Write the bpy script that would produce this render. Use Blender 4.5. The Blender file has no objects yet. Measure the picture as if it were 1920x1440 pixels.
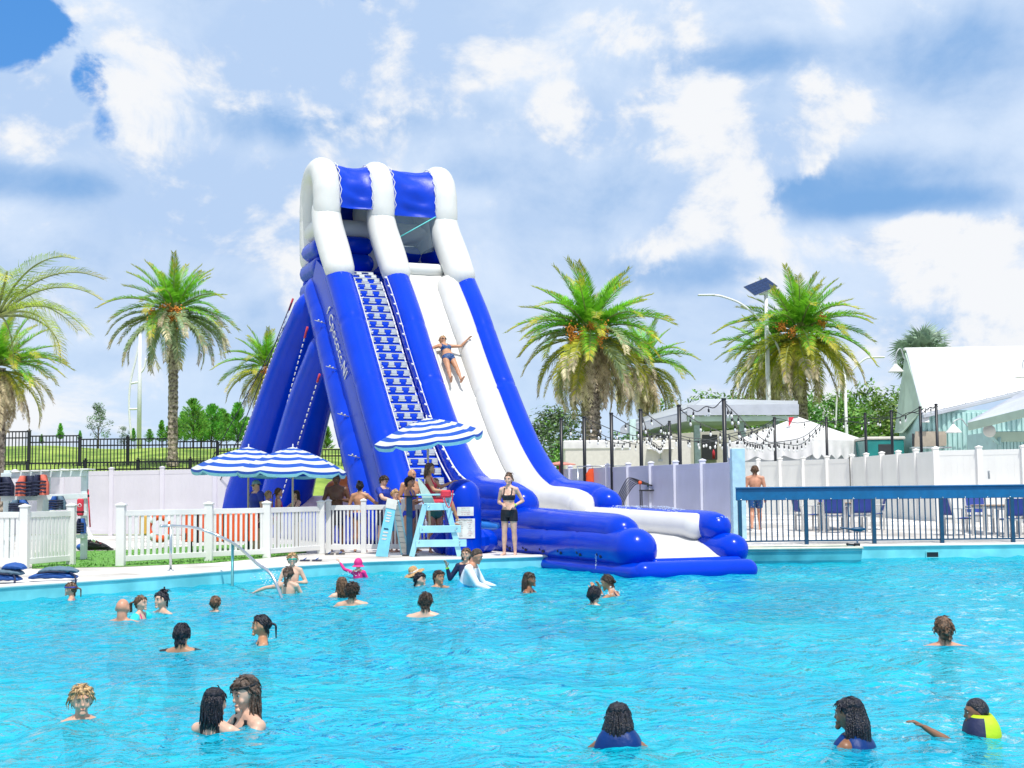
import bpy, math, random
import numpy as np
from mathutils import Vector, Matrix, Euler
R = math.radians
rnd = random.Random(7)
C = bpy.context.scene.collection
SC = bpy.context.scene

# ------------------------------------------------------------------ camera
F_PX, CAM_H = 2600.0, 1.55
TH, ROLL = math.atan(205 / F_PX), 0.0105
_F = Vector((0, math.cos(TH), math.sin(TH)))
_Rt = Vector((1, 0, 0)); _U = Vector((0, -math.sin(TH), math.cos(TH)))
_cr, _sr = math.cos(ROLL), math.sin(ROLL)
CR = _Rt * _cr - _U * _sr
CU = _Rt * _sr + _U * _cr
cam_d = bpy.data.cameras.new('camera'); cam = bpy.data.objects.new('camera', cam_d); C.objects.link(cam)
cam_d.sensor_width = 36; cam_d.lens = 36 * F_PX / 1920; cam_d.clip_end = 3000; cam_d.clip_start = 0.1
m = Matrix.Identity(4)
for i in range(3):
    m[i][0] = CR[i]; m[i][1] = CU[i]; m[i][2] = -_F[i]
m[2][3] = CAM_H
cam.matrix_world = m
SC.camera = cam

def ray(px, py):
    return CR * ((px - 960) / F_PX) + CU * ((720 - py) / F_PX) + _F
def W(px, py, D):
    """a point of the place: seen at (px, py) in the photograph, D metres ahead of the camera"""
    d = ray(px, py); return Vector((0, 0, CAM_H)) + d * (D / d.y)
def G(px, py, z=0.0):
    d = ray(px, py); return Vector((0, 0, CAM_H)) + d * ((z - CAM_H) / d.z)

# ------------------------------------------------------------------ world: sky with broken cumulus
SUN_EL, SUN_H = R(64), Vector((0.30, -0.95, 0)).normalized()
world = bpy.data.worlds.new('World'); SC.world = world; world.use_nodes = True
nt = world.node_tree; nt.nodes.clear()
def N(tree, typ, **kw):
    n = tree.nodes.new(typ)
    for k, v in kw.items():
        if k.startswith('i_'): n.inputs[k[2:]].default_value = v
        else: setattr(n, k, v)
    return n
def mth(tree, op, a, b=None, c=None, clamp=False):
    n = tree.nodes.new('ShaderNodeMath'); n.operation = op; n.use_clamp = clamp
    for i, v in enumerate((a, b, c)):
        if v is None: continue
        if isinstance(v, (int, float)): n.inputs[i].default_value = v
        else: tree.links.new(v, n.inputs[i])
    return n.outputs[0]
def vmth(tree, op, a, b=None):
    n = tree.nodes.new('ShaderNodeVectorMath'); n.operation = op
    for i, v in enumerate((a, b)):
        if v is None: continue
        if isinstance(v, (tuple, list, Vector)): n.inputs[i].default_value = tuple(v)
        else: tree.links.new(v, n.inputs[i])
    return n.outputs['Value'] if op in ('LENGTH', 'DOT_PRODUCT', 'DISTANCE') else n.outputs[0]
def sstep(tree, x, lo, hi, a=0.0, b=1.0):
    n = tree.nodes.new('ShaderNodeMapRange'); n.interpolation_type = 'SMOOTHSTEP'
    tree.links.new(x, n.inputs[0]); n.inputs[1].default_value = lo; n.inputs[2].default_value = hi
    n.inputs[3].default_value = a; n.inputs[4].default_value = b
    return n.outputs[0]
def cmix(tree, f, a, b):
    n = tree.nodes.new('ShaderNodeMix'); n.data_type = 'RGBA'
    for s, v in ((n.inputs[0], f), (n.inputs[6], a), (n.inputs[7], b)):
        if isinstance(v, (int, float)): s.default_value = v
        elif isinstance(v, (tuple, list)): s.default_value = tuple(v) if len(v) == 4 else tuple(v) + (1,)
        else: tree.links.new(v, s)
    return n.outputs[2]

SKY_STRENGTH = 0.11
tc = N(nt, 'ShaderNodeTexCoord'); dirv = tc.outputs['Generated']
sky = N(nt, 'ShaderNodeTexSky', sky_type='NISHITA', sun_disc=False, sun_elevation=SUN_EL,
        sun_rotation=math.atan2(SUN_H.x, SUN_H.y), air_density=1.0, dust_density=0.6, ozone_density=2.5)
def fbm(vec, scale, detail, rough, dist=0.0):
    n = N(nt, 'ShaderNodeTexNoise', noise_dimensions='3D')
    nt.links.new(vec, n.inputs['Vector']); n.inputs['Scale'].default_value = scale
    n.inputs['Detail'].default_value = detail; n.inputs['Roughness'].default_value = rough
    n.inputs['Distortion'].default_value = dist
    return n.outputs['Fac']
st = vmth(nt, 'MULTIPLY', dirv, (1.0, 1.0, 1.25))
def dens(offset):
    v = vmth(nt, 'ADD', st, offset)
    big = fbm(v, 4.2, 2, 0.5); fine = fbm(v, 10.0, 10, 0.60, 0.35)
    return mth(nt, 'ADD', mth(nt, 'MULTIPLY', big, 0.45), mth(nt, 'MULTIPLY', fine, 0.55))
base_off = Vector((3.7, 1.3, 0.35))
d0 = dens(base_off); d1 = dens(base_off + Vector((0.02, 0.0, 0.085)))
def blob(px, py, sx, sy):
    n0 = ray(px, py).normalized()
    v = vmth(nt, 'SUBTRACT', dirv, n0)
    v = vmth(nt, 'MULTIPLY', v, (F_PX / sx, F_PX / sx, F_PX / sy))
    return sstep(nt, vmth(nt, 'LENGTH', v), 0.15, 1.0, 1.0, 0.0)
def blobs(lst):
    acc = None
    for px, py, sx, sy, k in lst:
        b = mth(nt, 'MULTIPLY', blob(px, py, sx, sy), k)
        acc = b if acc is None else mth(nt, 'ADD', acc, b)
    return acc
hole = blobs([(40, 40, 150, 80, 0.95), (180, 150, 70, 90, 0.62), (205, 250, 60, 70, 0.6), (690, -5, 45, 30, 0.8), (20, 110, 90, 50, 0.5)])
bright = blobs([(620, 90, 430, 165, 0.16), (70, 200, 140, 130, 0.14), (430, 390, 330, 150, 0.15), (1040, 380, 190, 105, 0.13), (1450, 290, 170, 110, 0.15), (1350, 400, 150, 80, 0.15),
                (1760, 450, 260, 65, 0.13), (1060, 240, 170, 100, 0.12), (160, 540, 260, 110, 0.09), (1100, 70, 260, 110, 0.09), (1620, 190, 160, 110, 0.07), (1870, 545, 160, 45, 0.10), (1330, 590, 190, 50, 0.08), (560, 590, 130, 60, 0.08)])
grey = blobs([(600, 225, 420, 85, 0.55), (1590, 350, 380, 95, 0.85), (1800, 100, 260, 130, 0.6), (60, 340, 200, 55, 0.55), (1400, 110, 260, 60, 0.5),
              (1280, 510, 330, 60, 0.55), (1800, 610, 320, 60, 0.5), (880, 320, 180, 60, 0.35), (1750, 380, 260, 40, 0.5), (150, 680, 240, 50, 0.3), (330, 640, 120, 50, 0.35)])
lown = fbm(vmth(nt, 'ADD', st, (9.1, 4.2, 2.2)), 5.0, 5, 0.55)
gs = mth(nt, 'ADD', grey, mth(nt, 'ADD', mth(nt, 'MULTIPLY', mth(nt, 'SUBTRACT', lown, 0.5), 1.1), mth(nt, 'MULTIPLY', mth(nt, 'SUBTRACT', d1, d0), 2.0)))
veil = cmix(nt, sstep(nt, gs, -0.25, 0.95), (5.4, 6.4, 7.9), (1.7, 3.4, 6.2))
pd_ = mth(nt, 'SUBTRACT', mth(nt, 'ADD', mth(nt, 'MULTIPLY_ADD', d0, 1.55, -0.275), mth(nt, 'MULTIPLY', bright, 1.2)), mth(nt, 'MULTIPLY', grey, 0.13))
puff = sstep(nt, pd_, 0.465, 0.59)
rel_ = mth(nt, 'ADD', mth(nt, 'MULTIPLY', mth(nt, 'SUBTRACT', lown, 0.5), 1.6), mth(nt, 'ADD', mth(nt, 'MULTIPLY', mth(nt, 'SUBTRACT', d1, d0), 9.0), 0.62))
puffc = cmix(nt, sstep(nt, rel_, 0.0, 1.0), (7.3, 7.45, 7.7), (3.9, 5.2, 7.3))
cl = cmix(nt, puff, veil, puffc)
skyc = cmix(nt, 0.6, sky.outputs[0], (0.3, 2.6, 7.4))
sep = N(nt, 'ShaderNodeSeparateXYZ'); nt.links.new(dirv, sep.inputs[0])
low = sstep(nt, sep.outputs[2], 0.0, 0.16, 0.55, 0.0)
hm_ = sstep(nt, mth(nt, 'ADD', hole, mth(nt, 'MULTIPLY', mth(nt, 'MULTIPLY', mth(nt, 'SUBTRACT', 0.52, d0), 6.5), sstep(nt, hole, 0.0, 0.45))), 0.42, 0.80)
fin = cmix(nt, low, cmix(nt, hm_, cl, skyc), cmix(nt, puff, (4.7, 6.2, 7.9), (7.2, 7.5, 7.9)))
below = sstep(nt, sep.outputs[2], -0.06, -0.01)
fin = cmix(nt, below, (3.0, 3.0, 2.8), fin)
bg = N(nt, 'ShaderNodeBackground', i_Strength=SKY_STRENGTH); nt.links.new(fin, bg.inputs[0])
wo = N(nt, 'ShaderNodeOutputWorld'); nt.links.new(bg.outputs[0], wo.inputs[0])

# ------------------------------------------------------------------ sun
sd = bpy.data.lights.new('sun', 'SUN'); sd.energy = 3.9; sd.angle = R(0.5); sd.color = (1.0, 0.955, 0.88)
sun = bpy.data.objects.new('sun', sd); C.objects.link(sun)
sun_dir = Vector((SUN_H.x * math.cos(SUN_EL), SUN_H.y * math.cos(SUN_EL), math.sin(SUN_EL)))
sun.rotation_euler = (-sun_dir).to_track_quat('-Z', 'Y').to_euler()
sun.location = (20, -20, 60)
SC.view_settings.view_transform = 'Standard'; SC.view_settings.look = 'None'
SC.view_settings.exposure = 0.2; SC.view_settings.gamma = 1.0; SC.view_settings.use_curve_mapping = False
SC.cycles.max_bounces = 8; SC.cycles.transparent_max_bounces = 12
SC.cycles.caustics_reflective = False; SC.cycles.caustics_refractive = False

# ------------------------------------------------------------------ materials
MATS = {}
def mat(name, col, rough=0.5, var=0.08, vscale=6.0, bump=0.0, bscale=30.0, metal=0.0, spec=0.5, transl=0.0, coat=0.0, col2=None, objrand=0.0, emis=None):
    if name in MATS: return MATS[name]
    M = bpy.data.materials.new(name); M.use_nodes = True; t = M.node_tree; t.nodes.clear()
    out = N(t, 'ShaderNodeOutputMaterial'); p = N(t, 'ShaderNodeBsdfPrincipled')
    p.inputs['Roughness'].default_value = rough; p.inputs['Metallic'].default_value = metal
    p.inputs['Specular IOR Level'].default_value = spec; p.inputs['Coat Weight'].default_value = coat
    co = N(t, 'ShaderNodeTexCoord').outputs['Object']
    nz = N(t, 'ShaderNodeTexNoise', i_Scale=vscale, i_Detail=5.0); t.links.new(co, nz.inputs['Vector'])
    lo = tuple(max(0, c * (1 - var * 1.6)) for c in col); hi = tuple(min(1, c * (1 + var)) for c in (col2 or col))
    c = cmix(t, sstep(t, nz.outputs['Fac'], 0.3, 0.7), lo, hi)
    if objrand:
        oi = N(t, 'ShaderNodeObjectInfo'); hs = N(t, 'ShaderNodeHueSaturation'); t.links.new(c, hs.inputs['Color'])
        t.links.new(mth(t, 'ADD', mth(t, 'MULTIPLY', oi.outputs['Random'], 0.05 * objrand), 0.5 - 0.025 * objrand), hs.inputs['Hue'])
        t.links.new(mth(t, 'ADD', mth(t, 'MULTIPLY', oi.outputs['Random'], 0.6 * objrand), 1 - 0.3 * objrand), hs.inputs['Value'])
        c = hs.outputs[0]
    t.links.new(c, p.inputs['Base Color'])
    if bump:
        bn = N(t, 'ShaderNodeTexNoise', i_Scale=bscale, i_Detail=4.0); t.links.new(co, bn.inputs['Vector'])
        b = N(t, 'ShaderNodeBump', i_Strength=min(1, bump), i_Distance=0.02 * max(1, bump)); t.links.new(bn.outputs['Fac'], b.inputs['Height'])
        t.links.new(b.outputs[0], p.inputs['Normal'])
    sh = p.outputs[0]
    if transl:
        tr = N(t, 'ShaderNodeBsdfTranslucent'); t.links.new(c, tr.inputs[0]); mx = N(t, 'ShaderNodeMixShader', i_Fac=transl)
        t.links.new(sh, mx.inputs[1]); t.links.new(tr.outputs[0], mx.inputs[2]); sh = mx.outputs[0]
    t.links.new(sh, out.inputs[0]); MATS[name] = M
    return M

# ------------------------------------------------------------------ mesh builder
class MB:
    def __init__(s): s.v = []; s.f = []; s.m = []; s.sm = []
    def add(s, vs, fs, mi=0, smooth=False):
        o = len(s.v); s.v.extend([tuple(v) for v in vs])
        for f in fs:
            s.f.append([i + o for i in f]); s.m.append(mi); s.sm.append(smooth)
    def box(s, lo, hi, mi=0, ch=0.0, M=None):
        lo = Vector(lo); hi = Vector(hi); c = (lo + hi) / 2; h = (hi - lo) / 2
        ch = min(ch, min(h) * 0.9)
        if ch <= 0:
            vs = [Vector((c.x + sx * h.x, c.y + sy * h.y, c.z + sz * h.z)) for sz in (-1, 1) for sy in (-1, 1) for sx in (-1, 1)]
            fs = [(0, 2, 3, 1), (4, 5, 7, 6), (0, 1, 5, 4), (2, 6, 7, 3), (0, 4, 6, 2), (1, 3, 7, 5)]
        else:
            vs = []; idx = {}
            for sx in (-1, 1):
                for sy in (-1, 1):
                    for sz in (-1, 1):
                        for a in range(3):
                            p = [sx * (h.x - ch), sy * (h.y - ch), sz * (h.z - ch)]
                            p[a] = (sx, sy, sz)[a] * h[a]
                            idx[(sx, sy, sz, a)] = len(vs); vs.append(c + Vector(p))
            fs = []
            for a in range(3):
                b, d = (a + 1) % 3, (a + 2) % 3
                for s1 in (-1, 1):
                    q = []
                    for (u, w) in ((-1, -1), (1, -1), (1, 1), (-1, 1)):
                        k = [0, 0, 0]; k[a] = s1; k[b] = u; k[d] = w; q.append(idx[(k[0], k[1], k[2], a)])
                    fs.append(q if s1 > 0 else q[::-1])
                    for s2 in (-1, 1):   # edge between faces a and b
                        q = []
                        for (ax, w) in ((a, -1), (a, 1), (b, 1), (b, -1)):
                            k = [0, 0, 0]; k[a] = s1; k[b] = s2; k[d] = w; q.append(idx[(k[0], k[1], k[2], ax)])
                        fs.append(q if s1 * s2 < 0 else q[::-1])
            for sx in (-1, 1):
                for sy in (-1, 1):
                    for sz in (-1, 1):
                        q = [idx[(sx, sy, sz, a)] for a in range(3)]
                        fs.append(q if sx * sy * sz > 0 else q[::-1])
        if M is not None: vs = [M @ v for v in vs]
        s.add(vs, fs, mi)
    def beam(s, a, b, w, d, mi=0, up=(0, 0, 1), ch=0.0):
        """a box from a to b; w across, d along the up side"""
        a = Vector(a); b = Vector(b); z = (b - a); L = z.length; z.normalize()
        up = Vector(up)
        if abs(z.dot(up)) > 0.98: up = Vector((0, 1, 0))
        x = up.cross(z).normalized(); y = z.cross(x)
        M = Matrix(((x.x, y.x, z.x, a.x), (x.y, y.y, z.y, a.y), (x.z, y.z, z.z, a.z), (0, 0, 0, 1)))
        s.box((-w / 2, -d / 2, 0), (w / 2, d / 2, L), mi, ch, M)
    def tube(s, pts, r, n=10, mi=0, caps=1, smooth=True, ell=1.0, up=(0, 0, 1), mfun=None, rfun=None):
        """swept tube; caps: 0 none, 1 flat, 2 round; mi or mfun(i, angle)"""
        pts = [Vector(p) for p in pts]; k = len(pts)
        rs = list(r) if isinstance(r, (list, tuple)) else [r] * k
        T = []
        for i in range(k):
            t = pts[min(i + 1, k - 1)] - pts[max(i - 1, 0)]
            T.append(t.normalized() if t.length > 1e-9 else Vector((0, 0, 1)))
        if caps == 2:
            P2, R2, T2 = [], [], []
            for j in range(4):
                a = j / 4 * math.pi / 2
                P2.append(pts[0] - T[0] * rs[0] * math.cos(a)); R2.append(max(rs[0] * math.sin(a), rs[0] * 0.04)); T2.append(T[0])
            P2 += pts; R2 += rs; T2 += T
            for j in range(3, -1, -1):
                a = j / 4 * math.pi / 2
                P2.append(pts[-1] + T[-1] * rs[-1] * math.cos(a)); R2.append(max(rs[-1] * math.sin(a), rs[-1] * 0.04)); T2.append(T[-1])
            pts, rs, T = P2, R2, T2; k = len(pts)
        upv = Vector(up); x = None; vs = []
        for i in range(k):
            if x is None:
                u = upv if abs(T[i].dot(upv)) < 0.97 else Vector((0, 1, 0)) if abs(T[i].y) < 0.9 else Vector((1, 0, 0))
                x = u.cross(T[i]).normalized()
            else:
                x = x - T[i] * x.dot(T[i])
                x = x.normalized() if x.length > 1e-6 else Vector((1, 0, 0))
            y = T[i].cross(x)
            for j in range(n):
                a = 2 * math.pi * j / n
                rr = rs[i] * (rfun(i, a) if rfun else 1.0)
                vs.append(pts[i] + x * (math.cos(a) * rr) + y * (math.sin(a) * rr * ell))
        o = len(s.v); s.v.extend([tuple(v) for v in vs])
        for i in range(k - 1):
            for j in range(n):
                j2 = (j + 1) % n
                s.f.append([o + i * n + j, o + i * n + j2, o + (i + 1) * n + j2, o + (i + 1) * n + j])
                s.m.append(mfun(i, 2 * math.pi * (j + .5) / n) if mfun else mi); s.sm.append(smooth)
        if caps:
            s.f.append([o + j for j in range(n)][::-1]); s.m.append(mi); s.sm.append(smooth)
            s.f.append([o + (k - 1) * n + j for j in range(n)]); s.m.append(mi); s.sm.append(smooth)
    def grid(s, rows, mi=0, smooth=True, close=False, mfun=None):
        o = len(s.v); k = len(rows[0])
        for r_ in rows: s.v.extend([tuple(v) for v in r_])
        for i in range(len(rows) - 1):
            for j in range(k if close else k - 1):
                j2 = (j + 1) % k
                s.f.append([o + i * k + j, o + i * k + j2, o + (i + 1) * k + j2, o + (i + 1) * k + j])
                s.m.append(mfun(i, j) if mfun else mi); s.sm.append(smooth)
    def ball(s, c, r, mi=0, n=10, k=7, M=None):
        c = Vector(c); r = Vector((r, r, r)) if isinstance(r, (int, float)) else Vector(r)
        rows = []
        for i in range(k + 1):
            a = math.pi * i / k
            row = []
            for j in range(n):
                b = 2 * math.pi * j / n
                v = Vector((math.sin(a) * math.cos(b) * r.x, math.sin(a) * math.sin(b) * r.y, -math.cos(a) * r.z))
                row.append(c + (M @ v if M is not None else v))
            rows.append(row)
        s.grid(rows, mi, True, True)
    def lathe(s, prof, n=16, mi=0, M=None, smooth=True):
        rows = []
        for (r_, z) in prof:
            row = [Vector((r_ * math.cos(2 * math.pi * j / n), r_ * math.sin(2 * math.pi * j / n), z)) for j in range(n)]
            rows.append([M @ v for v in row] if M is not None else row)
        s.grid(rows, mi, smooth, True)
    def mesh(s, name, mats):
        me = bpy.data.meshes.new(name); me.from_pydata(s.v, [], s.f)
        for M in (mats if isinstance(mats, (list, tuple)) else [mats]): me.materials.append(M)
        me.polygons.foreach_set('material_index', s.m); me.polygons.foreach_set('use_smooth', s.sm)
        me.update(); return me

def obj(name, data, parent=None, loc=None, rot=None, scale=None):
    o = bpy.data.objects.new(name, data); C.objects.link(o)
    if parent is not None: o.parent = parent
    if loc is not None: o.location = loc
    if rot is not None: o.rotation_euler = rot
    if scale is not None: o.scale = scale if isinstance(scale, (tuple, list)) else (scale,) * 3
    return o
def part(name, mb, mats, parent=None, **kw): return obj(name, mb.mesh(name, mats), parent, **kw)
def tag(o, label=None, cat=None, group=None, kind=None):
    if label: o['label'] = label
    if cat: o['category'] = cat
    if group: o['group'] = group
    if kind: o['kind'] = kind
    return o
def thing(name, label, cat, loc=(0, 0, 0), rz=0.0, group=None):
    o = obj(name, None, None, loc, (0, 0, rz)); o.empty_display_size = 0.2
    return tag(o, label, cat, group)
def structure(o): o['kind'] = 'structure'; return o
def crom(pts, n=6):
    """smooth curve through points"""
    P = [Vector(p) for p in pts]; P = [P[0] * 2 - P[1]] + P + [P[-1] * 2 - P[-2]]; out = []
    for i in range(1, len(P) - 2):
        a, b, c, d = P[i - 1], P[i], P[i + 1], P[i + 2]
        for k in range(n):
            t = k / n
            out.append(0.5 * ((2 * b) + (c - a) * t + (2 * a - 5 * b + 4 * c - d) * t * t + (3 * b - a - 3 * c + d) * t ** 3))
    out.append(P[-2]); return out

white_vinyl = mat('white_vinyl', (0.72, 0.73, 0.72), 0.35, 0.04, 1.5)
white_paint = mat('white_paint', (0.78, 0.78, 0.76), 0.45, 0.04)
black_metal = mat('black_metal', (0.008, 0.010, 0.016), 0.4, 0.1)
navy_metal = mat('navy_metal', (0.003, 0.06, 0.135), 0.4, 0.08)
steel = mat('steel', (0.55, 0.6, 0.63), 0.22, 0.05, metal=0.9)
grey_metal = mat('grey_metal', (0.42, 0.45, 0.47), 0.4, 0.05, metal=0.4)

# ------------------------------------------------------------------ setting: pool, deck, ground
def ss(x): x = max(0.0, min(1.0, x)); return x * x * (3 - 2 * x)
def deckz(X, Y):
    return 0.24 + 0.06 * ss((X - 2) / 3) + ss((X - 4) / 3) * 0.035 * max(0.0, min(10.0, Y - 31.5))
EDGE = [(-34, 15.5)] + [tuple(G(px, py)[:2]) for px, py in ((-160, 1143), (0, 1128), (150, 1117), (300, 1105), (500, 1087), (700, 1073), (870, 1068), (1020, 1063))] + [(2.2, 30.2), (4.2, 31.2), (5.4, 31.5), (34, 31.9)]
def edgeY(X):
    for (x0, y0), (x1, y1) in zip(EDGE, EDGE[1:]):
        if x0 <= X <= x1: return y0 + (y1 - y0) * (X - x0) / (x1 - x0)
    return EDGE[0][1] if X < EDGE[0][0] else EDGE[-1][1]
concrete = mat('pale_concrete', (0.56, 0.53, 0.49), 0.8, 0.16, 0.7, 0.3, 60, col2=(0.70, 0.67, 0.63))
xs = [-34 + 0.5 * i for i in range(137)]
mb = MB(); rows = []
for j, v in enumerate((0, 0.02, 0.06, 0.12, 0.2, 0.3, 0.45, 0.65, 1.0)):
    row = []
    for X in xs:
        y0 = edgeY(X) + 0.32; Y = y0 + (60 - y0) * v
        row.append((X, Y, deckz(X, Y)))
    rows.append(row)
mb.grid(rows, 0, False)
t_ = concrete.node_tree; pb_ = next(n for n in t_.nodes if n.type == 'BSDF_PRINCIPLED'); src_ = pb_.inputs['Base Color'].links[0].from_socket; co_ = N(t_, 'ShaderNodeTexCoord').outputs['Object']
w1 = N(t_, 'ShaderNodeTexNoise', i_Scale=0.9, i_Detail=6.0, i_Distortion=0.8); w2 = N(t_, 'ShaderNodeTexNoise', i_Scale=7.0, i_Detail=4.0)
for w_ in (w1, w2): t_.links.new(co_, w_.inputs['Vector'])
wet = mth(t_, 'MULTIPLY', sstep(t_, w1.outputs['Fac'], 0.50, 0.62), sstep(t_, w2.outputs['Fac'], 0.38, 0.62))   # splashed patches and stains on the slabs
t_.links.new(cmix(t_, mth(t_, 'MULTIPLY', wet, 0.45), src_, (0.30, 0.25, 0.21)), pb_.inputs['Base Color'])
structure(part('pool_deck', mb, concrete))
joint_m = mat('joint_grey', (0.35, 0.33, 0.31), 0.9)
# coping and wall
cop = mat('coping_white', (0.80, 0.79, 0.76), 0.6, 0.05, 3)
mb = MB(); rows = []
for dy, dz in ((0.33, -0.02), (0.33, 0.012), (0.02, 0.012), (-0.03, 0.004), (-0.045, -0.02), (-0.03, -0.045), (0.0, -0.05)):
    rows.append([(X, edgeY(X) + dy, deckz(X, edgeY(X)) + dz) for X in xs])
mb.grid(rows, 0, True)
structure(part('pool_coping', mb, cop))
M = mat('pool_wall_paint', (0.16, 0.62, 0.70), 0.45, 0.12, 1.3, col2=(0.22, 0.70, 0.76))
mb = MB()
mb.grid([[(X, edgeY(X), deckz(X, edgeY(X)) - 0.04) for X in xs], [(X, edgeY(X), -0.02) for X in xs], [(X, edgeY(X), -1.35) for X in xs]], 0, False)
structure(part('pool_wall', mb, M))
M = mat('pool_floor_paint', (0.22, 0.74, 0.82), 0.6, 0.08, 1.0)
mb = MB(); mb.add([(-34, -14, -1.35), (34, -14, -1.35), (34, 33, -1.35), (-34, 33, -1.35)], [(0, 1, 2, 3)])
structure(part('pool_floor', mb, M))
mb = MB()
for a, b, c, d in ((-400, -400, -34, 33), (34, -400, 400, 33), (-34, -400, 34, -14)):
    mb.add([(a, b, 0.18), (c, b, 0.18), (c, d, 0.18), (a, d, 0.18)], [(0, 1, 2, 3)])
structure(part('surround', mb, concrete))
mb = MB(); mb.add([(-34, -14, 0.2), (34, -14, 0.2), (34, -14, -1.35), (-34, -14, -1.35)], [(0, 1, 2, 3)])
for x in (-34, 34): mb.add([(x, -14, 0.2), (x, 33, 0.2), (x, 33, -1.35), (x, -14, -1.35)], [(0, 1, 2, 3)])
structure(part('pool_wall', mb, MATS['pool_wall_paint']))

# water ------------------------------------------------------------
def axis(lo, hi, a, b, fine, coarse):
    v = list(np.arange(lo, a, coarse)) + list(np.arange(a, b, fine)) + list(np.arange(b, hi + coarse, coarse)); return np.array(v)
ax = axis(-33.9, 33.9, -10.5, 13.0, 0.075, 1.0); ay = axis(-13.9, 31.9, 7.0, 31.9, 0.085, 1.0)
ay = ay[ay <= 32.0]; ax = ax[ax < 34]
X, Y = np.meshgrid(ax, ay); Z = np.zeros_like(X)
rs = np.random.RandomState(5)
wx = X + 0.35 * np.sin(Y * 0.9 + 1) + 0.2 * np.sin(X * 1.7 + Y * 0.6); wy = Y + 0.35 * np.sin(X * 0.8) + 0.2 * np.sin(Y * 1.9 - X * 0.5)
for k in range(30):
    lam = rs.uniform(0.24, 0.85)
    a = rs.uniform(0, 2 * math.pi); kk = 2 * math.pi / lam
    amp = 0.050 / kk
    gate = 0.55 + 0.45 * np.sin(wx * rs.uniform(0.3, 0.9) + wy * rs.uniform(0.3, 0.9) + rs.uniform(0, 6))
    Z += amp * gate * np.sin(kk * (np.cos(a) * wx + np.sin(a) * wy) + rs.uniform(0, 6.28))
for px_, D_ in [(153,9.9),(403,9.35),(470,9.4),(1160,8.7),(1592,8.6),(1832,8.9),(341,14.2),(490,14.9),(1770,14),(230,17.6),(264,18.1),(303,18.5),(404,19),(133,21.2),(541,22.3),(548,23.6),(672,26.2),(641,21.3),(661,19.7),(798,18),(776,26),(787,23.7),(823,23.4),(885,23.2),(993,21.8),(1114,19.3),(1139,20.9)]:   # rings spreading from each swimmer
    q_ = W(px_, 1000, D_); r_ = np.hypot(X - q_.x, Y - D_); Z += 0.016 * np.exp(-r_ / 0.55) * np.sin((r_ - 0.2) * 2 * math.pi / 0.30 + px_)
ny, nx = X.shape
vs = np.stack([X.ravel(), Y.ravel(), Z.ravel()], 1)
i = np.arange(ny * nx).reshape(ny, nx)
fs = np.stack([i[:-1, :-1], i[:-1, 1:], i[1:, 1:], i[1:, :-1]], -1).reshape(-1, 4)
me = bpy.data.meshes.new('pool_water'); me.from_pydata(vs.tolist(), [], fs.tolist())
me.polygons.foreach_set('use_smooth', [True] * len(me.polygons))
Mw = bpy.data.materials.new('pool_water'); Mw.use_nodes = True; t = Mw.node_tree; t.nodes.clear()
out = N(t, 'ShaderNodeOutputMaterial'); co = N(t, 'ShaderNodeTexCoord').outputs['Object']
n1 = N(t, 'ShaderNodeTexNoise', i_Scale=4.2, i_Detail=4.0, i_Distortion=0.6); t.links.new(co, n1.inputs['Vector'])
n2 = N(t, 'ShaderNodeTexNoise', i_Scale=11.0, i_Detail=3.0, i_Distortion=0.4); t.links.new(co, n2.inputs['Vector'])
hgt = mth(t, 'ADD', mth(t, 'MULTIPLY', n1.outputs['Fac'], 0.7), mth(t, 'MULTIPLY', n2.outputs['Fac'], 0.18))
bp = N(t, 'ShaderNodeBump', i_Strength=1.0, i_Distance=0.16); t.links.new(hgt, bp.inputs['Height'])
df = N(t, 'ShaderNodeBsdfDiffuse')
big = N(t, 'ShaderNodeTexNoise', i_Scale=0.35, i_Detail=3.0); t.links.new(co, big.inputs['Vector'])
WATER_A, WATER_B = (0.0, 0.50, 0.76), (0.0, 0.62, 0.80)
t.links.new(cmix(t, sstep(t, big.outputs['Fac'], 0.35, 0.65), WATER_A, WATER_B), df.inputs[0]); t.links.new(bp.outputs[0], df.inputs['Normal'])
tr = N(t, 'ShaderNodeBsdfTransparent'); tr.inputs[0].default_value = (0.42, 0.90, 0.98, 1)
m1 = N(t, 'ShaderNodeMixShader', i_Fac=0.42); t.links.new(df.outputs[0], m1.inputs[1]); t.links.new(tr.outputs[0], m1.inputs[2])
gl = N(t, 'ShaderNodeBsdfGlossy', i_Roughness=0.06); t.links.new(bp.outputs[0], gl.inputs['Normal'])
fr = N(t, 'ShaderNodeFresnel', i_IOR=1.33); t.links.new(bp.outputs[0], fr.inputs['Normal'])
fac = mth(t, 'MULTIPLY', fr.outputs[0], 0.95)
m2 = N(t, 'ShaderNodeMixShader'); t.links.new(fac, m2.inputs[0]); t.links.new(m1.outputs[0], m2.inputs[1]); t.links.new(gl.outputs[0], m2.inputs[2])
t.links.new(m2.outputs[0], out.inputs[0])
me.materials.append(Mw)
structure(obj('pool_water', me))

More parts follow.
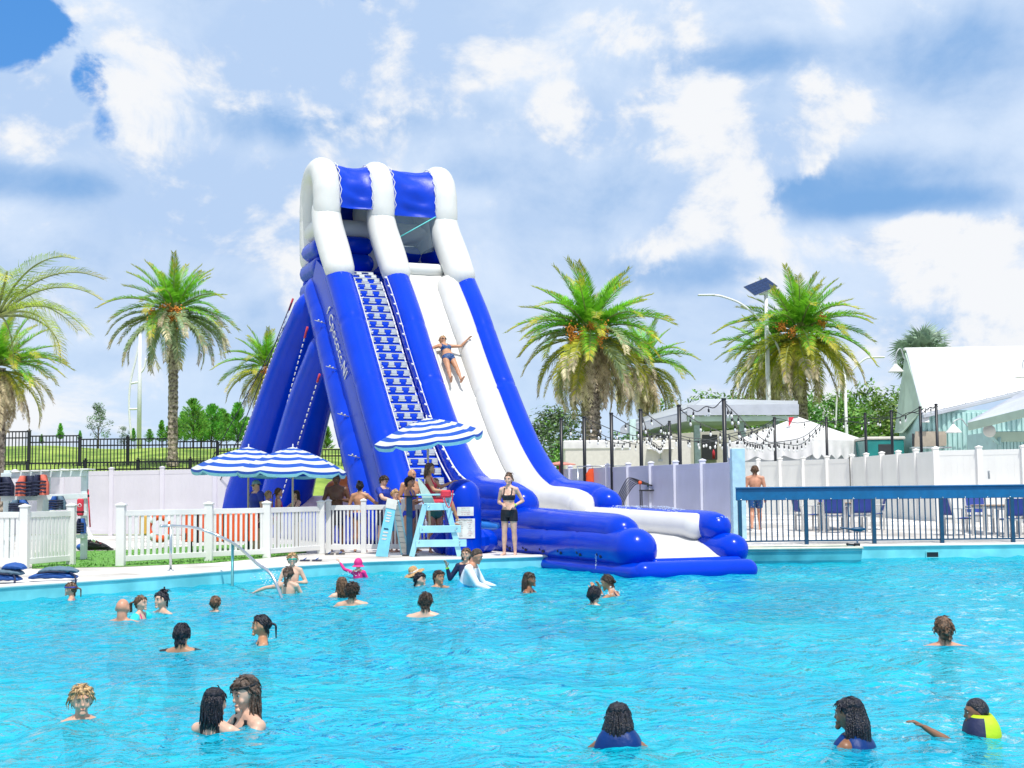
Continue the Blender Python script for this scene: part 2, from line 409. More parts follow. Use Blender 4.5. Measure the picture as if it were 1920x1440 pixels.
# ground beyond, hill, lawn ------------------------------------------------
grass = mat('grass', (0.16, 0.31, 0.03), 0.9, 0.22, 0.7, 1.0, 40, col2=(0.27, 0.37, 0.06))
mb = MB(); mb.add([(-900, 33, 0.12), (900, 33, 0.12), (900, 1500, 0.12), (-900, 1500, 0.12)], [(0, 1, 2, 3)])
structure(part('ground', mb, grass))
def hillz(X, Y):
    k = ss((-1.5 - X) / 6.0)
    return 0.14 + k * (2.7 * ss((Y - 48) / 13) + 1.35 * ss((Y - 58) / 16) + 0.06 * math.sin(X * 0.4) + 0.05 * math.sin(X * 1.1 + Y * .3)) * (1 + 0.004 * (-X - 20))
mb = MB()
mb.grid([[(-95 + 1.0 * i, 48.5 + 0.9 * j, hillz(-95 + 1.0 * i, 48.5 + 0.9 * j)) for i in range(96)] for j in range(60)], 0, True)
structure(part('grassy_hill', mb, grass))
turf = mat('turf', (0.10, 0.30, 0.045), 0.9, 0.3, 8, 1.0, 120, col2=(0.17, 0.42, 0.07))
mb = MB()
pl = [G(x, y, 0.246) for x, y in ((60, 1066), (145, 1064), (240, 1062), (400, 1055), (500, 1046), (575, 1036), (560, 1020), (400, 1022), (240, 1031), (150, 1033), (60, 1036))]
mb.add(pl, [tuple(range(len(pl)))])
structure(part('lawn', mb, turf))
# tufts of the turf edge
mb = MB()
for k in range(2600):
    u = rnd.random(); a = pl[0].lerp(pl[3], u) if rnd.random() < 0.6 else pl[3].lerp(pl[5], u); b = pl[10].lerp(pl[7], u) if a.x < pl[3].x else pl[7].lerp(pl[6], u)
    p = a.lerp(b, rnd.random() ** 2); h = rnd.uniform(0.02, 0.045); d = Vector((rnd.uniform(-1, 1), rnd.uniform(-1, 1), 0)) * 0.015
    mb.add([p - d, p + d, p + Vector((d.y, -d.x, h))], [(0, 1, 2)])
tag(part('grass_blades', mb, turf), kind='stuff')
# dark return inlet in the wall on the right
e = G(1770, 1044, 0.06); yy = edgeY(e.x)
pt = thing('pool_inlet', 'dark rectangular inlet set into the turquoise pool wall at right', 'inlet', (e.x, yy - 0.012, 0.07))
mb = MB(); mb.box((-0.13, -0.004, -0.055), (0.13, 0.01, 0.055)); part('opening', mb, black_metal, pt)
mb = MB()
for lo, hi in (((-0.15, -0.02, 0.055), (0.15, 0.01, 0.075)), ((-0.15, -0.02, -0.075), (0.15, 0.01, -0.055)), ((-0.15, -0.02, -0.055), (-0.13, 0.01, 0.055)), ((0.13, -0.02, -0.055), (0.15, 0.01, 0.055))):
    mb.box(lo, hi)
part('frame', mb, mat('inlet_frame', (0.2, 0.6, 0.66), 0.4), pt)

# ------------------------------------------------------------------ inflatable slide
PHI = R(21.7)
blue = mat('blue_vinyl', (0.0, 0.040, 0.54), 0.22, 0.05, 1.2, 0.3, 4, spec=0.20)
blue2 = mat('cyan_blue_vinyl', (0.01, 0.22, 0.75), 0.3, 0.06, 1.2, 0.25, 5)
whv = mat('white_pvc', (0.68, 0.68, 0.655), 0.38, 0.03, 1.5, 0.35, 4)
bedv = mat('white_slide_bed', (0.66, 0.65, 0.62), 0.42, 0.04, 1.2, 0.9, 3.2)
cord = mat('white_cord', (0.75, 0.75, 0.78), 0.7)
dark_cord = mat('dark_cord', (0.03, 0.03, 0.05), 0.7)
slide = thing('inflatable_slide', 'tall blue and white inflatable water slide with twin canopied lanes running out into the pool', 'water slide', (2.46, 26.0, 0), PHI)
A, B = 1.72, 2.15
def SL(t, b, z):   # local point to world
    c, s = math.cos(PHI), math.sin(PHI)
    return Vector((2.46 + t * c - b * s, 26 + t * s + b * c, z))
def tube_seams(pts, r, every=1.25, depth=0.07):
    L = 0; out = []; last = None; pts2 = []
    for p in pts:
        if last is not None:
            seg = (p - last).length; L += seg
        last = p
        ph = (L % every) / every; dd = min(ph, 1 - ph) * every
        out.append(r * (1 - depth * math.exp(-(dd / 0.05) ** 2)))
    return out
def resample(pts, step=0.1):
    pts = [Vector(p) for p in pts]; out = [pts[0]]
    for a, b in zip(pts, pts[1:]):
        n = max(1, int((b - a).length / step))
        for k in range(1, n + 1): out.append(a.lerp(b, k / n))
    return out
UP = [(15.9, 7.95), (14.7, 6.75), (13.59, 5.47), (12.5, 4.30), (11.55, 3.34), (10.6, 2.52), (9.6, 1.90), (8.6, 1.57), (7.6, 1.50), (6.8, 1.44), (6.1, 1.28)]
def prof(t, r, pts=UP, dz=0.0, db=0.0, every=2.4, step=0.09):
    P = resample(crom([(t, b + db, z + dz) for b, z in pts], 8), step)
    return P, tube_seams(P, r, every)
# left tube of the ladder, centre tube, right tube
P, rr = prof(-A, 0.40, [(16.0, 8.0), (14.9, 6.9), (13.59, 5.45), (12.3, 4.05), (11.2, 2.9), (10.3, 1.95), (9.6, 1.15), (9.1, 0.62)])
mb = MB(); mb.tube(P, rr, 20, caps=2); part('left_tube', mb, blue, slide)
P, rr = prof(0, 0.39)
mb = MB(); mb.tube(P, rr, 20, caps=2); part('centre_tube', mb, blue, slide)
P, rr = prof(B, 0.34)
mb = MB(); mb.tube(P, rr, 20, caps=2); part('right_tube', mb, blue, slide)
P, rr = prof(B - 0.50, 0.36, dz=-0.16, pts=UP[:-1] + [(6.4, 1.36)])
mb = MB(); mb.tube(P, rr, 18, caps=2); part('inner_wall', mb, whv, slide)
P, rr = prof(B - 0.62, 0.20, dz=-0.30, pts=UP[:-1])
mb = MB(); mb.tube(P, rr, 14, caps=2); part('inner_wall', mb, whv, slide)
P, rr = prof(0.33, 0.22, dz=-0.22, pts=UP[:-1])
mb = MB(); mb.tube(P, rr, 14, caps=2); part('inner_wall', mb, whv, slide)
# side walls under the tubes (thick quilted panels)
def side_wall(t0, t1, pts, drop, name, m_):
    top = resample(crom([(0, b, z) for b, z in pts], 8), 0.15); rows = []
    n = len(top)
    for tt in (t0, t1):
        for q in (0, 0.33, 0.66, 1.0):
            row = []
            for i, p in enumerate(top):
                a = top[max(0, i - 1)]; c = top[min(n - 1, i + 1)]; tg = (c - a).normalized(); nn = Vector((0, tg.z, -tg.y))
                if nn.z > 0: nn = -nn
                v = p + nn * (drop * q); v.z = max(v.z, 0.27)
                bul = 0.05 * math.sin(q * math.pi) * (1 if tt == t1 else -1)
                row.append((tt + bul, v.y, v.z))
            rows.append(row) if tt == t0 else rows.append(row)
    rows = rows[:4] + rows[4:][::-1]
    mb = MB(); mb.grid(rows + [rows[0]], 0, True)
    part(name, mb, m_, slide)
LP = [(17.2, 8.6), (16.0, 8.0), (14.9, 6.9), (13.59, 5.45), (12.3, 4.05), (11.2, 2.9), (10.3, 1.95), (9.6, 1.2)]
side_wall(-A - 0.36, -A + 0.1, LP, 1.35, 'side_panel', blue)
side_wall(-0.30, 0.30, UP[:-2], 1.1, 'side_panel', blue)
side_wall(B - 0.7, B + 0.1, UP[:-2], 1.1, 'side_panel', blue)
# slide bed
def bed(t0, t1, pts, name, m_, dz=0.0, sag=0.06, n=14, wr=0.012):
    top = resample(crom([(0, b, z + dz) for b, z in pts], 8), 0.07); rows = []
    for i, p in enumerate(top):
        rows.append([(t0 + (t1 - t0) * k / n, p.y, p.z - sag * math.sin(math.pi * k / n) + wr * math.sin(i * 0.55 + 3 * math.sin(k * 0.8 + i * 0.07)) * math.sin(i * 0.13 + k)) for k in range(n + 1)])
    und = [[(t0, p.y, p.z - 0.18) for p in top], [(t1, p.y, p.z - 0.18) for p in top]]
    mb = MB(); mb.grid(rows, 0, True)
    for k, tt in ((0, 0), (n, 1)):
        mb.grid([[r_[k] for r_ in rows], und[tt]], 0, True)
    mb.grid(und, 0, True)
    part(name, mb, m_, slide)
BEDP = [(17.0, 8.55), (16.2, 8.05), (15.3, 7.15), (13.59, 5.25), (12.5, 4.07), (11.55, 3.10), (10.6, 2.27), (9.6, 1.62), (8.6, 1.24), (7.6, 1.08), (6.6, 0.98), (5.4, 0.82), (3.5, 0.74), (1.7, 0.70), (0.9, 0.54), (0.12, 0.27)]
bed(0.24, B - 0.26, BEDP, 'slide_bed', bedv)
# ladder bed and its steps
LB = [(17.0, 8.2), (16.0, 7.7), (14.9, 6.6), (13.59, 5.2), (12.3, 3.85), (11.2, 2.7), (10.3, 1.75), (9.6, 1.0), (9.2, 0.5)]
bed(-A + 0.3, -0.25, LB, 'ladder_bed', blue, sag=0.0, wr=0)
lad = resample(crom([(0, b, z) for b, z in LB], 8), 0.02)
acc = 0; st_pos = []
for a, b in zip(lad, lad[1:]):
    acc += (b - a).length
    if acc >= 0.335: st_pos.append((a, (b - a).normalized())); acc = 0
sw = A - 0.80
mb = MB()   # one step: white tread roll with hand blocks, blue risers
mb.box((-sw / 2, -0.02, 0.0), (sw / 2, 0.10, 0.05), 0, 0.012)
for k in range(5):
    x0 = -sw / 2 + sw * (k + 0.06) / 5; x1 = -sw / 2 + sw * (k + 0.94) / 5
    if k % 2 == 0: mb.box((x0, -0.015, 0.05), (x1, 0.06, 0.15), 0, 0.012)
    else: mb.box((x0, -0.03, -0.06), (x1, 0.12, 0.085), 1, 0.02)
mb.box((-sw / 2, 0.0, 0.15), (sw / 2, 0.06, 0.185), 0, 0.012)
step_me = mb.mesh('step', [mat('step_white', (0.50, 0.54, 0.56), 0.4), blue])
for p, tg in st_pos:
    up = Vector((0, tg.z, -tg.y)); up = up if up.z > 0 else -up
    o = obj('step', step_me, slide, (-A / 2 - 0.02, p.y, p.z + 0.02))
    o.rotation_euler = (math.atan2(-tg.z, -tg.y) - R(52), 0, 0)
# white lacing cords along the tubes
def lacing(t, pts, off, name='lacing', every=0.42, r=0.022):
    P = resample(crom([(t, b, z) for b, z in pts], 8), 0.12); mb = MB(); mb.tube(P, r, 6)
    L = 0
    for a, b in zip(P, P[1:]):
        L += (b - a).length
        if L > every:
            L = 0; mb.tube([b, b + Vector((off * 0.09, 0, 0.05))], r * 1.1, 5)
    part(name, mb, cord, slide)
lacing(-0.34, [(b, z + 0.22) for b, z in UP[:8]], -1)
lacing(-0.42, [(b + 0.1, z - 0.12) for b, z in UP[:7]], -1, every=5)
lacing(-A + 0.40, [(b, z + 0.14) for b, z in [(15.6, 7.6), (14.9, 6.9), (13.59, 5.45), (12.3, 4.05), (11.2, 2.9), (10.3, 1.95)]], 1, every=0.7, r=0.016)
# sleeves: white hoods between arch and blue tube
for t, r_ in ((-A, 0.47), (0, 0.46), (B - 0.12, 0.47)):
    P = resample(crom([(t, 17.5, 10.17), (t, 17.2, 9.6), (t, 16.4, 8.72), (t, 15.85, 8.12)], 8), 0.1)
    mb = MB(); mb.tube(P, [r_ * (0.93 + 0.07 * math.sin(math.pi * min(1, i / len(P) * 1.0))) for i in range(len(P))], 22, caps=2)
    part('sleeve', mb, whv, slide)
# arches over the platform
B0, B1, ZB = 17.35, 19.15, 10.22
bc, br = (B0 + B1) / 2, (B1 - B0) / 2
def arch_pts(t, r_in=0.0):
    P = [Vector((t, B0 + r_in, ZB - 0.1))]
    for k in range(25):
        a = math.pi * k / 24; c_ = math.cos(a); P.append(Vector((t, bc - (br - r_in) * math.copysign(abs(c_) ** 0.8, c_), ZB + 0.05 + (1.27 - r_in) * max(0.0, math.sin(a)) ** 0.8)))
    P.append(Vector((t, B1 - r_in, ZB - 0.1))); return P
for t in (-A, 0, B - 0.12):
    P = resample(arch_pts(t), 0.1); mb = MB(); mb.tube(P, [0.42 * (1 - 0.02 * (i % 3 == 0)) for i in range(len(P))], 22, caps=2); part('arch', mb, whv, slide)
    P = [Vector((t, B1 + 0.0, ZB - 0.1)), Vector((t, B1, 9.5)), Vector((t, B1 - 0.05, 8.9))]
    mb = MB(); mb.tube(P, 0.42, 18, caps=2); part('arch_base', mb, whv, slide)
# blue canopy panels
def canopy(t0, t1, z_end, name):
    P = [p for p in arch_pts(0, -0.22)]; rows = []
    P = [Vector((0, B0 - 0.24, z_end))] + P[1:]
    P = resample(P, 0.06)
    for i, p in enumerate(P):
        row = []
        for k in range(17):
            u = k / 16; s_ = math.sin(math.pi * u)
            w = 0.028 * math.sin(i * 0.9 + 4 * u + 1.7 * math.sin(i * 0.21)) * s_ + 0.02 * math.sin(i * 0.37 - 6 * u) * s_
            d = Vector((0, p.y - bc, p.z - ZB + 0.2)).normalized()
            row.append(Vector((t0 + (t1 - t0) * u, p.y, p.z)) + d * (w - 0.09 * s_))
        rows.append(row)
    mb = MB(); mb.grid(rows, 0, True); part(name, mb, canopy_m, slide)
canopy_m = mat('blue_canopy_vinyl', (0.0, 0.04, 0.50), 0.36, 0.06, 2, 0.3, 7, spec=0.25)
canopy(-A + 0.36, -0.34, ZB + 0.02, 'canopy_panel'); canopy(0.34, B - 0.46, ZB - 0.12, 'canopy_panel')
for t, s_ in ((-A + 0.37, 1), (-0.36, -1), (0.36, 1), (B - 0.48, -1)):   # canopy lacing
    mb = MB(); P = resample(arch_pts(t, -0.27)[1:15], 0.14)
    mb.tube([a + Vector((0.03 * (1 if i % 2 else -1), 0, 0)) for i, a in enumerate(P)], 0.012, 4)
    part('lacing', mb, cord, slide)
# mesh curtain on the slide bay
net = bpy.data.materials.new('grey_mesh'); net.use_nodes = True; t_ = net.node_tree; t_.nodes.clear()
o_ = N(t_, 'ShaderNodeOutputMaterial'); p_ = N(t_, 'ShaderNodeBsdfPrincipled'); p_.inputs['Base Color'].default_value = (0.07, 0.11, 0.15, 1); p_.inputs['Roughness'].default_value = 0.35
q_ = N(t_, 'ShaderNodeBsdfTransparent'); x_ = N(t_, 'ShaderNodeMixShader', i_Fac=0.38)
t_.links.new(p_.outputs[0], x_.inputs[1]); t_.links.new(q_.outputs[0], x_.inputs[2]); t_.links.new(x_.outputs[0], o_.inputs[0])
mb = MB(); rows = []
for i in range(13):
    v = i / 12
    rows.append([(0.36 + (B - 0.84) * u, B0 - 0.22 - 0.05 * math.sin(7 * u) * v + 0.15 * v, ZB - 0.12 - v * (1.02 + 0.12 * math.sin(math.pi * u))) for u in [k / 14 for k in range(15)]])
mb.grid(rows, 0, True); part('mesh_curtain', mb, net, slide)
mb = MB(); mb.tube([(0.40, B0 - 0.3, ZB - 0.85), (B - 0.5, B0 - 0.3, ZB - 0.1)], 0.02, 6); part('strap', mb, mat('teal_strap', (0.12, 0.6, 0.58), 0.5), slide)
# side window of the left arch (mesh in a half-oval), back and side platform walls
mb = MB(); pts = [(-A - 0.05, bc + 0.78 * math.cos(math.pi * k / 16), ZB - 0.28 + 1.12 * math.sin(math.pi * k / 16)) for k in range(17)]
mb.add(pts, [tuple(range(17))]); part('side_window', mb, net, slide)
def roll(name, a, b, r_, m_, n=14): 
    mb = MB(); P = resample([a, b], 0.15); mb.tube(P, tube_seams(P, r_, 0.5, 0.03), n, caps=2); part(name, mb, m_, slide)
roll('platform_wall', (-A - 0.02, B0 + 0.2, 9.72), (-A - 0.02, B1 - 0.1, 9.72), 0.34, whv)
for k in range(3):
    roll('platform_wall', (-A - 0.08, B0 + 0.15, 9.08 - 0.60 * k), (-A - 0.08, B1 + 0.05, 9.08 - 0.60 * k), 0.33, blue)
    roll('platform_wall', (B - 0.1, B0 + 0.15, 9.08 - 0.60 * k), (B - 0.1, B1 + 0.05, 9.08 - 0.60 * k), 0.33, blue)
    roll('back_wall', (-A, B1, 9.2 - 0.55 * k), (B - 0.1, B1, 9.2 - 0.55 * k), 0.33, blue)
roll('back_wall', (-A, B1 - 0.05, 9.9), (B - 0.1, B1 - 0.05, 9.9), 0.36, whv)
roll('back_wall', (-A + 0.3, B0 + 1.0, 8.75), (-0.3, B0 + 1.0, 8.75), 0.32, blue)
roll('back_wall', (-A + 0.3, B0 + 1.0, 9.3), (-0.3, B0 + 1.0, 9.3), 0.30, blue)
roll('back_wall', (-A + 0.3, B0 + 1.2, 9.85), (-0.3, B0 + 1.2, 9.85), 0.30, whv)
mb = MB(); mb.box((-A, B0, 7.7), (B - 0.1, B1, 8.25), 0, 0.1); part('platform', mb, blue, slide)
roll('lip', (0.42, 16.55, 8.35), (B - 0.62, 16.55, 8.35), 0.2, whv)
# rear support column and legs
def leg(name, pts, r, n=18, ell=1.0, every=1.1):
    P = resample(crom(pts, 6), 0.12); rs_ = [r[0] + (r[1] - r[0]) * i / (len(P) - 1) for i in range(len(P))]
    sm_ = tube_seams(P, 1.0, every, 0.06); mb = MB(); mb.tube(P, [a * b for a, b in zip(rs_, sm_)], n, caps=2, ell=ell); part(name, mb, blue, slide)
for t, sgn in ((-A - 0.1, -1), (B - 0.1, 1)):
    leg('support_column', [(t, b + 1.75, z - 0.25) for b, z in LP[1:]] , (0.52, 0.62))
    leg('support_leg', [(t, 18.6, 7.3), (t + sgn * 0.35, 20.3, 5.6), (t + sgn * 0.85, 22.2, 3.0), (t + sgn * 1.3, 23.9, 0.55)], (0.62, 0.80), every=9)
    leg('support_leg', [(t, 16.6, 5.9), (t + sgn * 0.2, 18.2, 4.4), (t + sgn * 0.4, 19.9, 2.2), (t + sgn * 0.55, 20.9, 0.5)], (0.6, 0.85), every=9)
    leg('support_beam', [(t, 12.4, 0.55), (t + sgn * 0.3, 17, 0.6), (t + sgn * 0.6, 21, 0.65)], (0.5, 0.55), every=9)
# dark rope ties and dotted lacing on the legs
for pts in ([(-A - 0.55, 18.9, 7.6), (-A - 1.95, 24.3, 0.9)], [(-A - 0.75, 18.9, 7.5), (-A - 1.9, 22.6, 2.9), (-A - 2.6, 25.2, 0.3)], [(-A - 0.1, 20.1, 8.0), (-A - 3.2, 27.0, 0.3)]):
    mb = MB(); mb.tube(pts, 0.016, 5); part('tie_rope', mb, dark_cord, slide)
for pts in ([(-A - 0.75, 16.7, 6.5), (-A - 1.25, 20.6, 1.6)], [(-A - 0.7, 15.4, 5.0), (-A - 1.2, 18.3, 1.4)], [(-A - 0.60, 19.3, 7.7), (-A - 1.9, 23.4, 2.0)]):
    P = resample(pts, 0.1); mb = MB()
    for i in range(0, len(P) - 1, 2): mb.tube([P[i], P[i + 1]], 0.02, 5)
    part('tie_stitching', mb, cord, slide)['kind'] = 'stuff'
    mb = MB(); mb.tube([Vector(pts[0]), Vector(pts[0]).lerp(Vector(pts[1]), 0.06)], 0.035, 5); part('buckle', mb, mat('red_strap', (0.6, 0.05, 0.08), 0.6), slide)
# ties between column and side panel
mb = MB()
for b, z in LP[2:7]:
    c_ = Vector((-A - 0.62, b + 0.95, z - 0.3)); mb.ball(c_, 0.035, 0, 6, 4); mb.ball(c_ + Vector((0.1, 0.05, -0.04)), 0.035, 0, 6, 4); mb.tube([c_ + Vector((-0.12, 0, 0)), c_ + Vector((0.2, 0, -0.08))], 0.012, 5)
part('column_tie', mb, grey_metal, slide)['kind'] = 'stuff'
# lettering down the left side
def text_mesh(body, size, extrude=0.004, align='CENTER', shear=0.0, spacing=1.0):
    cu = bpy.data.curves.new('lettering', 'FONT'); cu.body = body; cu.size = size; cu.extrude = extrude; cu.align_x = align; cu.align_y = 'CENTER'; cu.shear = shear; cu.space_character = spacing
    cu.resolution_u = 2
    o = bpy.data.objects.new('lettering', cu); C.objects.link(o)
    dg = bpy.context.evaluated_depsgraph_get(); me = bpy.data.meshes.new_from_object(o.evaluated_get(dg))
    bpy.data.objects.remove(o); bpy.data.curves.remove(cu); return me
a_ = Vector((0, 16.2, 7.6)); b_ = Vector((0, 12.3, 3.5)); d_ = (b_ - a_).normalized()
me = text_mesh('f Cpococc.NI', 0.52, spacing=1.05, shear=0.2); me.materials.clear(); me.materials.append(whv)
nrm = Vector((-1, 0, 0)); yv = nrm.cross(d_)
Mx = Matrix(((d_.x, yv.x, nrm.x, -A - 0.43), (d_.y, yv.y, nrm.y, 14.55), (d_.z, yv.z, nrm.z, 5.85), (0, 0, 0, 1)))
o = obj('lettering', me, slide); o.matrix_local = Mx
# run-out: stacked tubes, float, end wall
def runtube(name, t, pts, r, m_=blue, every=1.6):
    P = resample(crom([(t, b, z) for b, z in pts], 6), 0.1); mb = MB(); mb.tube(P, tube_seams(P, r, every, 0.04), 22, caps=2); part(name, mb, m_, slide)
runtube('run_out_tube', -0.06, [(7.2, 0.93), (5.0, 0.89), (3.0, 0.84), (1.3, 0.80), (0.85, 0.76)], 0.34)
runtube('run_out_tube', -0.08, [(7.0, 0.52), (4.0, 0.50), (1.5, 0.50), (0.28, 0.46)], 0.42)
runtube('run_out_tube', B - 0.17, [(7.2, 0.95), (5.0, 0.94), (3.0, 0.90), (1.3, 0.88), (0.78, 0.84)], 0.29)
runtube('run_out_tube', B - 0.13, [(7.0, 0.52), (4.0, 0.48), (1.5, 0.47), (0.28, 0.42)], 0.31)
runtube('inner_wall', B - 0.40, [(7.4, 0.98), (5.0, 0.93), (3.0, 0.88), (1.25, 0.85)], 0.27, whv)
runtube('end_tube', 0, [(6.9, 1.0), (6.3, 0.95)], 0.36)
mb = MB(); P = resample([(0.2, 0.0, 0.22), (B - 0.2, 0.0, 0.22)], 0.1); mb.tube(P, 0.09, 14, caps=2); part('end_tube', mb, blue, slide)
def slab(name, t0, t1, b0, b1, z0, z1, m_, r=0.15):
    mb = MB(); mb.box((t0, b0, z0), (t1, b1, z1), 0, r); part(name, mb, m_, slide)
mb = MB()
for t in (-0.22, 0.2, 0.65, 1.1, 1.55, B - 0.28):
    P = resample([(t, -0.30, 0.06), (t, 7.0 if t < 1 else 5.5, 0.06)], 0.2); mb.tube(P, 0.30, 14, caps=2, ell=0.62, up=(0, 0, 1))
P = resample([(-0.25, -0.40, 0.07), (B - 0.24, -0.40, 0.07)], 0.2); mb.tube(P, 0.21, 14, caps=2)
part('float', mb, blue, slide)
mb = MB()   # dark inlet slots and dribbling outlets along the run-out
for k in range(6):
    b = 0.9 + k * 0.95
    mb.tube([(-0.40, b, 0.36), (-0.47, b + 0.10, 0.32)], 0.035, 6); mb.tube([(-0.40, b + 0.14, 0.40), (-0.47, b + 0.24, 0.36)], 0.035, 6)
part('drain_slot', mb, mat('dark_hole', (0.01, 0.01, 0.05), 0.6), slide)['kind'] = 'stuff'
wat = mat('splash_water', (0.75, 0.85, 0.92), 0.1, 0.05, spec=0.8)
mb = MB()
for b in (1.2, 5.6):
    for k in range(26): mb.ball((-0.46 - 0.02 * rnd.random() - 0.0012 * k, b + 0.02 * rnd.uniform(-1, 1) - 0.004 * k, 0.36 - 0.013 * k), rnd.uniform(0.005, 0.011), 0, 5, 4)
part('water_dribble', mb, wat, slide)['kind'] = 'stuff'
mb = MB()   # wet drops on the run-out and top of the lane
for k in range(420):
    b = rnd.uniform(0.4, 5.4); a = rnd.uniform(0.9, 2.2); zc = 0.84 if b > 3 else 0.66 + (b - 0.75) * 0.08
    mb.ball((B - 0.17 + 0.29 * math.cos(a), b, zc + 0.11 + 0.295 * math.sin(a)), rnd.uniform(0.005, 0.012), 0, 4, 3)
part('water_drops', mb, wat, slide)['kind'] = 'stuff'
# base of the lanes beside the deck: stacked horizontal rolls, cyan step, sign pillar
for z, r_, m_ in ((0.50, 0.30, blue), (0.86, 0.14, blue2), (1.06, 0.22, blue)):
    roll('base_roll', (-0.22, 9.6, z), (-0.22, 6.0, z), r_, m_)
roll('base_roll', (-0.55, 9.3, 0.45), (-0.25, 6.4, 0.42), 0.26, blue)
roll('base_step', (-0.45, 9.0, 0.80), (-0.32, 6.6, 0.78), 0.13, blue2)
roll('base_roll', (-0.12, 9.4, 1.36), (-0.12, 6.3, 1.28), 0.30, blue)
pc = W(868, 965, 30.2)
c, s = math.cos(-PHI), math.sin(-PHI); dx, dy = pc.x - 2.46, pc.y - 26
ptx, pby = dx * c - dy * s, dx * s + dy * c
mb = MB()
P = [(ptx, pby, 0.30 + 0.1 * k) for k in range(13)]
mb.tube(P, [0.40] * 12 + [0.38], 20, caps=2); part('sign_pillar', mb, blue, slide)
mb = MB(); mb.box((ptx - 0.55, pby + 0.1, 0.26), (ptx + 0.7, pby + 0.8, 0.75), 0, 0.15); part('pillar_base', mb, blue, slide)
mb = MB(); P = resample([(ptx, pby + 0.35, 0.5), (ptx + 0.75, pby + 0.6, 0.5)], 0.1); mb.tube(P, 0.27, 14, caps=2); part('pillar_base', mb, blue, slide)
# placards curved on the pillar, facing the pool: white boards with printed lines
def placard(z0, z1, w, name, seed, title):
    rr_ = random.Random(seed); mb = MB(); a0 = -math.pi / 2 - PHI + R(10); r_ = 0.405; k = 8; ha = w / 2 / r_
    def P_(u, z, e=0.0):
        a = a0 + ha * u; return (ptx + (r_ + 0.012 + e) * math.cos(a), pby + (r_ + 0.012 + e) * math.sin(a), z)
    mb.grid([[P_(-1 + 2 * i / k, z) for i in range(k + 1)] for z in (z0, z1)], 0, True)
    h = z1 - z0
    def line(u0, u1, zc, hh, mi): mb.grid([[P_(u0 + (u1 - u0) * i / 4, z, 0.003) for i in range(5)] for z in (zc - hh / 2, zc + hh / 2)], mi, True)
    part(name, mb, [mat('placard_white', (0.78, 0.78, 0.74), 0.4), mat('ink_black', (0.03, 0.03, 0.04), 0.6), mat('ink_red', (0.5, 0.05, 0.05), 0.6)], slide)
    return P_, a0, r_
def flat_text(body, size, u, z, a0, ha, r_, m_, name='lettering', align='CENTER'):
    me = text_mesh(body, size, 0.001, align); me.materials.clear(); me.materials.append(m_)
    a = a0 + ha * u; n_ = Vector((math.cos(a), math.sin(a), 0)); x_ = Vector((-n_.y, n_.x, 0)) 
    p = Vector((ptx, pby, z)) + n_ * (r_ + 0.018)
    for v in me.vertices:   # wrap the line round the pillar
        aa = a + v.co.x / (r_ + 0.016); q = Vector((ptx + (r_ + 0.016) * math.cos(aa), pby + (r_ + 0.016) * math.sin(aa), z + v.co.y)); v.co = q
    obj(name, me, slide)
P_, a0, r_ = placard(0.60, 1.02, 0.42, 'rules_placard', 3, 'x'); ha = 0.42 / 2 / 0.405
ink, inkr = MATS['ink_black'], MATS['ink_red']
flat_text('ATTENTION', 0.052, 0, 0.985, a0, ha, r_, ink)
for k, (l, r2) in enumerate((('SLIDE', 'DO NOT'), ('RULES', 'RUN'), ('ONE AT', 'NO'), ('A TIME', 'DIVING'), ('FEET', 'KEEP'), ('FIRST', 'CLEAR'), ('WAIT', 'AT OWN'), ('TURN', 'RISK'))):
    flat_text(l, 0.028, -0.5, 0.935 - 0.040 * k, a0, ha, r_, ink); flat_text(r2, 0.028, 0.42, 0.935 - 0.040 * k, a0, ha, r_, inkr if k in (0, 5, 6) else ink)
P_, a0, r_ = placard(1.08, 1.27, 0.36, 'rules_placard', 4, 'x'); ha = 0.36 / 2 / 0.405
for k, l in enumerate(('RIDERS MUST', 'FOLLOW ALL', 'POSTED RULES', 'AT ALL TIMES')): flat_text(l, 0.030, 0, 1.245 - 0.044 * k, a0, ha, r_, inkr if k > 1 else mat('ink_grey', (0.35, 0.33, 0.33), 0.6))
mb = MB(); mb.grid([[(-0.385, 6.0 + 0.02 * math.sin(k), 0.74 + 0.0 * k), (-0.40, 5.75, 0.74)] if k == 0 else [(-0.40 + 0.05 * abs(k - 1), 6.0, 0.70 + 0.16 * k), (-0.41 + 0.05 * abs(k - 1), 5.75, 0.70 + 0.16 * k)] for k in range(3)], 0, False)
part('sticker', mb, mat('placard_white', (0.78, 0.78, 0.74), 0.4), slide)
# orange tip and pale inflatable bits seen between the legs
q = thing('inflatable_obstacle', 'pale pink and orange inflatable seen between the slide legs', 'inflatable', tuple(W(612, 1000, 44)[:2]) + (0.24,))
mb = MB(); P = resample([(-1.0, 0, 0.75), (1.2, 0.1, 0.75)], 0.15); mb.tube(P, 0.55, 16, caps=2); part('body', mb, mat('pale_pink_vinyl', (0.75, 0.55, 0.60), 0.4), q)
mb = MB(); P = resample([(0.3, 0.3, 1.4), (1.3, 0.3, 1.75), (1.9, 0.3, 1.55)], 0.15); mb.tube(P, 0.42, 16, caps=2); part('arm', mb, mat('orange_vinyl', (0.8, 0.2, 0.04), 0.4), q)

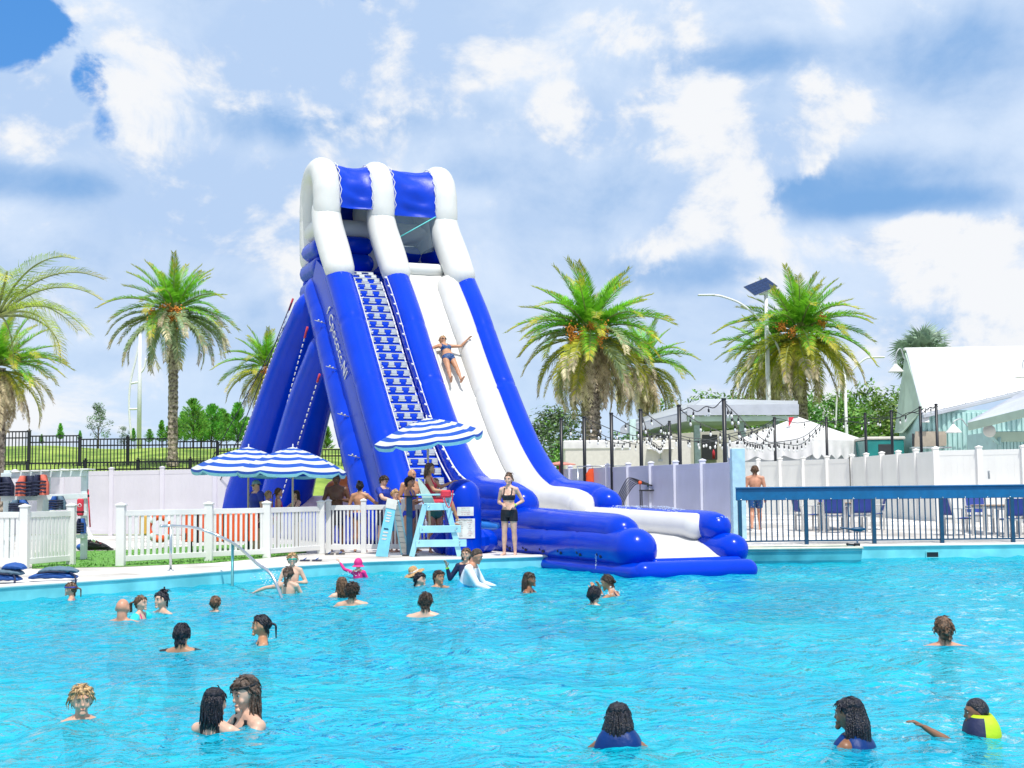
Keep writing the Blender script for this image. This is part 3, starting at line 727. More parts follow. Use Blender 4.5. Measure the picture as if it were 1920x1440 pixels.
# ------------------------------------------------------------------ vegetation
def frond_mesh(name, L, bend, nleaf, ll, mats, droop=0.35, wid=0.035, curl=0.0, seed=1, ragged=0.0, split=None):
    """one feather leaf along +X, arching down by bend; leaflets fold into a V"""
    r_ = random.Random(seed); mb = MB(); n = 14; pts = []; p = Vector((0, 0, 0))
    for i in range(n + 1):
        u = i / n; a = -bend * u ** 1.4; pts.append(p.copy()); p = p + Vector((math.cos(a), curl * u * u, math.sin(a))) * (L / n)
    mb.tube(pts, [0.035 * (1 - 0.85 * i / n) * (L / 2.5) for i in range(n + 1)], 5, 1, caps=1)
    for k in range(nleaf):
        u = 0.14 + 0.86 * (k + 0.3 * r_.random()) / nleaf; x = u * n; i = min(n - 1, int(x)); q = pts[i].lerp(pts[i + 1], x - i); tg = (pts[i + 1] - pts[i]).normalized()
        up = Vector((0, 1, 0)).cross(tg) * -1
        if up.z < 0: up = -up
        ln = ll * (0.45 + 0.55 * math.sin(math.pi * min(1, 0.15 + u * 0.9))) * r_.uniform(0.85, 1.1)
        for s_ in (-1, 1):
            if r_.random() < ragged: continue
            side = Vector((0, s_, 0))
            d = (side * 0.8 + tg * (0.55 + 0.35 * u) + up * r_.uniform(0.15, 0.5)).normalized()
            m1 = q + d * ln * 0.5; d2 = (d + Vector((0, 0, -1)) * droop * r_.uniform(0.5, 1.6)).normalized(); tip = m1 + d2 * ln * 0.5
            w = tg * wid * 0.5
            mi = 0 if (split is None or u < split + r_.uniform(-.12, .12)) else 2
            mb.add([q - w * 0.5, q + w * 0.5, m1 + w, m1 - w, tip], [(0, 1, 2, 3), (3, 2, 4)], mi)
    return mb.mesh(name, mats)
g1 = mat('palm_green', (0.10, 0.36, 0.02), 0.45, 0.25, 3, transl=0.4, col2=(0.22, 0.52, 0.03), objrand=0.5)
g2 = mat('palm_yellow_green', (0.36, 0.46, 0.03), 0.5, 0.25, 3, transl=0.4, col2=(0.55, 0.50, 0.05), objrand=0.5)
g3 = mat('palm_grey_green', (0.30, 0.40, 0.20), 0.6, 0.25, 3, transl=0.2, objrand=0.5)
dryl = mat('palm_dry', (0.46, 0.36, 0.22), 0.8, 0.3, 4, transl=0.3, col2=(0.62, 0.53, 0.36), objrand=0.6)
stemm = mat('palm_stem', (0.22, 0.26, 0.08), 0.5, 0.2, 4)
bark = mat('palm_bark', (0.20, 0.16, 0.125), 0.95, 0.4, 9, 1.0, 25, col2=(0.33, 0.28, 0.22))
fruitm = mat('palm_fruit', (0.62, 0.17, 0.02), 0.6, 0.35, 20, col2=(0.75, 0.30, 0.04))
FR = {}
for nm, args in {
    'up': (2.7, 0.60, 60, 0.50, [g1, stemm, g2], 0.25), 'mid': (2.7, 1.15, 60, 0.54, [g1, stemm, g2], 0.45), 'yel': (2.6, 1.35, 58, 0.52, [g2, stemm, dryl], 0.6),
    'grey': (2.7, 1.5, 58, 0.46, [g3, stemm, dryl], 0.7), 'dry': (2.6, 0.85, 52, 0.42, [dryl, dryl, dryl], 0.9), 'queen': (3.3, 1.5, 70, 0.75, [mat('queen_palm_green', (0.20, 0.40, 0.03), 0.5, 0.3, 3, transl=0.35, col2=(0.38, 0.48, 0.05), objrand=0.4), stemm, g2], 1.1)}.items():
    FR[nm] = [frond_mesh('frond', *args, seed=k * 7 + 3, curl=(-0.25, 0.05, 0.3)[k], ragged=(0.12 if nm in ('dry', 'grey') else 0.02), split=(None if nm in ('dry',) else 0.8), wid=0.046 if nm != 'queen' else 0.022) for k in range(3)]
def palm_trunk_mesh(h, r0, r1, seed):
    r_ = random.Random(seed); mb = MB(); n = 12; k = int(h / 0.11); rows = []
    for i in range(k + 1):
        z = h * i / k; rr_ = r0 + (r1 - r0) * (i / k) + (0.035 * r0 / 0.3 if i % 2 else 0); rr_ *= 1 + 0.15 * math.exp(-z / 0.5)
        rows.append([(rr_ * (1 + r_.uniform(-.09, .09)) * math.cos(2 * math.pi * (j + 0.5 * (i % 4 > 1)) / n), rr_ * (1 + r_.uniform(-.09, .09)) * math.sin(2 * math.pi * (j + 0.5 * (i % 4 > 1)) / n), z + r_.uniform(-.02, .02)) for j in range(n)])
    mb.grid(rows, 0, False, True); return mb.mesh('trunk', bark)
def palm(label, cx, cy, D, R_px, ground, tr_px, mix, seed, fruit=(), group='feather palms beyond the fences', lean=0.0, shape=None):
    """crown heart seen at cx, cy; frond reach R_px in photo pixels"""
    top = W(cx, cy, D); sc = R_px * D / F_PX / 2.15; r_ = random.Random(seed)
    t = thing('palm_tree', label, 'palm tree', (top.x, top.y, ground), 0, group)
    h = top.z - ground; rt = tr_px * D / F_PX / 2
    obj('trunk', palm_trunk_mesh(h, rt * 1.05, rt * 0.95, seed), t)
    order = [k for k, c_ in mix for _ in range(c_)]; n = len(order); az = r_.random() * 6
    cnt = {k: 0 for k, _ in mix}; tot = dict(mix)
    for i, k in enumerate(order):
        az += 2.39996 + r_.uniform(-0.25, 0.25); u = (cnt[k] + 0.5) / tot[k]; cnt[k] += 1
        lo, hi = {'up': (82, 34), 'mid': (40, -2), 'yel': (5, -32), 'grey': (22, -30), 'dry': (-30, -78), 'queen': (65, 2)}[k]
        el = R(lo + (hi - lo) * u + r_.uniform(-6, 6)); s_ = sc * r_.uniform(0.88, 1.08) * {'dry': .95, 'up': .84}.get(k, 1)
        o = obj('frond', FR[k][i % 3], t, (0.06 * math.cos(az), 0.06 * math.sin(az), h + (0.12 if k in ('up', 'mid') else -0.12) * sc))
        o.rotation_euler = Euler((r_.uniform(-.3, .3), -el, az), 'XYZ'); o.scale = (s_, s_, s_)
    for (fx, fz, fr) in fruit:
        mb = MB(); q = random.Random(seed + int(fx * 50))
        for _ in range(70):
            fr = fr * 1.0; v = Vector((q.gauss(0, .40), q.gauss(0, .40), q.gauss(0, .5))) * fr * 1.25
            mb.ball(v, fr * 0.16, 0, 5, 4)
        for _ in range(7): mb.tube([(0, 0.2 * fr, fr * 0.9), (q.gauss(0, .4) * fr, q.gauss(0, .4) * fr, q.gauss(0, .5) * fr)], 0.012, 4)
        part('fruit_cluster', mb, fruitm, t, loc=(fx * sc * 1.15, -1.12 * sc, h + (fz - .22) * sc))['kind'] = 'stuff'
    return t
palm('feather palm left of the slide with orange fruit above a grey hanging skirt', 326, 588, 60, 108, hillz(-14.6, 60), 17, (('up', 17), ('mid', 12), ('grey', 34)), 11, ((-0.4, 0.05, .24), (-0.15, -0.1, .26), (0.12, 0.0, .26), (0.38, 0.1, .24), (0.0, 0.22, .22)))
palm('small feather palm half hidden behind the slide legs', 500, 690, 76, 78, hillz(-13, 76), 12, (('up', 14), ('mid', 14), ('yel', 10), ('dry', 18)), 12, ((0.1, 0.0, .2),))
palm('broad feather palm right of the slide with shaggy dry skirt over a thick trunk', 1106, 628, 66, 130, 0.12, 34, (('up', 20), ('mid', 24), ('yel', 16), ('grey', 12), ('dry', 34)), 13, ((-0.55, 0.25, .26), (-0.5, -0.05, .22), (-0.25, 0.1, .26), (0.3, 0.2, .28), (0.2, -0.05, .24), (0.0, 0.35, .2)))
palm('thin trunked feather palm just behind the broad one right of the slide', 1208, 686, 80, 88, 0.12, 14, (('up', 12), ('mid', 14), ('yel', 14), ('dry', 26)), 14)
palm('feather palm with yellowing fronds and orange fruit in front of the solar lamp', 1498, 628, 73, 122, 0.12, 24, (('up', 20), ('mid', 24), ('yel', 30), ('dry', 10)), 15, ((0.45, 0.55, .3), (-0.7, 0.35, .26), (-0.35, 0.2, .24), (-0.05, 0.1, .22), (0.15, 0.12, .2)))
palm('feather palm with brown skirt partly hidden behind the one by the solar lamp', 1443, 668, 84, 92, 0.12, 12, (('up', 10), ('mid', 14), ('yel', 12), ('dry', 30)), 16)
palm('dark feather palm at the left edge below the pale drooping one', 4, 690, 46, 104, 0.6, 14, (('up', 14), ('mid', 22), ('yel', 10), ('dry', 20)), 17)
palm('pale yellow green palm with long drooping leaflets at the left edge', -8, 585, 40, 150, 0.4, 15, (('queen', 22),), 18)
# fan palm behind the shed roof
def fan_mesh(seed):
    r_ = random.Random(seed); mb = MB(); mb.tube([(0, 0, 0), (0.5, 0, 0.02), (0.95, 0, 0)], [0.02, 0.016, 0.012], 5, 1)
    for k in range(24):
        a = R(-115 + 230 * k / 23); ln = 0.95 * (0.75 + 0.25 * math.cos(a)) * r_.uniform(0.9, 1.05); d = Vector((math.cos(a), math.sin(a), 0.12 * math.cos(a * 3))); w = Vector((-d.y, d.x, 0)) * 0.05
        b = Vector((0.95, 0, 0)); m1 = b + d * ln * 0.55; tip = b + d * ln + Vector((0, 0, -0.28 * r_.uniform(.4, 1.4)))
        mb.add([b, m1 + w + Vector((0, 0, .02)), m1 - w, tip], [(0, 1, 2), (2, 1, 3)], 0)
    return mb.mesh('frond', [mat('fan_palm_green', (0.30, 0.42, 0.30), 0.5, 0.25, 3, transl=0.2, objrand=0.5), stemm])
fans = [fan_mesh(k) for k in range(3)]
top = W(1732, 672, 68); ft = thing('palm_tree', 'grey green fan palm rising behind the white shed roof', 'palm tree', (top.x, top.y, 0.12))
obj('trunk', palm_trunk_mesh(top.z - 0.12, 0.2, 0.17, 4), ft)
for k in range(46):
    el = R(85 - 150 * (k + .5) / 46); az = k * 2.4 + rnd.uniform(-.3, .3)
    o = obj('frond', fans[k % 3], ft, (0, 0, top.z - 0.12), (rnd.uniform(-.7, .7), -el, az), 0.95 * rnd.uniform(.85, 1.1))
# broadleaf, pine and shrub crowns -----------------------------------------
def crown_mesh(name, clumps, nleaf, leaf, m_, seed, flat=1.0):
    r_ = random.Random(seed); mb = MB()
    for (c, rad) in clumps:
        c = Vector(c); n = max(12, int(nleaf * rad * rad))
        for _ in range(n):
            v = Vector((r_.gauss(0, 1), r_.gauss(0, 1), r_.gauss(0, 1))).normalized()
            q = c + Vector((v.x * rad, v.y * rad, v.z * rad * flat)) * (r_.random() ** 0.33)
            a = Vector((r_.gauss(0, 1), r_.gauss(0, 1), r_.gauss(0, .6))).normalized() * leaf * r_.uniform(.6, 1.3); b = a.cross(v + Vector((0.1, 0.2, 0.9))).normalized() * leaf * 0.55
            mb.add([q - a, q + b * .8, q + a, q - b * .8], [(0, 1, 2, 3)], 0 if r_.random() < 0.7 else 1)
    return mb.mesh(name, m_)
leaf_a = mat('leaf_green', (0.08, 0.22, 0.04), 0.55, 0.35, 0.6, transl=0.2, col2=(0.14, 0.32, 0.05), objrand=0.8)
leaf_b = mat('leaf_light', (0.22, 0.38, 0.06), 0.55, 0.3, 0.6, transl=0.2, objrand=0.8)
leaf_p = mat('leaf_pale', (0.13, 0.19, 0.10), 0.6, 0.3, 0.8, transl=0.2, objrand=0.5)
pine_a = mat('pine_green', (0.12, 0.46, 0.10), 0.55, 0.35, 1.0, transl=0.4, col2=(0.22, 0.62, 0.10), objrand=0.4)
pine_b = mat('pine_light', (0.30, 0.58, 0.08), 0.55, 0.25, 1.0, transl=0.2, objrand=0.4)
wood = mat('wood_bark', (0.14, 0.11, 0.085), 0.95, 0.3, 6, 0.8, 20)
def broad_crown(seed, m_, flat=0.8):
    r_ = random.Random(seed); cl = []
    for k in range(20):
        a = r_.random() * 6.28; rr_ = r_.uniform(0.0, 2.6); z = r_.uniform(0.6, 5.2); rr_ *= 1 - 0.5 * (z / 5.4) ** 2
        cl.append(((rr_ * math.cos(a), rr_ * math.sin(a), z), r_.uniform(0.55, 1.05)))
    return crown_mesh('crown', cl, 105, 0.16, m_, seed, flat)
broads = [broad_crown(s_, [leaf_a, leaf_b]) for s_ in (1, 2, 3, 4)]
pales = [broad_crown(s_ + 20, [leaf_p, leaf_a]) for s_ in (1, 2)]
def limb_mesh(seed, h=3.4, r=0.16):
    r_ = random.Random(seed); mb = MB(); mb.tube([(0, 0, 0), (0.05, 0, h * .4), (0.0, 0.05, h)], [r, r * .8, r * .35], 8)
    for k in range(7):
        a = r_.random() * 6.28; z = h * r_.uniform(.35, .9); mb.tube([(0, 0, z), (math.cos(a) * .7, math.sin(a) * .7, z + .7), (math.cos(a) * 1.4, math.sin(a) * 1.4, z + 1.6)], [r * .4, r * .28, r * .1], 5)
    return mb.mesh('trunk', wood)
limbs = [limb_mesh(k) for k in range(3)]
def tree(name, label, x, y, z, sc, crown, trunk, group=None, cat='tree', rot=None, cz=1.2):
    t = thing(name, label, cat, (x, y, z), 0, group)
    obj('trunk', trunk, t, (0, 0, -0.1), (0, 0, 0), sc); obj('crown', crown, t, (0, 0, cz * sc), (0, 0, rnd.random() * 6 if rot is None else rot), (sc, sc, sc * rnd.uniform(.92, 1.08)))
    return t
k = 0
for D, xs_, ytop in ((92, range(1190, 1720, 52), 748), (108, range(1230, 1740, 58), 738), (84, range(1000, 1100, 60), 790)):
    for px in xs_:
        p = W(px + rnd.uniform(-12, 12), 880, D); tp = W(px, ytop + rnd.uniform(-14, 22) + (34 if px < 1290 else 0), D); sc = (tp.z - 0.1) / 6.6
        wh = 'behind the pavilion roof' if 1190 <= px < 1500 else ('between the tent and the green shed' if px >= 1500 else 'far behind the string light poles')
        tree('broadleaf_tree', 'dense green broadleaf tree in the wood ' + wh, p.x, D + rnd.uniform(-3, 3), 0.1, sc, broads[k % 4], limbs[k % 3], 'woodland trees ' + wh); k += 1
for px, D, yt, lb in ((1032, 88, 765, 'pale grey green airy tree just right of the slide'), (1068, 92, 772, 'thin pale tree beside the broad palm trunk'), (1012, 96, 785, 'low pale tree touching the right edge of the slide')):
    p = W(px, 880, D); tp = W(px, yt, D); tree('broadleaf_tree', lb, p.x, D, 0.1, (tp.z - .1) / 6.6, pales[k % 2], limbs[k % 3]); k += 1
def pine_mesh(seed, h=4.0, w=1.25):
    r_ = random.Random(seed); mb = MB(); mb.tube([(0, 0, 0), (0, 0, h * .95)], [0.07, 0.015], 6, 2)
    z = 0.25
    while z < h * 0.97:
        n = 10; rad = w * (1 - z / h) ** 0.62
        for k in range(n):
            a = r_.random() * 6.28; e = R(28 + 30 * z / h); L = rad * r_.uniform(.7, 1.15) + .12; d = Vector((math.cos(a) * math.cos(e), math.sin(a) * math.cos(e), math.sin(e)))
            b = Vector((0, 0, z)); mb.tube([b, b + d * L], [0.018, 0.008], 4, 2)
            for j in range(64):
                q = b + d * L * (0.25 + .8 * r_.random()); v = (d * 0.9 + Vector((r_.gauss(0, .55), r_.gauss(0, .55), r_.gauss(0.25, .45)))).normalized() * r_.uniform(.14, .26); w_ = v.cross(Vector((r_.gauss(0, 1), r_.gauss(0, 1), .3))).normalized() * 0.032
                mb.add([q - w_, q + w_, q + v], [(0, 1, 2)], 0 if r_.random() < .62 else 1)
        z += r_.uniform(.14, .24)
    return mb.mesh('crown', [pine_a, pine_b, wood])
pines = [pine_mesh(s_, 4.0, w_) for s_, w_ in ((1, 1.3), (2, 1.9), (3, 1.1))]
def pine_trunk():
    mb = MB(); mb.tube([(0, 0, -0.3), (0, 0, 0.8)], [0.09, 0.07], 8); return mb.mesh('trunk', wood)
ptm = pine_trunk()
for px, yt, yb, D, pk, lb in ((362, 752, 832, 74, 1, 'bushy young pine right beside the fruiting palm trunk'), (397, 762, 835, 76, 1, 'second bushy pine right of the fruiting palm'), (446, 757, 835, 75, 0, 'tall pointed young pine left of the slide leg'), (303, 790, 832, 78, 2, 'small pine just left of the fruiting palm trunk'),
                              (280, 806, 832, 80, 1, 'low pine beneath the left street lamp'), (113, 795, 826, 76, 2, 'lone small pine above the black fence at left'), (150, 808, 826, 80, 2, 'tiny pine left of the airy tree on the hill'), (612, 800, 850, 80, 0, 'pine seen through the gap between the slide legs'), (250, 804, 830, 80, 2, 'tiny pine left of the street lamp base'), (425, 778, 834, 79, 1, 'small pine between two larger ones left of the slide'), (345, 775, 833, 82, 1, 'pine overlapping the right side of the fruiting palm trunk'), (378, 772, 834, 80, 0, 'pine between the two bushy pines right of the fruiting palm'), (415, 770, 834, 84, 1, 'rear pine right of the second bushy pine'), (462, 785, 835, 80, 1, 'pine half hidden by the outer slide leg'), (316, 800, 832, 77, 1, 'low pine at the left foot of the fruiting palm'), (78, 815, 826, 84, 2, 'tiniest pine on the skyline at far left'), (330, 786, 832, 80, 1, 'pine directly behind the fruiting palm trunk')):
    p = W(px, yb, D); tp = W(px, yt, D); z0 = min(p.z, tp.z - 0.6); sc = (tp.z - z0) / 4.0
    t = thing('pine_tree', lb, 'pine tree', (p.x, D, z0)); obj('trunk', ptm, t, (0, 0, -0.2), None, sc); obj('crown', pines[pk], t, (0, 0, 0), (0, 0, px), sc)
p = W(184, 828, 78); tree('airy_tree', 'airy small tree with sparse leaves on the hill skyline at left', p.x, 78, p.z - .3, 0.34, pales[0], limbs[0])
p = W(232, 830, 84); tree('airy_tree', 'wispy grey shrub beside the left street lamp', p.x, 84, p.z - .3, 0.2, pales[1], limbs[1], cat='shrub')

# ------------------------------------------------------------------ fences
def cap_profile(mb, w, z, mi=0):
    mb.box((-w * .62, -w * .62, z), (w * .62, w * .62, z + 0.03), mi, 0.006); 
    k = w * .55; mb.add([(-k, -k, z + 0.03), (k, -k, z + 0.03), (k, k, z + 0.03), (-k, k, z + 0.03), (0, 0, z + 0.065)], [(0, 1, 4), (1, 2, 4), (2, 3, 4), (3, 0, 4)], mi)
FM = {}
def post_mesh(h, w, m_, base=False):
    key = ('post', round(h, 2), w, m_.name)
    if key not in FM:
        mb = MB(); mb.box((-w / 2, -w / 2, 0), (w / 2, w / 2, h), 0, 0.006); cap_profile(mb, w, h); FM[key] = mb.mesh('post', m_)
    return FM[key]
def box_mesh(name, sx, sy, sz, m_, ch=0.004):
    key = (name, round(sx, 3), round(sy, 3), round(sz, 3), m_.name)
    if key not in FM:
        mb = MB(); mb.box((-sx / 2, -sy / 2, 0), (sx / 2, sy / 2, sz), 0, ch); FM[key] = mb.mesh(name, m_)
    return FM[key]
def picket_fence(label, pts, h, pw, gap, m_, post_w=0.125, z0=0.08, cat='fence', posts=None, group=None, solid=False):
    """pts: world (x, y, z) of the posts"""
    t = thing('picket_fence', label, cat, tuple(pts[0]), 0, group); o0 = Vector(pts[0])
    for i, p in enumerate(pts):
        if posts is None or i in posts: obj('post', post_mesh(h + 0.07, post_w, m_), t, Vector(p) - o0)
    for a, b in zip(pts, pts[1:]):
        a = Vector(a) - o0; b = Vector(b) - o0; d = b - a; L = Vector((d.x, d.y, 0)).length; yaw = math.atan2(d.y, d.x)
        for zz, hh in ((h - 0.13, 0.11), (z0, 0.11)):
            mb = MB(); mb.beam(a + Vector((0, 0, zz + hh / 2)), b + Vector((0, 0, zz + hh / 2)), hh if False else 0.05, hh, 0, (0, 0, 1), 0.005); part('rail', mb, m_, t)
        n = int((L - post_w) / (pw + gap)); pm = box_mesh('picket', pw, 0.022, h - 0.13 - z0 - 0.10, m_)
        s0 = (L - n * (pw + gap) + gap) / 2 + pw / 2
        for k in range(n):
            f = (s0 + k * (pw + gap)) / L; obj('picket', pm, t, a + d * f + Vector((0, 0, z0 + 0.105)), (0, 0, yaw))
    return t
def P(px, py, z): g = G(px, py, z); return (g.x, g.y, z)
picket_fence('short white picket fence at the left edge with its gate leaf', [P(-70, 1066, .24), P(45, 1067, .24), P(133, 1059, .24)], 1.08, 0.085, 0.035, white_vinyl, 0.15)
picket_fence('long white picket fence of wide slats right of the turf gap', [P(226, 1061, .24), P(391, 1052, .24)], 1.08, 0.07, 0.07, white_vinyl, 0.16)
picket_fence('white picket fence section with orange rescue board behind its slats', [P(391.5, 1051.5, .24), P(500, 1046, .24)], 1.08, 0.058, 0.072, white_vinyl, 0.155, posts=(1,))
picket_fence('white picket gate with ribbed slats right of the orange board', [P(500.5, 1045.6, .24), P(602, 1038, .24)], 1.08, 0.085, 0.045, white_vinyl, 0.155, posts=(1,))
picket_fence('narrow slatted white fence between the gate and the lifeguard chair', [P(616, 1037, .24), P(682, 1036.5, .24), P(758, 1035.5, .24), P(840, 1035, .24)], 1.1, 0.04, 0.045, white_vinyl, 0.12)
rail_blue = mat('rail_blue', (0.0, 0.12, 0.30), 0.4, 0.08)
def privacy(label, a, b, n, h, m_, off=0.0, cat='fence', cap=True, skip=()):
    a = Vector(a); b = Vector(b); t = thing('privacy_fence', label, cat, tuple(a)); d = (b - a) / n; yaw = math.atan2(d.y, d.x); L = Vector((d.x, d.y)).length
    for i in range(n + 1): obj('post', post_mesh(h, 0.15, m_), t, d * i)
    mb = MB(); k = max(4, int(L / 0.18)); w = L - 0.16
    for j in range(k):
        x0 = 0.08 + w * j / k; mb.box((x0 + 0.0006, -0.018, 0.16), (x0 + w / k - 0.0006, 0.018, h - 0.2), 0, 0.0012)
    pm = mb.mesh('panel', m_); rm = box_mesh('rail', w, 0.05, 0.15, m_)
    for i in range(n):
        obj('panel', pm, t, d * i, (0, 0, yaw))
        for zz in (0.05, h - 0.22): obj('rail', rm, t, d * i + Vector((math.cos(yaw), math.sin(yaw), 0)) * (L / 2) + Vector((0, 0, zz)), (0, 0, yaw))
    return t
pv_l = mat('shade_lilac_vinyl', (0.66, 0.64, 0.70), 0.4, 0.03, 1.2)  # white fence; the lilac of its shaded face is put into the colour
pv_c = mat('shade_blue_vinyl', (0.66, 0.67, 0.77), 0.35, 0.05, 1.2)  # blue cast of shade painted into the base colour of a white fence
pv_r = mat('cream_vinyl', (0.84, 0.83, 0.80), 0.4, 0.03, 1.0)
privacy('plain white privacy fence behind the life jacket rack at left', (W(-60, 985, 50.5).x, 50.5, 0.24), (W(505, 985, 45.6).x, 45.6, 0.24), 6, 2.30, pv_l)
cA, cB = W(1010, 960, 49), W(1374, 960, 34.2)
privacy('shade-tinted white privacy fence running back behind the slide run out', (cA.x, 49, 0.5), (cB.x, 34.2, 0.40), 9, 1.92, pv_c)
cp = thing('corner_post', 'pale blue square post at the near end of the shade-tinted privacy fence', 'post', (W(1385, 960, 33.9).x, 33.9, 0.38))
part('shaft', (lambda q: (q.box((-0.16, -0.16, 0), (0.16, 0.16, 2.2), 0, 0.01), q)[1])(MB()), mat('pale_blue_paint', (0.42, 0.66, 0.78), 0.5), cp)
rA, rB, rC = W(1384, 960, 53), W(1600, 960, 48), W(1757, 960, 40.5); rD = W(2010, 960, 38.6)
privacy('cream privacy fence behind the dining tables, far run', (rA.x, 53, 0.55), (rB.x, 48, 0.55), 5, 2.15, pv_r)
privacy('cream privacy fence run receding beside the striped green shed', (rB.x, 48, 0.55), (rC.x, 40.5, 0.53), 5, 2.18, pv_r)
gt = privacy('tall cream double gate at the right edge of the patio', (rC.x + 0.02, 40.5, 0.53), (rD.x, 38.6, 0.50), 3, 2.2, pv_r, cat='gate')
gp = W(1857, 890, 39.2); mb = MB(); mb.box((-.03, -.05, -.12), (.03, 0, .12), 0, 0.01); mb.tube([(0, -.05, -.08), (0, -.09, -.05), (0, -.09, .05), (0, -.05, .08)], .012, 6)
part('latch', mb, grey_metal, gt, loc=Vector((gp.x, 39.35, gp.z)) - gt.location)
def iron_fence(label, pts, h, every, bar_r=0.012, pw=0.13):
    """pts: post feet; bars between"""
    t = thing('iron_fence', label, 'fence', tuple(pts[0])); o0 = Vector(pts[0])
    mb = MB(); mb.box((-pw / 2, -pw / 2, -0.4), (pw / 2, pw / 2, h + 0.05), 0, 0.005); mb.box((-pw * .65, -pw * .65, h + .05), (pw * .65, pw * .65, h + .08), 0, .004); mb.ball((0, 0, h + 0.12), 0.045, 0, 8, 6); pm = mb.mesh('post', black_metal)
    for p in pts: obj('post', pm, t, Vector(p) - o0)
    bm_ = box_mesh('bar', bar_r * 2, bar_r * 2, h - 0.08, black_metal, 0)
    for a, b in zip(pts, pts[1:]):
        a = Vector(a) - o0; b = Vector(b) - o0; d = b - a; L = d.length; n = int(L / every)
        z = max(a.z, b.z); a2 = Vector((a.x, a.y, (a.z + b.z) / 2)); b2 = Vector((b.x, b.y, (a.z + b.z) / 2))
        for zz in (h - 0.02, h - 0.30, 0.12):
            mb = MB(); mb.beam(a2 + Vector((0, 0, zz)), b2 + Vector((0, 0, zz)), 0.04, 0.06); part('rail', mb, black_metal, t)
        for k in range(1, n): obj('bar', bm_, t, a2.lerp(b2, k / n) + Vector((0, 0, 0.06)))
    return t
up_p = []
for px, yt in ((-90, 806), (55, 808), (150, 821), (240, 820), (325, 820), (408, 830), (500, 832), (592, 838), (690, 842)):
    q = W(px, yt, 62); up_p.append((q.x, 62, q.z - 1.55))
iron_fence('black iron fence on the grassy hill, upper of the two', up_p, 1.5, 0.145, 0.019)
lo_p = []
for px, yt in ((-46, 868), (52, 866), (160, 864), (259, 863), (357, 861), (455, 861), (550, 860)):
    q = W(px, yt, 55); lo_p.append((q.x, 55, q.z - 1.55))
iron_fence('lower black iron fence just showing above the left privacy fence', lo_p, 1.5, 0.145, 0.017)
iron_fence('black iron fence far behind beside the beige trailer', [(W(x, 860, 70).x, 70, 0.9) for x in (985, 1030, 1075)], 1.5, 0.145, 0.010)
# railing along the pool on the right
rp = thing('pool_railing', 'navy metal railing with a broad top beam along the pool edge', 'railing', (0, 0, 0))
rx0, rx1 = W(1386, 1000, 31.9), W(2020, 1000, 31.95); zf, zt = 0.30, 1.60
mb = MB(); mb.box((rx0.x - .05, 31.92, zt - 0.27), (rx1.x, 31.98, zt), 0, 0.01); mb.box((rx0.x - .05, 31.88, zt), (rx1.x, 32.02, zt + 0.035), 0, 0.008); part('top_beam', mb, rail_blue, rp)
mb = MB(); mb.box((rx0.x, 31.93, 0.38), (rx1.x, 31.97, 0.415)); part('bottom_rail', mb, navy_metal, rp)
pm = box_mesh('post', 0.085, 0.085, 1.06, navy_metal); bm_ = box_mesh('baluster', 0.026, 0.026, 0.93, navy_metal, 0.002)
for px in (1388, 1512, 1639, 1766, 1899): obj('post', pm, rp, (W(px, 1000, 31.95).x, 31.95, zf - 0.02))
px = 1396
while px < 2015:
    if min(abs(px - q) for q in (1388, 1512, 1639, 1766, 1899)) > 8: obj('baluster', bm_, rp, (W(px, 1000, 31.95).x, 31.95, 0.41))
    px += 10.3
mb = MB()
for px in range(1390, 1990, 42): mb.ball((W(px, 930, 31.9).x, 31.91, zt - 0.25), 0.018, 0, 6, 4)
part('bolt', mb, steel, rp)['kind'] = 'stuff'
# curved steel hand rail at the steps
a = G(320, 1070, .24); b = G(436, 1098, 0.0); e_ = G(505, 1080, 0.0)
zt_ = a.z + 0.80; hr = thing('pool_handrail', 'curved steel handrail arching from deck into the pool', 'handrail', tuple(a))
def rel(v): return Vector(v) - a
k1 = W(300, 987, a.y - 0.1); k2 = W(325, 986, a.y); k3 = W(375, 992, a.y - 0.3); k4 = W(436, 1018, b.y); k5 = W(480, 1055, 21.9); k6 = W(512, 1083, 21.4); k7 = Vector((k6.x + .25, 21.3, -.3))
mb = MB(); mb.tube([rel(v) for v in crom([k1, k2, k3, k4, k5, k6, k7], 8)], 0.026, 10); part('rail', mb, steel, hr)
mb = MB(); mb.tube([rel(a), rel(W(320, 987, a.y))], 0.024, 10); mb.lathe([(0.06, 0), (0.06, .012), (0.03, .02)], 12); part('post', mb, steel, hr)
kk = W(436, 1018, b.y); mb = MB(); mb.tube([rel((kk.x, b.y, -1.2)), rel(kk)], 0.026, 10); part('post', mb, mat('teal_steel', (0.12, 0.42, 0.45), 0.3, metal=0.5), hr)
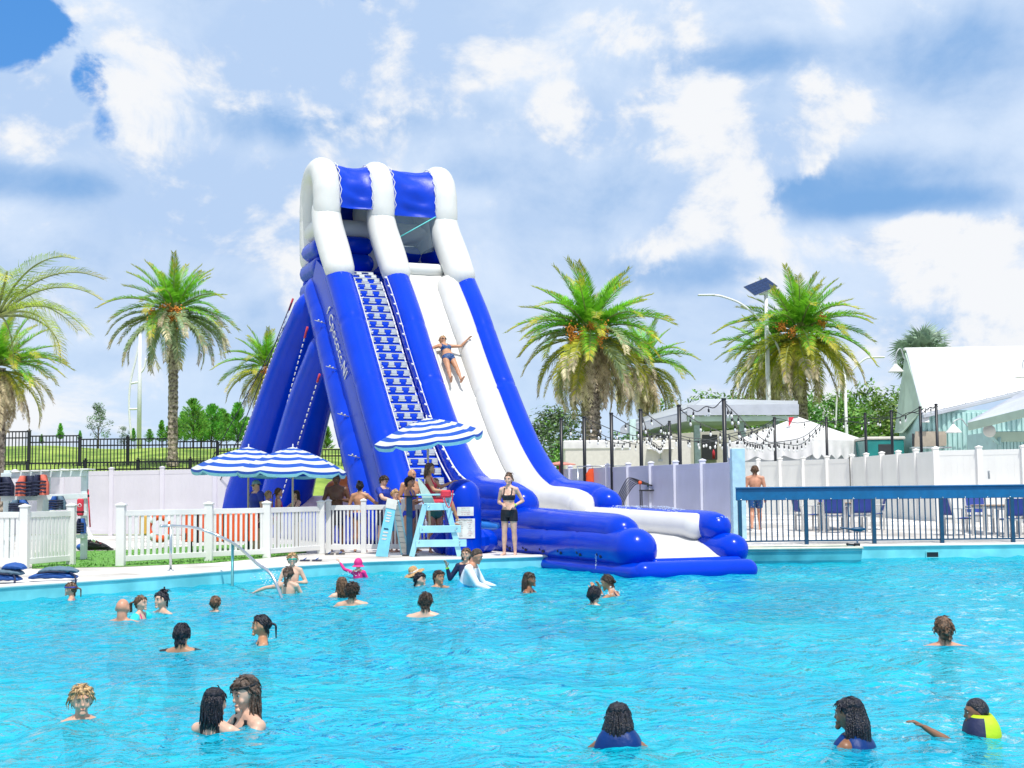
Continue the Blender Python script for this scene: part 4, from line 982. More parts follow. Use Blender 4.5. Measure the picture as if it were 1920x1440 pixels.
# ------------------------------------------------------------------ umbrellas
um_b = mat('umbrella_blue', (0.005, 0.085, 0.50), 0.6, 0.05, 4, transl=0.2); um_w = mat('umbrella_white', (0.76, 0.78, 0.80), 0.6, 0.04, 4, transl=0.28); um_u = mat('umbrella_lit_through_cyan', (0.25, 0.62, 0.72), 0.6, 0.05, transl=0.3)  # cyan stands for light shining through the cloth, painted on the valance
pole_m = mat('umbrella_pole', (0.62, 0.52, 0.36), 0.5, 0.06, 5)
def umbrella(label, top, foot_z, rad, rise, tilt=(0, 0), rot=0.2, pole_to=None):
    t = thing('umbrella', label, 'umbrella', (top.x, top.y, foot_z), 0, 'striped umbrellas on the deck'); H = top.z - foot_z
    Mt = Matrix.Translation((0, 0, H)) @ Euler((tilt[0], tilt[1], rot)).to_matrix().to_4x4()
    mb = MB(); nR, nP, sub = 9, 8, 6; n = nP * sub
    rows = []
    for i in range(nR * 2 + 1):
        u = i / (nR * 2); row = []
        for j in range(n):
            q = j % sub / sub; a0 = 2 * math.pi * (j // sub) / nP; a1 = a0 + 2 * math.pi / nP
            c0 = Vector((math.cos(a0), math.sin(a0), 0)); c1 = Vector((math.cos(a1), math.sin(a1), 0)); v = c0.lerp(c1, q) * (rad * u)
            z = -rise * (0.55 * u + 0.45 * u * u) - 0.05 * math.sin(math.pi * q) * u * (1 - .3 * u)
            row.append(Mt @ Vector((v.x, v.y, z)))
        rows.append(row)
    mb.grid(rows, 0, True, True, mfun=lambda i, j: (i // 2) % 2 if True else 0)
    cp_ = part('canopy', mb, [um_w, um_b], t)
    mb = MB(); rows = []; last = rows
    for dz, oi in ((0, 0), (-0.06, 1), (-0.13, 0)):
        row = []
        for j in range(n):
            q = j % sub / sub; a0 = 2 * math.pi * (j // sub) / nP; a1 = a0 + 2 * math.pi / nP
            v = Vector((math.cos(a0), math.sin(a0), 0)).lerp(Vector((math.cos(a1), math.sin(a1), 0)), q) * rad * (1 + 0.004 * oi)
            notch = 0.55 if j % sub == 0 else 1
            row.append(Mt @ Vector((v.x, v.y, -rise - 0.05 * math.sin(math.pi * q) * .7 + dz * notch)))
        rows.append(row)
    mb.grid(rows, 0, True, True, mfun=lambda i, j: 0 if i == 0 else 1); part('valance', mb, [um_b, um_u], t)
    mb = MB(); mb.tube([Mt @ Vector((0, 0, -0.12)), Mt @ Vector((0, 0, 0.07))], [0.02, 0.012], 8); part('finial', mb, um_w, t)
    for j in range(nP):
        a = 2 * math.pi * j / nP; mb = MB(); mb.tube([Mt @ Vector((0, 0, -0.06)), Mt @ Vector((math.cos(a) * rad * .5, math.sin(a) * rad * .5, -rise * .4 - .02)), Mt @ Vector((math.cos(a) * rad * .98, math.sin(a) * rad * .98, -rise - .015))], 0.008, 5); part('rib', mb, um_w, t)
    mb = MB(); mb.tube([(0, 0, 0) if pole_to is None else pole_to, Mt @ Vector((0, 0, -0.05))], 0.024, 10); part('pole', mb, pole_m, t)
    return t
umbrella('left of two overlapping striped umbrellas behind the picket fence', W(466, 838, 33.2), 0.24, 1.33, 0.55, (0.02, 0.04), 0.1)
umbrella('right of two overlapping striped umbrellas behind the picket fence', W(549, 838, 31.9), 0.24, 1.26, 0.56, (0.0, 0.02), 0.35)
lc = W(813, 1040, 29.6)
tp = W(800, 784, 30.2)
umbrella('striped umbrella tilted over the lifeguard chair', tp, 0.5, 1.2, 0.42, (0.10, -0.13), 0.2, pole_to=Vector((W(807, 985, 29.9).x - tp.x, -0.5, 0.30)))

# ------------------------------------------------------------------ people
SK = {'fair': (0.62, 0.36, 0.25), 'light': (0.68, 0.42, 0.31), 'tan': (0.50, 0.25, 0.14), 'red': (0.58, 0.28, 0.18), 'brown': (0.24, 0.11, 0.06), 'dark': (0.13, 0.06, 0.035), 'olive': (0.42, 0.22, 0.13)}
def skin(k): return mat('skin_' + k, SK[k], 0.42, 0.10, 9, spec=0.45)
HC = {'black': (0.008, 0.008, 0.014), 'dark': (0.03, 0.018, 0.012), 'brown': (0.09, 0.05, 0.028), 'blond': (0.33, 0.21, 0.10), 'grey': (0.16, 0.14, 0.12), 'wetbrown': (0.06, 0.04, 0.03)}
def hairm(k): return mat('hair_' + k, HC[k], 0.28, 0.35, 40, 0.6, 90, spec=0.4, col2=tuple(min(1, c * 1.8) for c in HC[k]))
CLM = {}
def cloth(name, col, **kw): return mat('cloth_' + name, col, kw.pop('rough', 0.65), kw.pop('var', 0.10), kw.pop('vs', 5), 0.4, 18, **kw)
def pattern(name, c1, c2, scale, thr=0.5):
    if 'cloth_' + name in MATS: return MATS['cloth_' + name]
    M = mat('cloth_' + name, c1, 0.6); t = M.node_tree; p = next(n for n in t.nodes if n.type == 'BSDF_PRINCIPLED'); co = N(t, 'ShaderNodeTexCoord').outputs['Object']
    v = N(t, 'ShaderNodeTexVoronoi', i_Scale=scale); t.links.new(co, v.inputs['Vector'])
    t.links.new(cmix(t, sstep(t, v.outputs['Distance'], thr - .08, thr + .08), c2, c1), p.inputs['Base Color']); return M
def V(*a): return Vector(a if len(a) > 1 else a[0])
LEGS = {'stand': {'l': ((-0.05, 0.0, -1), (-0.03, 0.04, -1)), 'r': ((0.05, 0.0, -1), (0.03, 0.04, -1))},
        'walk': {'l': ((-0.04, -0.22, -1), (-0.02, 0.02, -1)), 'r': ((0.04, 0.10, -1), (0.03, 0.55, -1))},
        'apart': {'l': ((-0.16, -0.02, -1), (-0.08, 0.05, -1)), 'r': ((0.14, 0.0, -1), (0.10, 0.05, -1))},
        'crouch': {'l': ((-0.22, -0.8, -0.6), (-0.05, 0.6, -0.8)), 'r': ((0.22, -0.8, -0.6), (0.05, 0.6, -0.8))},
        'sit': {'l': ((-0.12, -1, -0.08), (-0.04, -0.15, -1)), 'r': ((0.12, -1, -0.02), (0.05, -0.40, -1))},
        'lie': {'l': ((-0.06, -0.04, -1), (-0.07, 0.03, -1)), 'r': ((0.10, -0.04, -1), (0.03, 0.03, -1))}}
ARMS = {'down': {'l': ((-0.20, 0.02, -1), (-0.05, -0.18, -1)), 'r': ((0.20, 0.02, -1), (0.05, -0.18, -1))},
        'fwd': {'l': ((-0.45, -0.65, -0.6), (0.2, -0.9, -0.2)), 'r': ((0.45, -0.65, -0.6), (-0.2, -0.9, -0.2))},
        'out': {'l': ((-0.85, -0.25, -0.55), (-0.5, -0.8, -0.2)), 'r': ((0.85, -0.25, -0.55), (0.5, -0.8, -0.2))}}
PEOPLE = []
def person(label, anchor, H=1.68, yaw=0.0, sex='f', sk='fair', hair=('short', 'brown'), legs='crouch', arms='down', lean=(0, 0, 1), head=(0, 0), wear=(), extra=(), face=True, vox=0.0125, roll_m=None, fat=1.0, hs=1.0):
    PEOPLE.append(dict(label=label, anchor=anchor, H=H, yaw=R(yaw), sex=sex, sk=sk, hair=hair, legs=LEGS[legs] if isinstance(legs, str) else legs, arms=ARMS[arms] if isinstance(arms, str) else arms, lean=lean, head=head, wear=wear, extra=extra, face=face, vox=vox, M=roll_m, fat=fat, hs=hs))
def head_mesh_verts(mb, Mh, s, sex):
    """skull, jaw, nose, brow, lips and ears; face towards -Y; s = head height"""
    n, k = 24, 18; rows = []
    for i in range(k + 1):
        a = math.pi * i / k; row = []
        for j in range(n):
            b = 2 * math.pi * j / n; x, y, z = math.sin(a) * math.cos(b), math.sin(a) * math.sin(b), math.cos(a)
            X_, Y_, Z_ = x * .345, y * .42, z * .5
            if z < 0.1:
                q = min(1, (0.1 - z) / 1.1); X_ *= 1 - 0.42 * q ** 1.3
                if y > 0: Y_ *= 1 - 0.55 * q
                else: Y_ *= 1 - 0.10 * q ** 2
            if y < -0.3 and -0.25 < z < 0.25: Y_ *= 0.95
            row.append(Mh @ (Vector((X_, Y_, Z_)) * s))
        rows.append(row)
    mb.grid(rows, 0, True, True)
    def B_(c, r_): mb.ball(Mh @ (Vector(c) * s), s * 0.001, 0); 
    def el(c, r_):
        rows = []
        for i in range(8):
            a = math.pi * i / 7
            rows.append([Mh @ (Vector((c[0] + r_[0] * math.sin(a) * math.cos(2 * math.pi * j / 10), c[1] + r_[1] * math.sin(a) * math.sin(2 * math.pi * j / 10), c[2] + r_[2] * math.cos(a))) * s) for j in range(10)])
        mb.grid(rows, 0, True, True)
    el((0, -0.42, -0.10), (0.058, 0.075, 0.06)); el((0, -0.395, 0.0), (0.04, 0.055, 0.13))
    el((0, -0.37, -0.40), (0.12, 0.09, 0.09)); el((0, -0.395, -0.265), (0.11, 0.045, 0.035))
    el((0, -0.345, 0.13), (0.24, 0.06, 0.05)); el((-0.16, -0.29, -0.13), (0.11, 0.08, 0.11)); el((0.16, -0.29, -0.13), (0.11, 0.08, 0.11))
    for sx in (-1, 1): el((sx * 0.35, 0.04, -0.03), (0.045, 0.085, 0.13))
def make_body(p):
    H, sex = p['H'], p['sex']; mb = MB(); prims = []
    S = V(p['lean']).normalized(); X = V(1, 0, 0); X = (X - S * X.dot(S)).normalized(); Fw = X.cross(S).normalized()
    pel = V(0, 0, 0); nb = pel + S * (0.295 * H); up = V(0, 0, 1); Nd = (S + up * 0.5 + Fw * 0.12).normalized()
    hc = nb + Nd * (0.105 * H * (0.5 + 0.5 * p['hs']))
    tors = {'m': [(-.20, .050, .052), (-.08, .084, .064), (.05, .090, .066), (.22, .084, .062), (.42, .082, .060), (.62, .097, .070), (.80, .106, .066), (.91, .088, .052), (.98, .055, .042), (1.08, .036, .036)],
            'f': [(-.20, .050, .052), (-.08, .088, .068), (.05, .096, .072), (.22, .083, .062), (.42, .068, .053), (.62, .079, .060), (.80, .088, .055), (.91, .076, .046), (.98, .045, .038), (1.08, .031, .031)],
            'c': [(-.20, .046, .048), (-.08, .076, .060), (.05, .080, .062), (.22, .077, .060), (.42, .073, .057), (.62, .079, .060), (.80, .086, .055), (.91, .074, .046), (.98, .044, .038), (1.08, .032, .032)]}[sex]
    rows = []; fat = p['fat']
    for tau, w, d in tors:
        f = fat if tau < .9 else 1 + (fat - 1) * .4
        c = pel + S * (tau * .295 * H) + Fw * (0.012 * H * math.sin(max(0, tau) * 3.1)); rows.append([c + X * (w * H * f * math.cos(2 * math.pi * j / 20)) + Fw * (d * H * f * math.sin(2 * math.pi * j / 20)) for j in range(20)])
    mb.grid(rows, 0, True, True); mb.add(rows[0], [tuple(range(20))[::-1]]); mb.add(rows[-1], [tuple(range(20))])
    for tau, w, d in tors[1:-1]: prims.append((pel + S * (tau * .295 * H) - X * (w - d) * H, pel + S * (tau * .295 * H) + X * (w - d) * H, d * H * fat, d * H * fat, 'torso'))
    if sex == 'f':
        for s_ in (-1, 1): mb.ball(nb - S * .105 * H + X * s_ * .040 * H + Fw * .052 * H, (.034 * H, .034 * H, .036 * H), 0, 12, 9)
    if sex != 'x':   # buttocks
        for s_ in (-1, 1): mb.ball(pel - S * .022 * H + X * s_ * .040 * H - Fw * .030 * H, (.046 * H, .046 * H, .048 * H), 0, 12, 9)
    hy, hp = p['head']
    Mh = Matrix.Translation(hc) @ (Matrix.Rotation(R(hy), 4, 'Z') @ Matrix.Rotation(R(hp), 4, 'X'))
    hh = 0.138 * H * p['hs']
    head_mesh_verts(mb, Mh, hh, sex)
    prims.append((hc + Mh.to_3x3() @ V(0, .01, .12) * hh, hc + Mh.to_3x3() @ V(0, -.06, -.2) * hh, .36 * hh, .27 * hh, 'head'))
    nk0, nk1 = nb - S * .01 * H, hc - Nd * .03 * H - Fw * .012 * H
    mb.tube([nk0, nk1], [.040 * H if sex == 'm' else .033 * H, .034 * H if sex == 'm' else .029 * H], 12, caps=2); prims.append((nk0, nk1, .034 * H, .031 * H, 'neck'))
    thick = {'m': 1.08, 'f': 0.92, 'c': 0.90}[sex]; J = {'head': Mh, 'hh': hh, 'pel': pel, 'nb': nb, 'S': S, 'X': X, 'F': Fw}; hands = MB()
    for sd_, sx in (('l', -1), ('r', 1)):
        sh = nb - S * .022 * H + X * sx * ({'m': .112, 'f': .094, 'c': .094}[sex] * H * (1 + (fat - 1) * .5)); u, f = p['arms'][sd_][:2]
        u = V(u).normalized(); f = V(f).normalized(); el = sh + u * .168 * H; wr = el + f * .142 * H
        T = thick * (1 + (fat - 1) * .6) * H
        # trapezius and deltoid
        mb.tube([nb + S * .015 * H, sh - X * sx * .01 * H], [.032 * H, .036 * T], 10, caps=2)
        mb.ball(sh, .036 * T, 0, 12, 8)
        mb.tube([sh, sh.lerp(el, .4), el], [.033 * T, .030 * T, .023 * T], 12, caps=2); mb.tube([el, el.lerp(wr, .3), wr], [.0235 * T, .025 * T, .0155 * T], 12, caps=2)
        prims += [(sh, el, .034 * T, .024 * T, 'uarm'), (el, wr, .025 * T, .016 * T, 'farm')]
        # hand with five fingers
        hd = V(p['arms'][sd_][2]).normalized() if len(p['arms'][sd_]) > 2 else (f + V(0, 0, -.05)).normalized()
        side = hd.cross(V(0, 0, 1)); side = side.normalized() if side.length > .2 else V(1, 0, 0); pn = side.cross(hd).normalized(); pl = .052 * H
        mb.tube([wr - hd * .006 * H, wr + hd * .02 * H, wr + hd * pl], [.015 * T, .021 * T, .020 * T], 10, caps=2, ell=0.5, up=tuple(pn)); prims.append((wr, wr + hd * pl, .017 * T, .017 * T, 'hand'))
        curl = -pn
        for q, (off, ln) in enumerate(((-.0145, .040), (-.005, .046), (.005, .043), (.0140, .034))):
            b_ = wr + hd * (pl * .86) + side * off * T; m1 = b_ + (hd + curl * .12).normalized() * ln * .45 * H; m2 = m1 + (hd + curl * .55).normalized() * ln * .32 * H; m3 = m2 + (hd + curl * .95).normalized() * ln * .26 * H
            hands.tube([b_, m1, m2, m3], [.0056 * T, .0053 * T, .0049 * T, .0038 * T], 7, caps=2)
        b_ = wr + hd * .018 * H - side * .014 * T; m1 = b_ + (hd * .6 - side * .9).normalized() * .024 * H; m2 = m1 + (hd - side * .35 + curl * .3).normalized() * .022 * H
        hands.tube([b_, m1, m2], [.0075 * T, .0062 * T, .0046 * T], 7, caps=2)
        J['wr' + sd_] = wr; J['el' + sd_] = el; J['f' + sd_] = f
        hip = pel + X * sx * .050 * H - S * .012 * H; u, f = p['legs'][sd_]; u = V(u).normalized(); f = V(f).normalized(); kn = hip + u * .252 * H; an = kn + f * .232 * H
        L = thick * (1 + (fat - 1) * .6) * H * (1.06 if sex == 'f' else 1.0)
        mb.tube([hip, hip.lerp(kn, .35), kn.lerp(hip, .1), kn], [.052 * L, .049 * L, .035 * L, .033 * L], 14, caps=2)
        mb.tube([kn, kn.lerp(an, .28) - Fw * .004 * H, kn.lerp(an, .65), an], [.033 * L, .0355 * L, .025 * L, .020 * L], 12, caps=2)
        prims += [(hip, kn, .052 * L, .034 * L, 'thigh'), (kn, an, .035 * L, .021 * L, 'shin')]
        fd = (Fw - f * Fw.dot(f) * 0.6); fd = fd.normalized() if fd.length > .1 else Fw; fd.z = min(0.0, fd.z) if f.z < -.5 else fd.z
        if f.z < -.6: fd = V(Fw.x + sx * .15 * X.x, Fw.y + sx * .15 * X.y, -0.06).normalized()
        he = an + f * .026 * H - fd * .022 * H; to = an + f * .031 * H + fd * .098 * H
        mb.tube([he, he.lerp(to, .45) + V(0, 0, .004 * H), to], [.021 * L, .022 * L, .017 * L], 10, caps=2, ell=0.72); mb.tube([an, he.lerp(to, .25)], [.020 * L, .021 * L], 8, caps=2); prims.append((he, to, .02 * L, .018 * L, 'foot'))
        J['foot' + sd_] = he
    tmp = mb.mesh('tmp', []); o = bpy.data.objects.new('tmp', tmp); C.objects.link(o)
    md = o.modifiers.new('r', 'REMESH'); md.mode = 'VOXEL'; md.voxel_size = p['vox'] * (H / 1.68) ** .5; md.adaptivity = 0
    return o, prims, J, hands
def seg_dist(co, prims):
    best = np.full(len(co), 1e9); lab = np.zeros(len(co), int); tt = np.zeros(len(co))
    for i, (a, b, ra, rb, l) in enumerate(prims):
        a = np.array(a); b = np.array(b); ab = b - a; L2 = max(1e-9, ab @ ab); t = np.clip(((co - a) @ ab) / L2, 0, 1)
        d = np.linalg.norm(co - (a + t[:, None] * ab), axis=1) - (ra + (rb - ra) * t)
        k = d < best; best[k] = d[k]; lab[k] = i; tt[k] = t[k]
    return lab, tt
def shell(co, no, faces, mask, off, name, m_, parent, thick=True, off_fn=None):
    keep = mask[faces].all(axis=1); fs = faces[keep]
    if len(fs) < 4: return None
    used = np.unique(fs); idx = -np.ones(len(co), int); idx[used] = np.arange(len(used)); f2 = idx[fs]
    o = off if off_fn is None else off_fn(used)[:, None]
    v = co[used] + no[used] * o
    e = np.concatenate([f2[:, [0, 1]], f2[:, [1, 2]], f2[:, [2, 3]], f2[:, [3, 0]]]); key = np.sort(e, axis=1); u, inv, cnt = np.unique(key, axis=0, return_inverse=True, return_counts=True); be = e[cnt[inv.ravel()] == 1]
    # smooth the hem
    if len(be):
        acc = np.zeros_like(v); c = np.zeros(len(v)); 
        for _ in range(3):
            acc[:] = 0; c[:] = 0
            for a_, b_ in ((0, 1), (1, 0)): np.add.at(acc, be[:, a_], v[be[:, b_]]); np.add.at(c, be[:, a_], 1)
            bi = c > 0; v[bi] = 0.5 * v[bi] + 0.5 * acc[bi] / c[bi][:, None]
    n0 = len(v); inner = co[used] - no[used] * 0.006
    faces_out = f2.tolist() + [[a, a + n0, b + n0, b] for a, b in be.tolist()]
    me = bpy.data.meshes.new(name); me.from_pydata(np.concatenate([v, inner]).tolist(), [], faces_out); me.materials.append(m_)
    me.polygons.foreach_set('use_smooth', [True] * len(me.polygons)); return obj(name, me, parent)
def finish_person(p, o, prims, J, hands, dg):
    me = bpy.data.meshes.new_from_object(o.evaluated_get(dg)); n = len(me.vertices)
    co = np.empty(n * 3); me.vertices.foreach_get('co', co); co = co.reshape(-1, 3)
    nf = len(me.polygons); li = np.empty(nf * 4, int); me.loops.foreach_get('vertex_index', li); faces = li.reshape(-1, 4)
    ed = np.empty(len(me.edges) * 2, int); me.edges.foreach_get('vertices', ed); ed = ed.reshape(-1, 2)
    lab0, _ = seg_dist(co, prims); L0 = np.array([q[4] for q in prims])[lab0]; wgt = np.where(L0 == 'head', 0.30, 0.6)[:, None]
    deg = np.bincount(ed.ravel(), minlength=n)[:, None].clip(1)
    for it in range(4):
        s_ = np.zeros_like(co)
        for k in range(3): s_[:, k] = np.bincount(ed[:, 0], co[ed[:, 1], k], n) + np.bincount(ed[:, 1], co[ed[:, 0], k], n)
        w = wgt if it % 2 == 0 else -wgt * 0.55
        co = co + w * (s_ / deg - co)
    H = p['H']; v = [tuple(q) for q in co.tolist()]; f = faces.tolist(); hb = len(v)
    v += hands.v; f += [[i + hb for i in q] for q in hands.f]
    body = bpy.data.meshes.new('person'); body.from_pydata(v, [], f); body.materials.append(skin(p['sk'])); body.polygons.foreach_set('use_smooth', [True] * len(body.polygons)); body.update()
    b = obj('person', body)
    nm = np.empty(len(v) * 3); body.vertices.foreach_get('normal', nm); no = nm.reshape(-1, 3)[:n]
    lab, tt = seg_dist(co, prims); L = np.array([q[4] for q in prims])[lab]
    S, X, Fw = (np.array(J[k]) for k in ('S', 'X', 'F')); rel = co - np.array(J['pel']); tau = rel @ S / (.295 * H); xt = rel @ X / H; yt = rel @ Fw / H
    T_, U_, A_, TH_ = L == 'torso', L == 'uarm', L == 'farm', L == 'thigh'
    for w in p['wear']:
        k, m_ = w[0], w[1]; off = (w[2] if len(w) > 2 else 0.006) * H / 1.68
        core = T_ | TH_ | U_ | (L == 'neck')
        strap = core & (tau > .66) & (tau < 1.02) & (np.abs(np.abs(xt) - .047) < .011)
        if k == 'trunks': msk = (T_ & (tau < .10)) | (TH_ & (tt < (w[3] if len(w) > 3 else .72)))
        elif k == 'bottom': msk = ((T_ | TH_) & (tau < .10) & (tau > -.36) & ((np.abs(xt) * 2.2 - .12) < tau + .22)) 
        elif k == 'top': msk = (core & (~TH_) & (tau > .48) & (tau < .70) & (yt > .01) & ~U_) | (core & ~U_ & (tau > .54) & (tau < .62)) | (strap & ~U_)
        elif k == 'onepiece': msk = (((T_ | TH_) & (tau < .74) & (tau > -.36) & ((np.abs(xt) * 2.2 - .12) < tau + .24)) | (strap & ~U_))
        elif k == 'shirt': msk = (T_ & (tau < .985)) | (U_ & (tt < .62)) | ((L == 'neck') & (tau < 1.0)) | (TH_ & (tt < .12))
        elif k == 'rash': msk = (T_ & (tau < 1.0)) | U_ | (A_ & (tt < .95)) | (TH_ & (tt < .05)) | ((L == 'neck') & (tau < 1.02))
        elif k == 'rash_low': msk = ((T_ & (tau < .45)) | (TH_ & (tt < .05)))
        else: continue
        shell(co, no, faces, msk, off, {'trunks': 'swim_shorts', 'bottom': 'bikini_bottom', 'top': 'bikini_top', 'onepiece': 'swimsuit', 'shirt': 'shirt', 'rash': 'rash_guard', 'rash_low': 'rash_guard_hem'}[k], m_, b)
    # hair
    Mh, hh = J['head'], J['hh']; Mi = np.array(Mh.inverted()); hl = (co @ Mi[:3, :3].T + Mi[:3, 3]) / hh
    st, hcol = p['hair'][0], p['hair'][1]; hm = hairm(hcol); rr_ = random.Random(len(p['label']))
    if st != 'bald':
        zl = np.interp(hl[:, 1], [-.42, -.25, -.10, .02, .15, .30], [.27, .24, .10, .02, -.28, -.46])
        if st in ('receding',): zl = np.interp(hl[:, 1], [-.42, -.2, 0, .1, .3], [.60, .55, .06, -.1, -.4])
        msk = (L == 'head') & (hl[:, 2] > zl) | ((L == 'neck') & (hl[:, 2] > -.40) & (hl[:, 1] > .22))
        ph = np.sin(hl[:, 0] * 31 + 3 * np.sin(hl[:, 2] * 17)) * np.sin(hl[:, 1] * 27 + hl[:, 2] * 13)
        base_o = {'buzz': .02, 'receding': .03, 'wet': .035, 'short': .07, 'curly': .12, 'fringe': .08}.get(st, .05)
        amp = {'buzz': .004, 'wet': .008, 'short': .028, 'curly': .06, 'fringe': .03}.get(st, .014)
        rim = np.clip((hl[:, 2] - zl) / .12, .25, 1)
        offv = (base_o * rim + amp * ph) * hh
        shell(co, no, faces, msk, 0, 'hair', hm, b, off_fn=lambda u: offv[u])
        nst = {'short': 170, 'fringe': 200, 'curly': 190, 'wet': 150, 'buzz': 0, 'receding': 60}.get(st, 90); ids = np.nonzero(msk)[0]
        if nst and len(ids):   # loose locks over the cap of hair
            mb = MB(); HR = np.array(Mh)[:3, :3]
            for _ in range(nst):
                i_ = ids[rr_.randrange(len(ids))]; p0 = Vector(co[i_] + no[i_] * offv[i_] * .8); n0_ = Vector(no[i_]); dn = Vector(HR @ np.array([hl[i_][0] * .5, .35 if hl[i_][1] > -.2 else -.25, -.75])) + Vector((rr_.gauss(0, .3), rr_.gauss(0, .3), 0))
                if st == 'curly': dn = dn + Vector((rr_.gauss(0, .8), rr_.gauss(0, .8), rr_.gauss(0, .8)))
                dn = (dn - n0_ * dn.dot(n0_)); dn = dn.normalized() if dn.length > .01 else Vector((0, 0, -1)); ll = hh * rr_.uniform(.12, .26) * (1.2 if st == 'fringe' else 1); up_n = {'wet': .10, 'curly': .5}.get(st, .28)
                mb.tube([p0, p0 + dn * ll * .5 + n0_ * ll * up_n * .6, p0 + dn * ll - n0_ * hh * .01 + n0_ * ll * (up_n - .1) * .6], [hh * .026, hh * .022, hh * .006], 4, caps=1)
            part('hair_locks', mb, hm, b)
    def strand(mb, pts, r): mb.tube([Mh @ (V(q) * hh) for q in pts], [x * hh for x in r], 5, caps=1)
    def down(mb, start, k, ln, r, sway=0.1, back=0.12):
        a = Mh @ (V(start) * hh); P_ = [a]; q = a.copy(); out = (a - (Mh @ V(0, 0, 0))); out.z = 0; out = out.normalized() if out.length > 1e-4 else V(0, 1, 0)
        for i in range(1, 6):
            q = q + V(0, 0, -ln / 5) + out * (back * ln / 5 * (1.3 - i * .3)) + V(rr_.gauss(0, sway), rr_.gauss(0, sway), 0) * ln / 9; P_.append(q.copy())
        mb.tube(P_, [r * hh * (1 - .10 * i) for i in range(6)], 5, caps=1)
    L_ = p['hair'][2] if len(p['hair']) > 2 else 0.3
    if st in ('long', 'braids', 'bob'):
        mb = MB(); nS = {'long': 120, 'braids': 46, 'bob': 110}[st]
        for i in range(nS):
            a = R(2 + 176 * (i + .5) / nS) ; x_, y_ = math.cos(a), math.sin(a); rr0 = 0.96 + .10 * rr_.random()
            e = rr_.uniform(-.05, .26)
            cr = V(x_ * .10, y_ * .10 + .02, .53); md_ = V(x_ * .33 * rr0, y_ * .40 * rr0 + .02, .22 + e * .3)
            mb.tube([Mh @ (cr * hh), Mh @ (V(x_ * .25, y_ * .30 + .02, .46) * hh), Mh @ (md_ * hh)], [.03 * hh, .035 * hh, .034 * hh] if st != 'braids' else [.03 * hh, .042 * hh, .046 * hh], 5, caps=1)
            if st == 'braids':
                a_ = Mh @ (md_ * hh); P_ = []; q = a_.copy(); n_ = 22; l2 = L_ * rr_.uniform(.75, 1.1); out = V(x_, y_, 0); out = (Mh.to_3x3() @ out)
                for j in range(n_ + 1):
                    P_.append(q.copy()); q = q + V(0, 0, -l2 / n_) + out * (l2 / n_ * (.32 if j < 8 else .02)) + V(rr_.gauss(0, .05), rr_.gauss(0, .05), 0) * l2 / n_
                mb.tube(P_, [hh * (.034 if j % 2 else .045) for j in range(n_ + 1)], 6, caps=1)
            else: down(mb, md_, i, L_ * rr_.uniform(.75, 1.1), .034, .22, .10)
        part('hair_strands', mb, hm, b)
    if st in ('ponytail', 'braid', 'bun', 'topknot'):
        mb = MB()
        if st == 'bun': 
            for _ in range(14): 
                c0 = V(rr_.gauss(0, .05), .46 + rr_.gauss(0, .04), -.10 + rr_.gauss(0, .05)); mb.ball(Mh @ (c0 * hh), .075 * hh, 0, 7, 5)
        elif st == 'topknot':
            for _ in range(26):
                c0 = V(rr_.gauss(0, .12), .20 + rr_.gauss(0, .10), .52 + rr_.gauss(0, .07)); mb.ball(Mh @ (c0 * hh), rr_.uniform(.05, .09) * hh, 0, 6, 5)
            for _ in range(14):
                a = rr_.random() * 6.28; strand(mb, [(.1 * math.cos(a), .2, .52), (.3 * math.cos(a), .2 + .25 * math.sin(a), .60), (.38 * math.cos(a), .25 + .35 * math.sin(a), .45)], [.02, .015, .008])
        else:
            for i in range(9):
                a = Mh @ (V(rr_.gauss(0, .06), .42, .12 if st == 'ponytail' else -.05) * hh); P_ = [a]; q = a.copy()
                for j in range(7): q = q + V(rr_.gauss(0, .004), .006 if st == 'ponytail' and j < 2 else 0, -L_ / 7) + (Mh.to_3x3() @ V(0, .05 if j == 0 else 0, 0)); P_.append(q.copy())
                mb.tube(P_, [hh * .06 * (1 - .09 * j) for j in range(8)], 6, caps=1)
        part('hair_tail', mb, hm, b)
    # face
    if p['face']:
        eye = mat('eye_dark', (0.015, 0.010, 0.008), 0.15); ew = mat('eye_white', (0.75, 0.73, 0.70), 0.25); lip = mat('lip_' + p['sk'], tuple(c * q for c, q in zip(SK[p['sk']], (.72, .42, .45))), 0.45)
        for sx in (-1, 1):
            mb = MB(); mb.ball(Mh @ (V(sx * .145, -.345, .045) * hh), (.048 * hh, .036 * hh, .022 * hh), 0, 8, 6, Mh.to_3x3()); e = part('eye', mb, ew, b)
            mb = MB(); mb.ball(Mh @ (V(sx * .145, -.376, .045) * hh), (.026 * hh, .016 * hh, .026 * hh), 0, 7, 5, Mh.to_3x3()); part('iris', mb, eye, e)
            mb = MB(); mb.tube([Mh @ (V(sx * .07, -.405, .115) * hh), Mh @ (V(sx * .15, -.40, .145) * hh), Mh @ (V(sx * .23, -.345, .12) * hh)], [.014 * hh, .017 * hh, .008 * hh], 5); part('eyebrow', mb, hairm(hcol if hcol != 'blond' else 'brown'), b)
        mb = MB(); mb.tube([Mh @ (V(q, -.432 + abs(q) * .35, -.262 + abs(q) * .06) * hh) for q in (-.095, -.04, 0, .04, .095)], [.006 * hh, .017 * hh, .019 * hh, .017 * hh, .006 * hh], 6, caps=1); part('mouth', mb, lip, b)
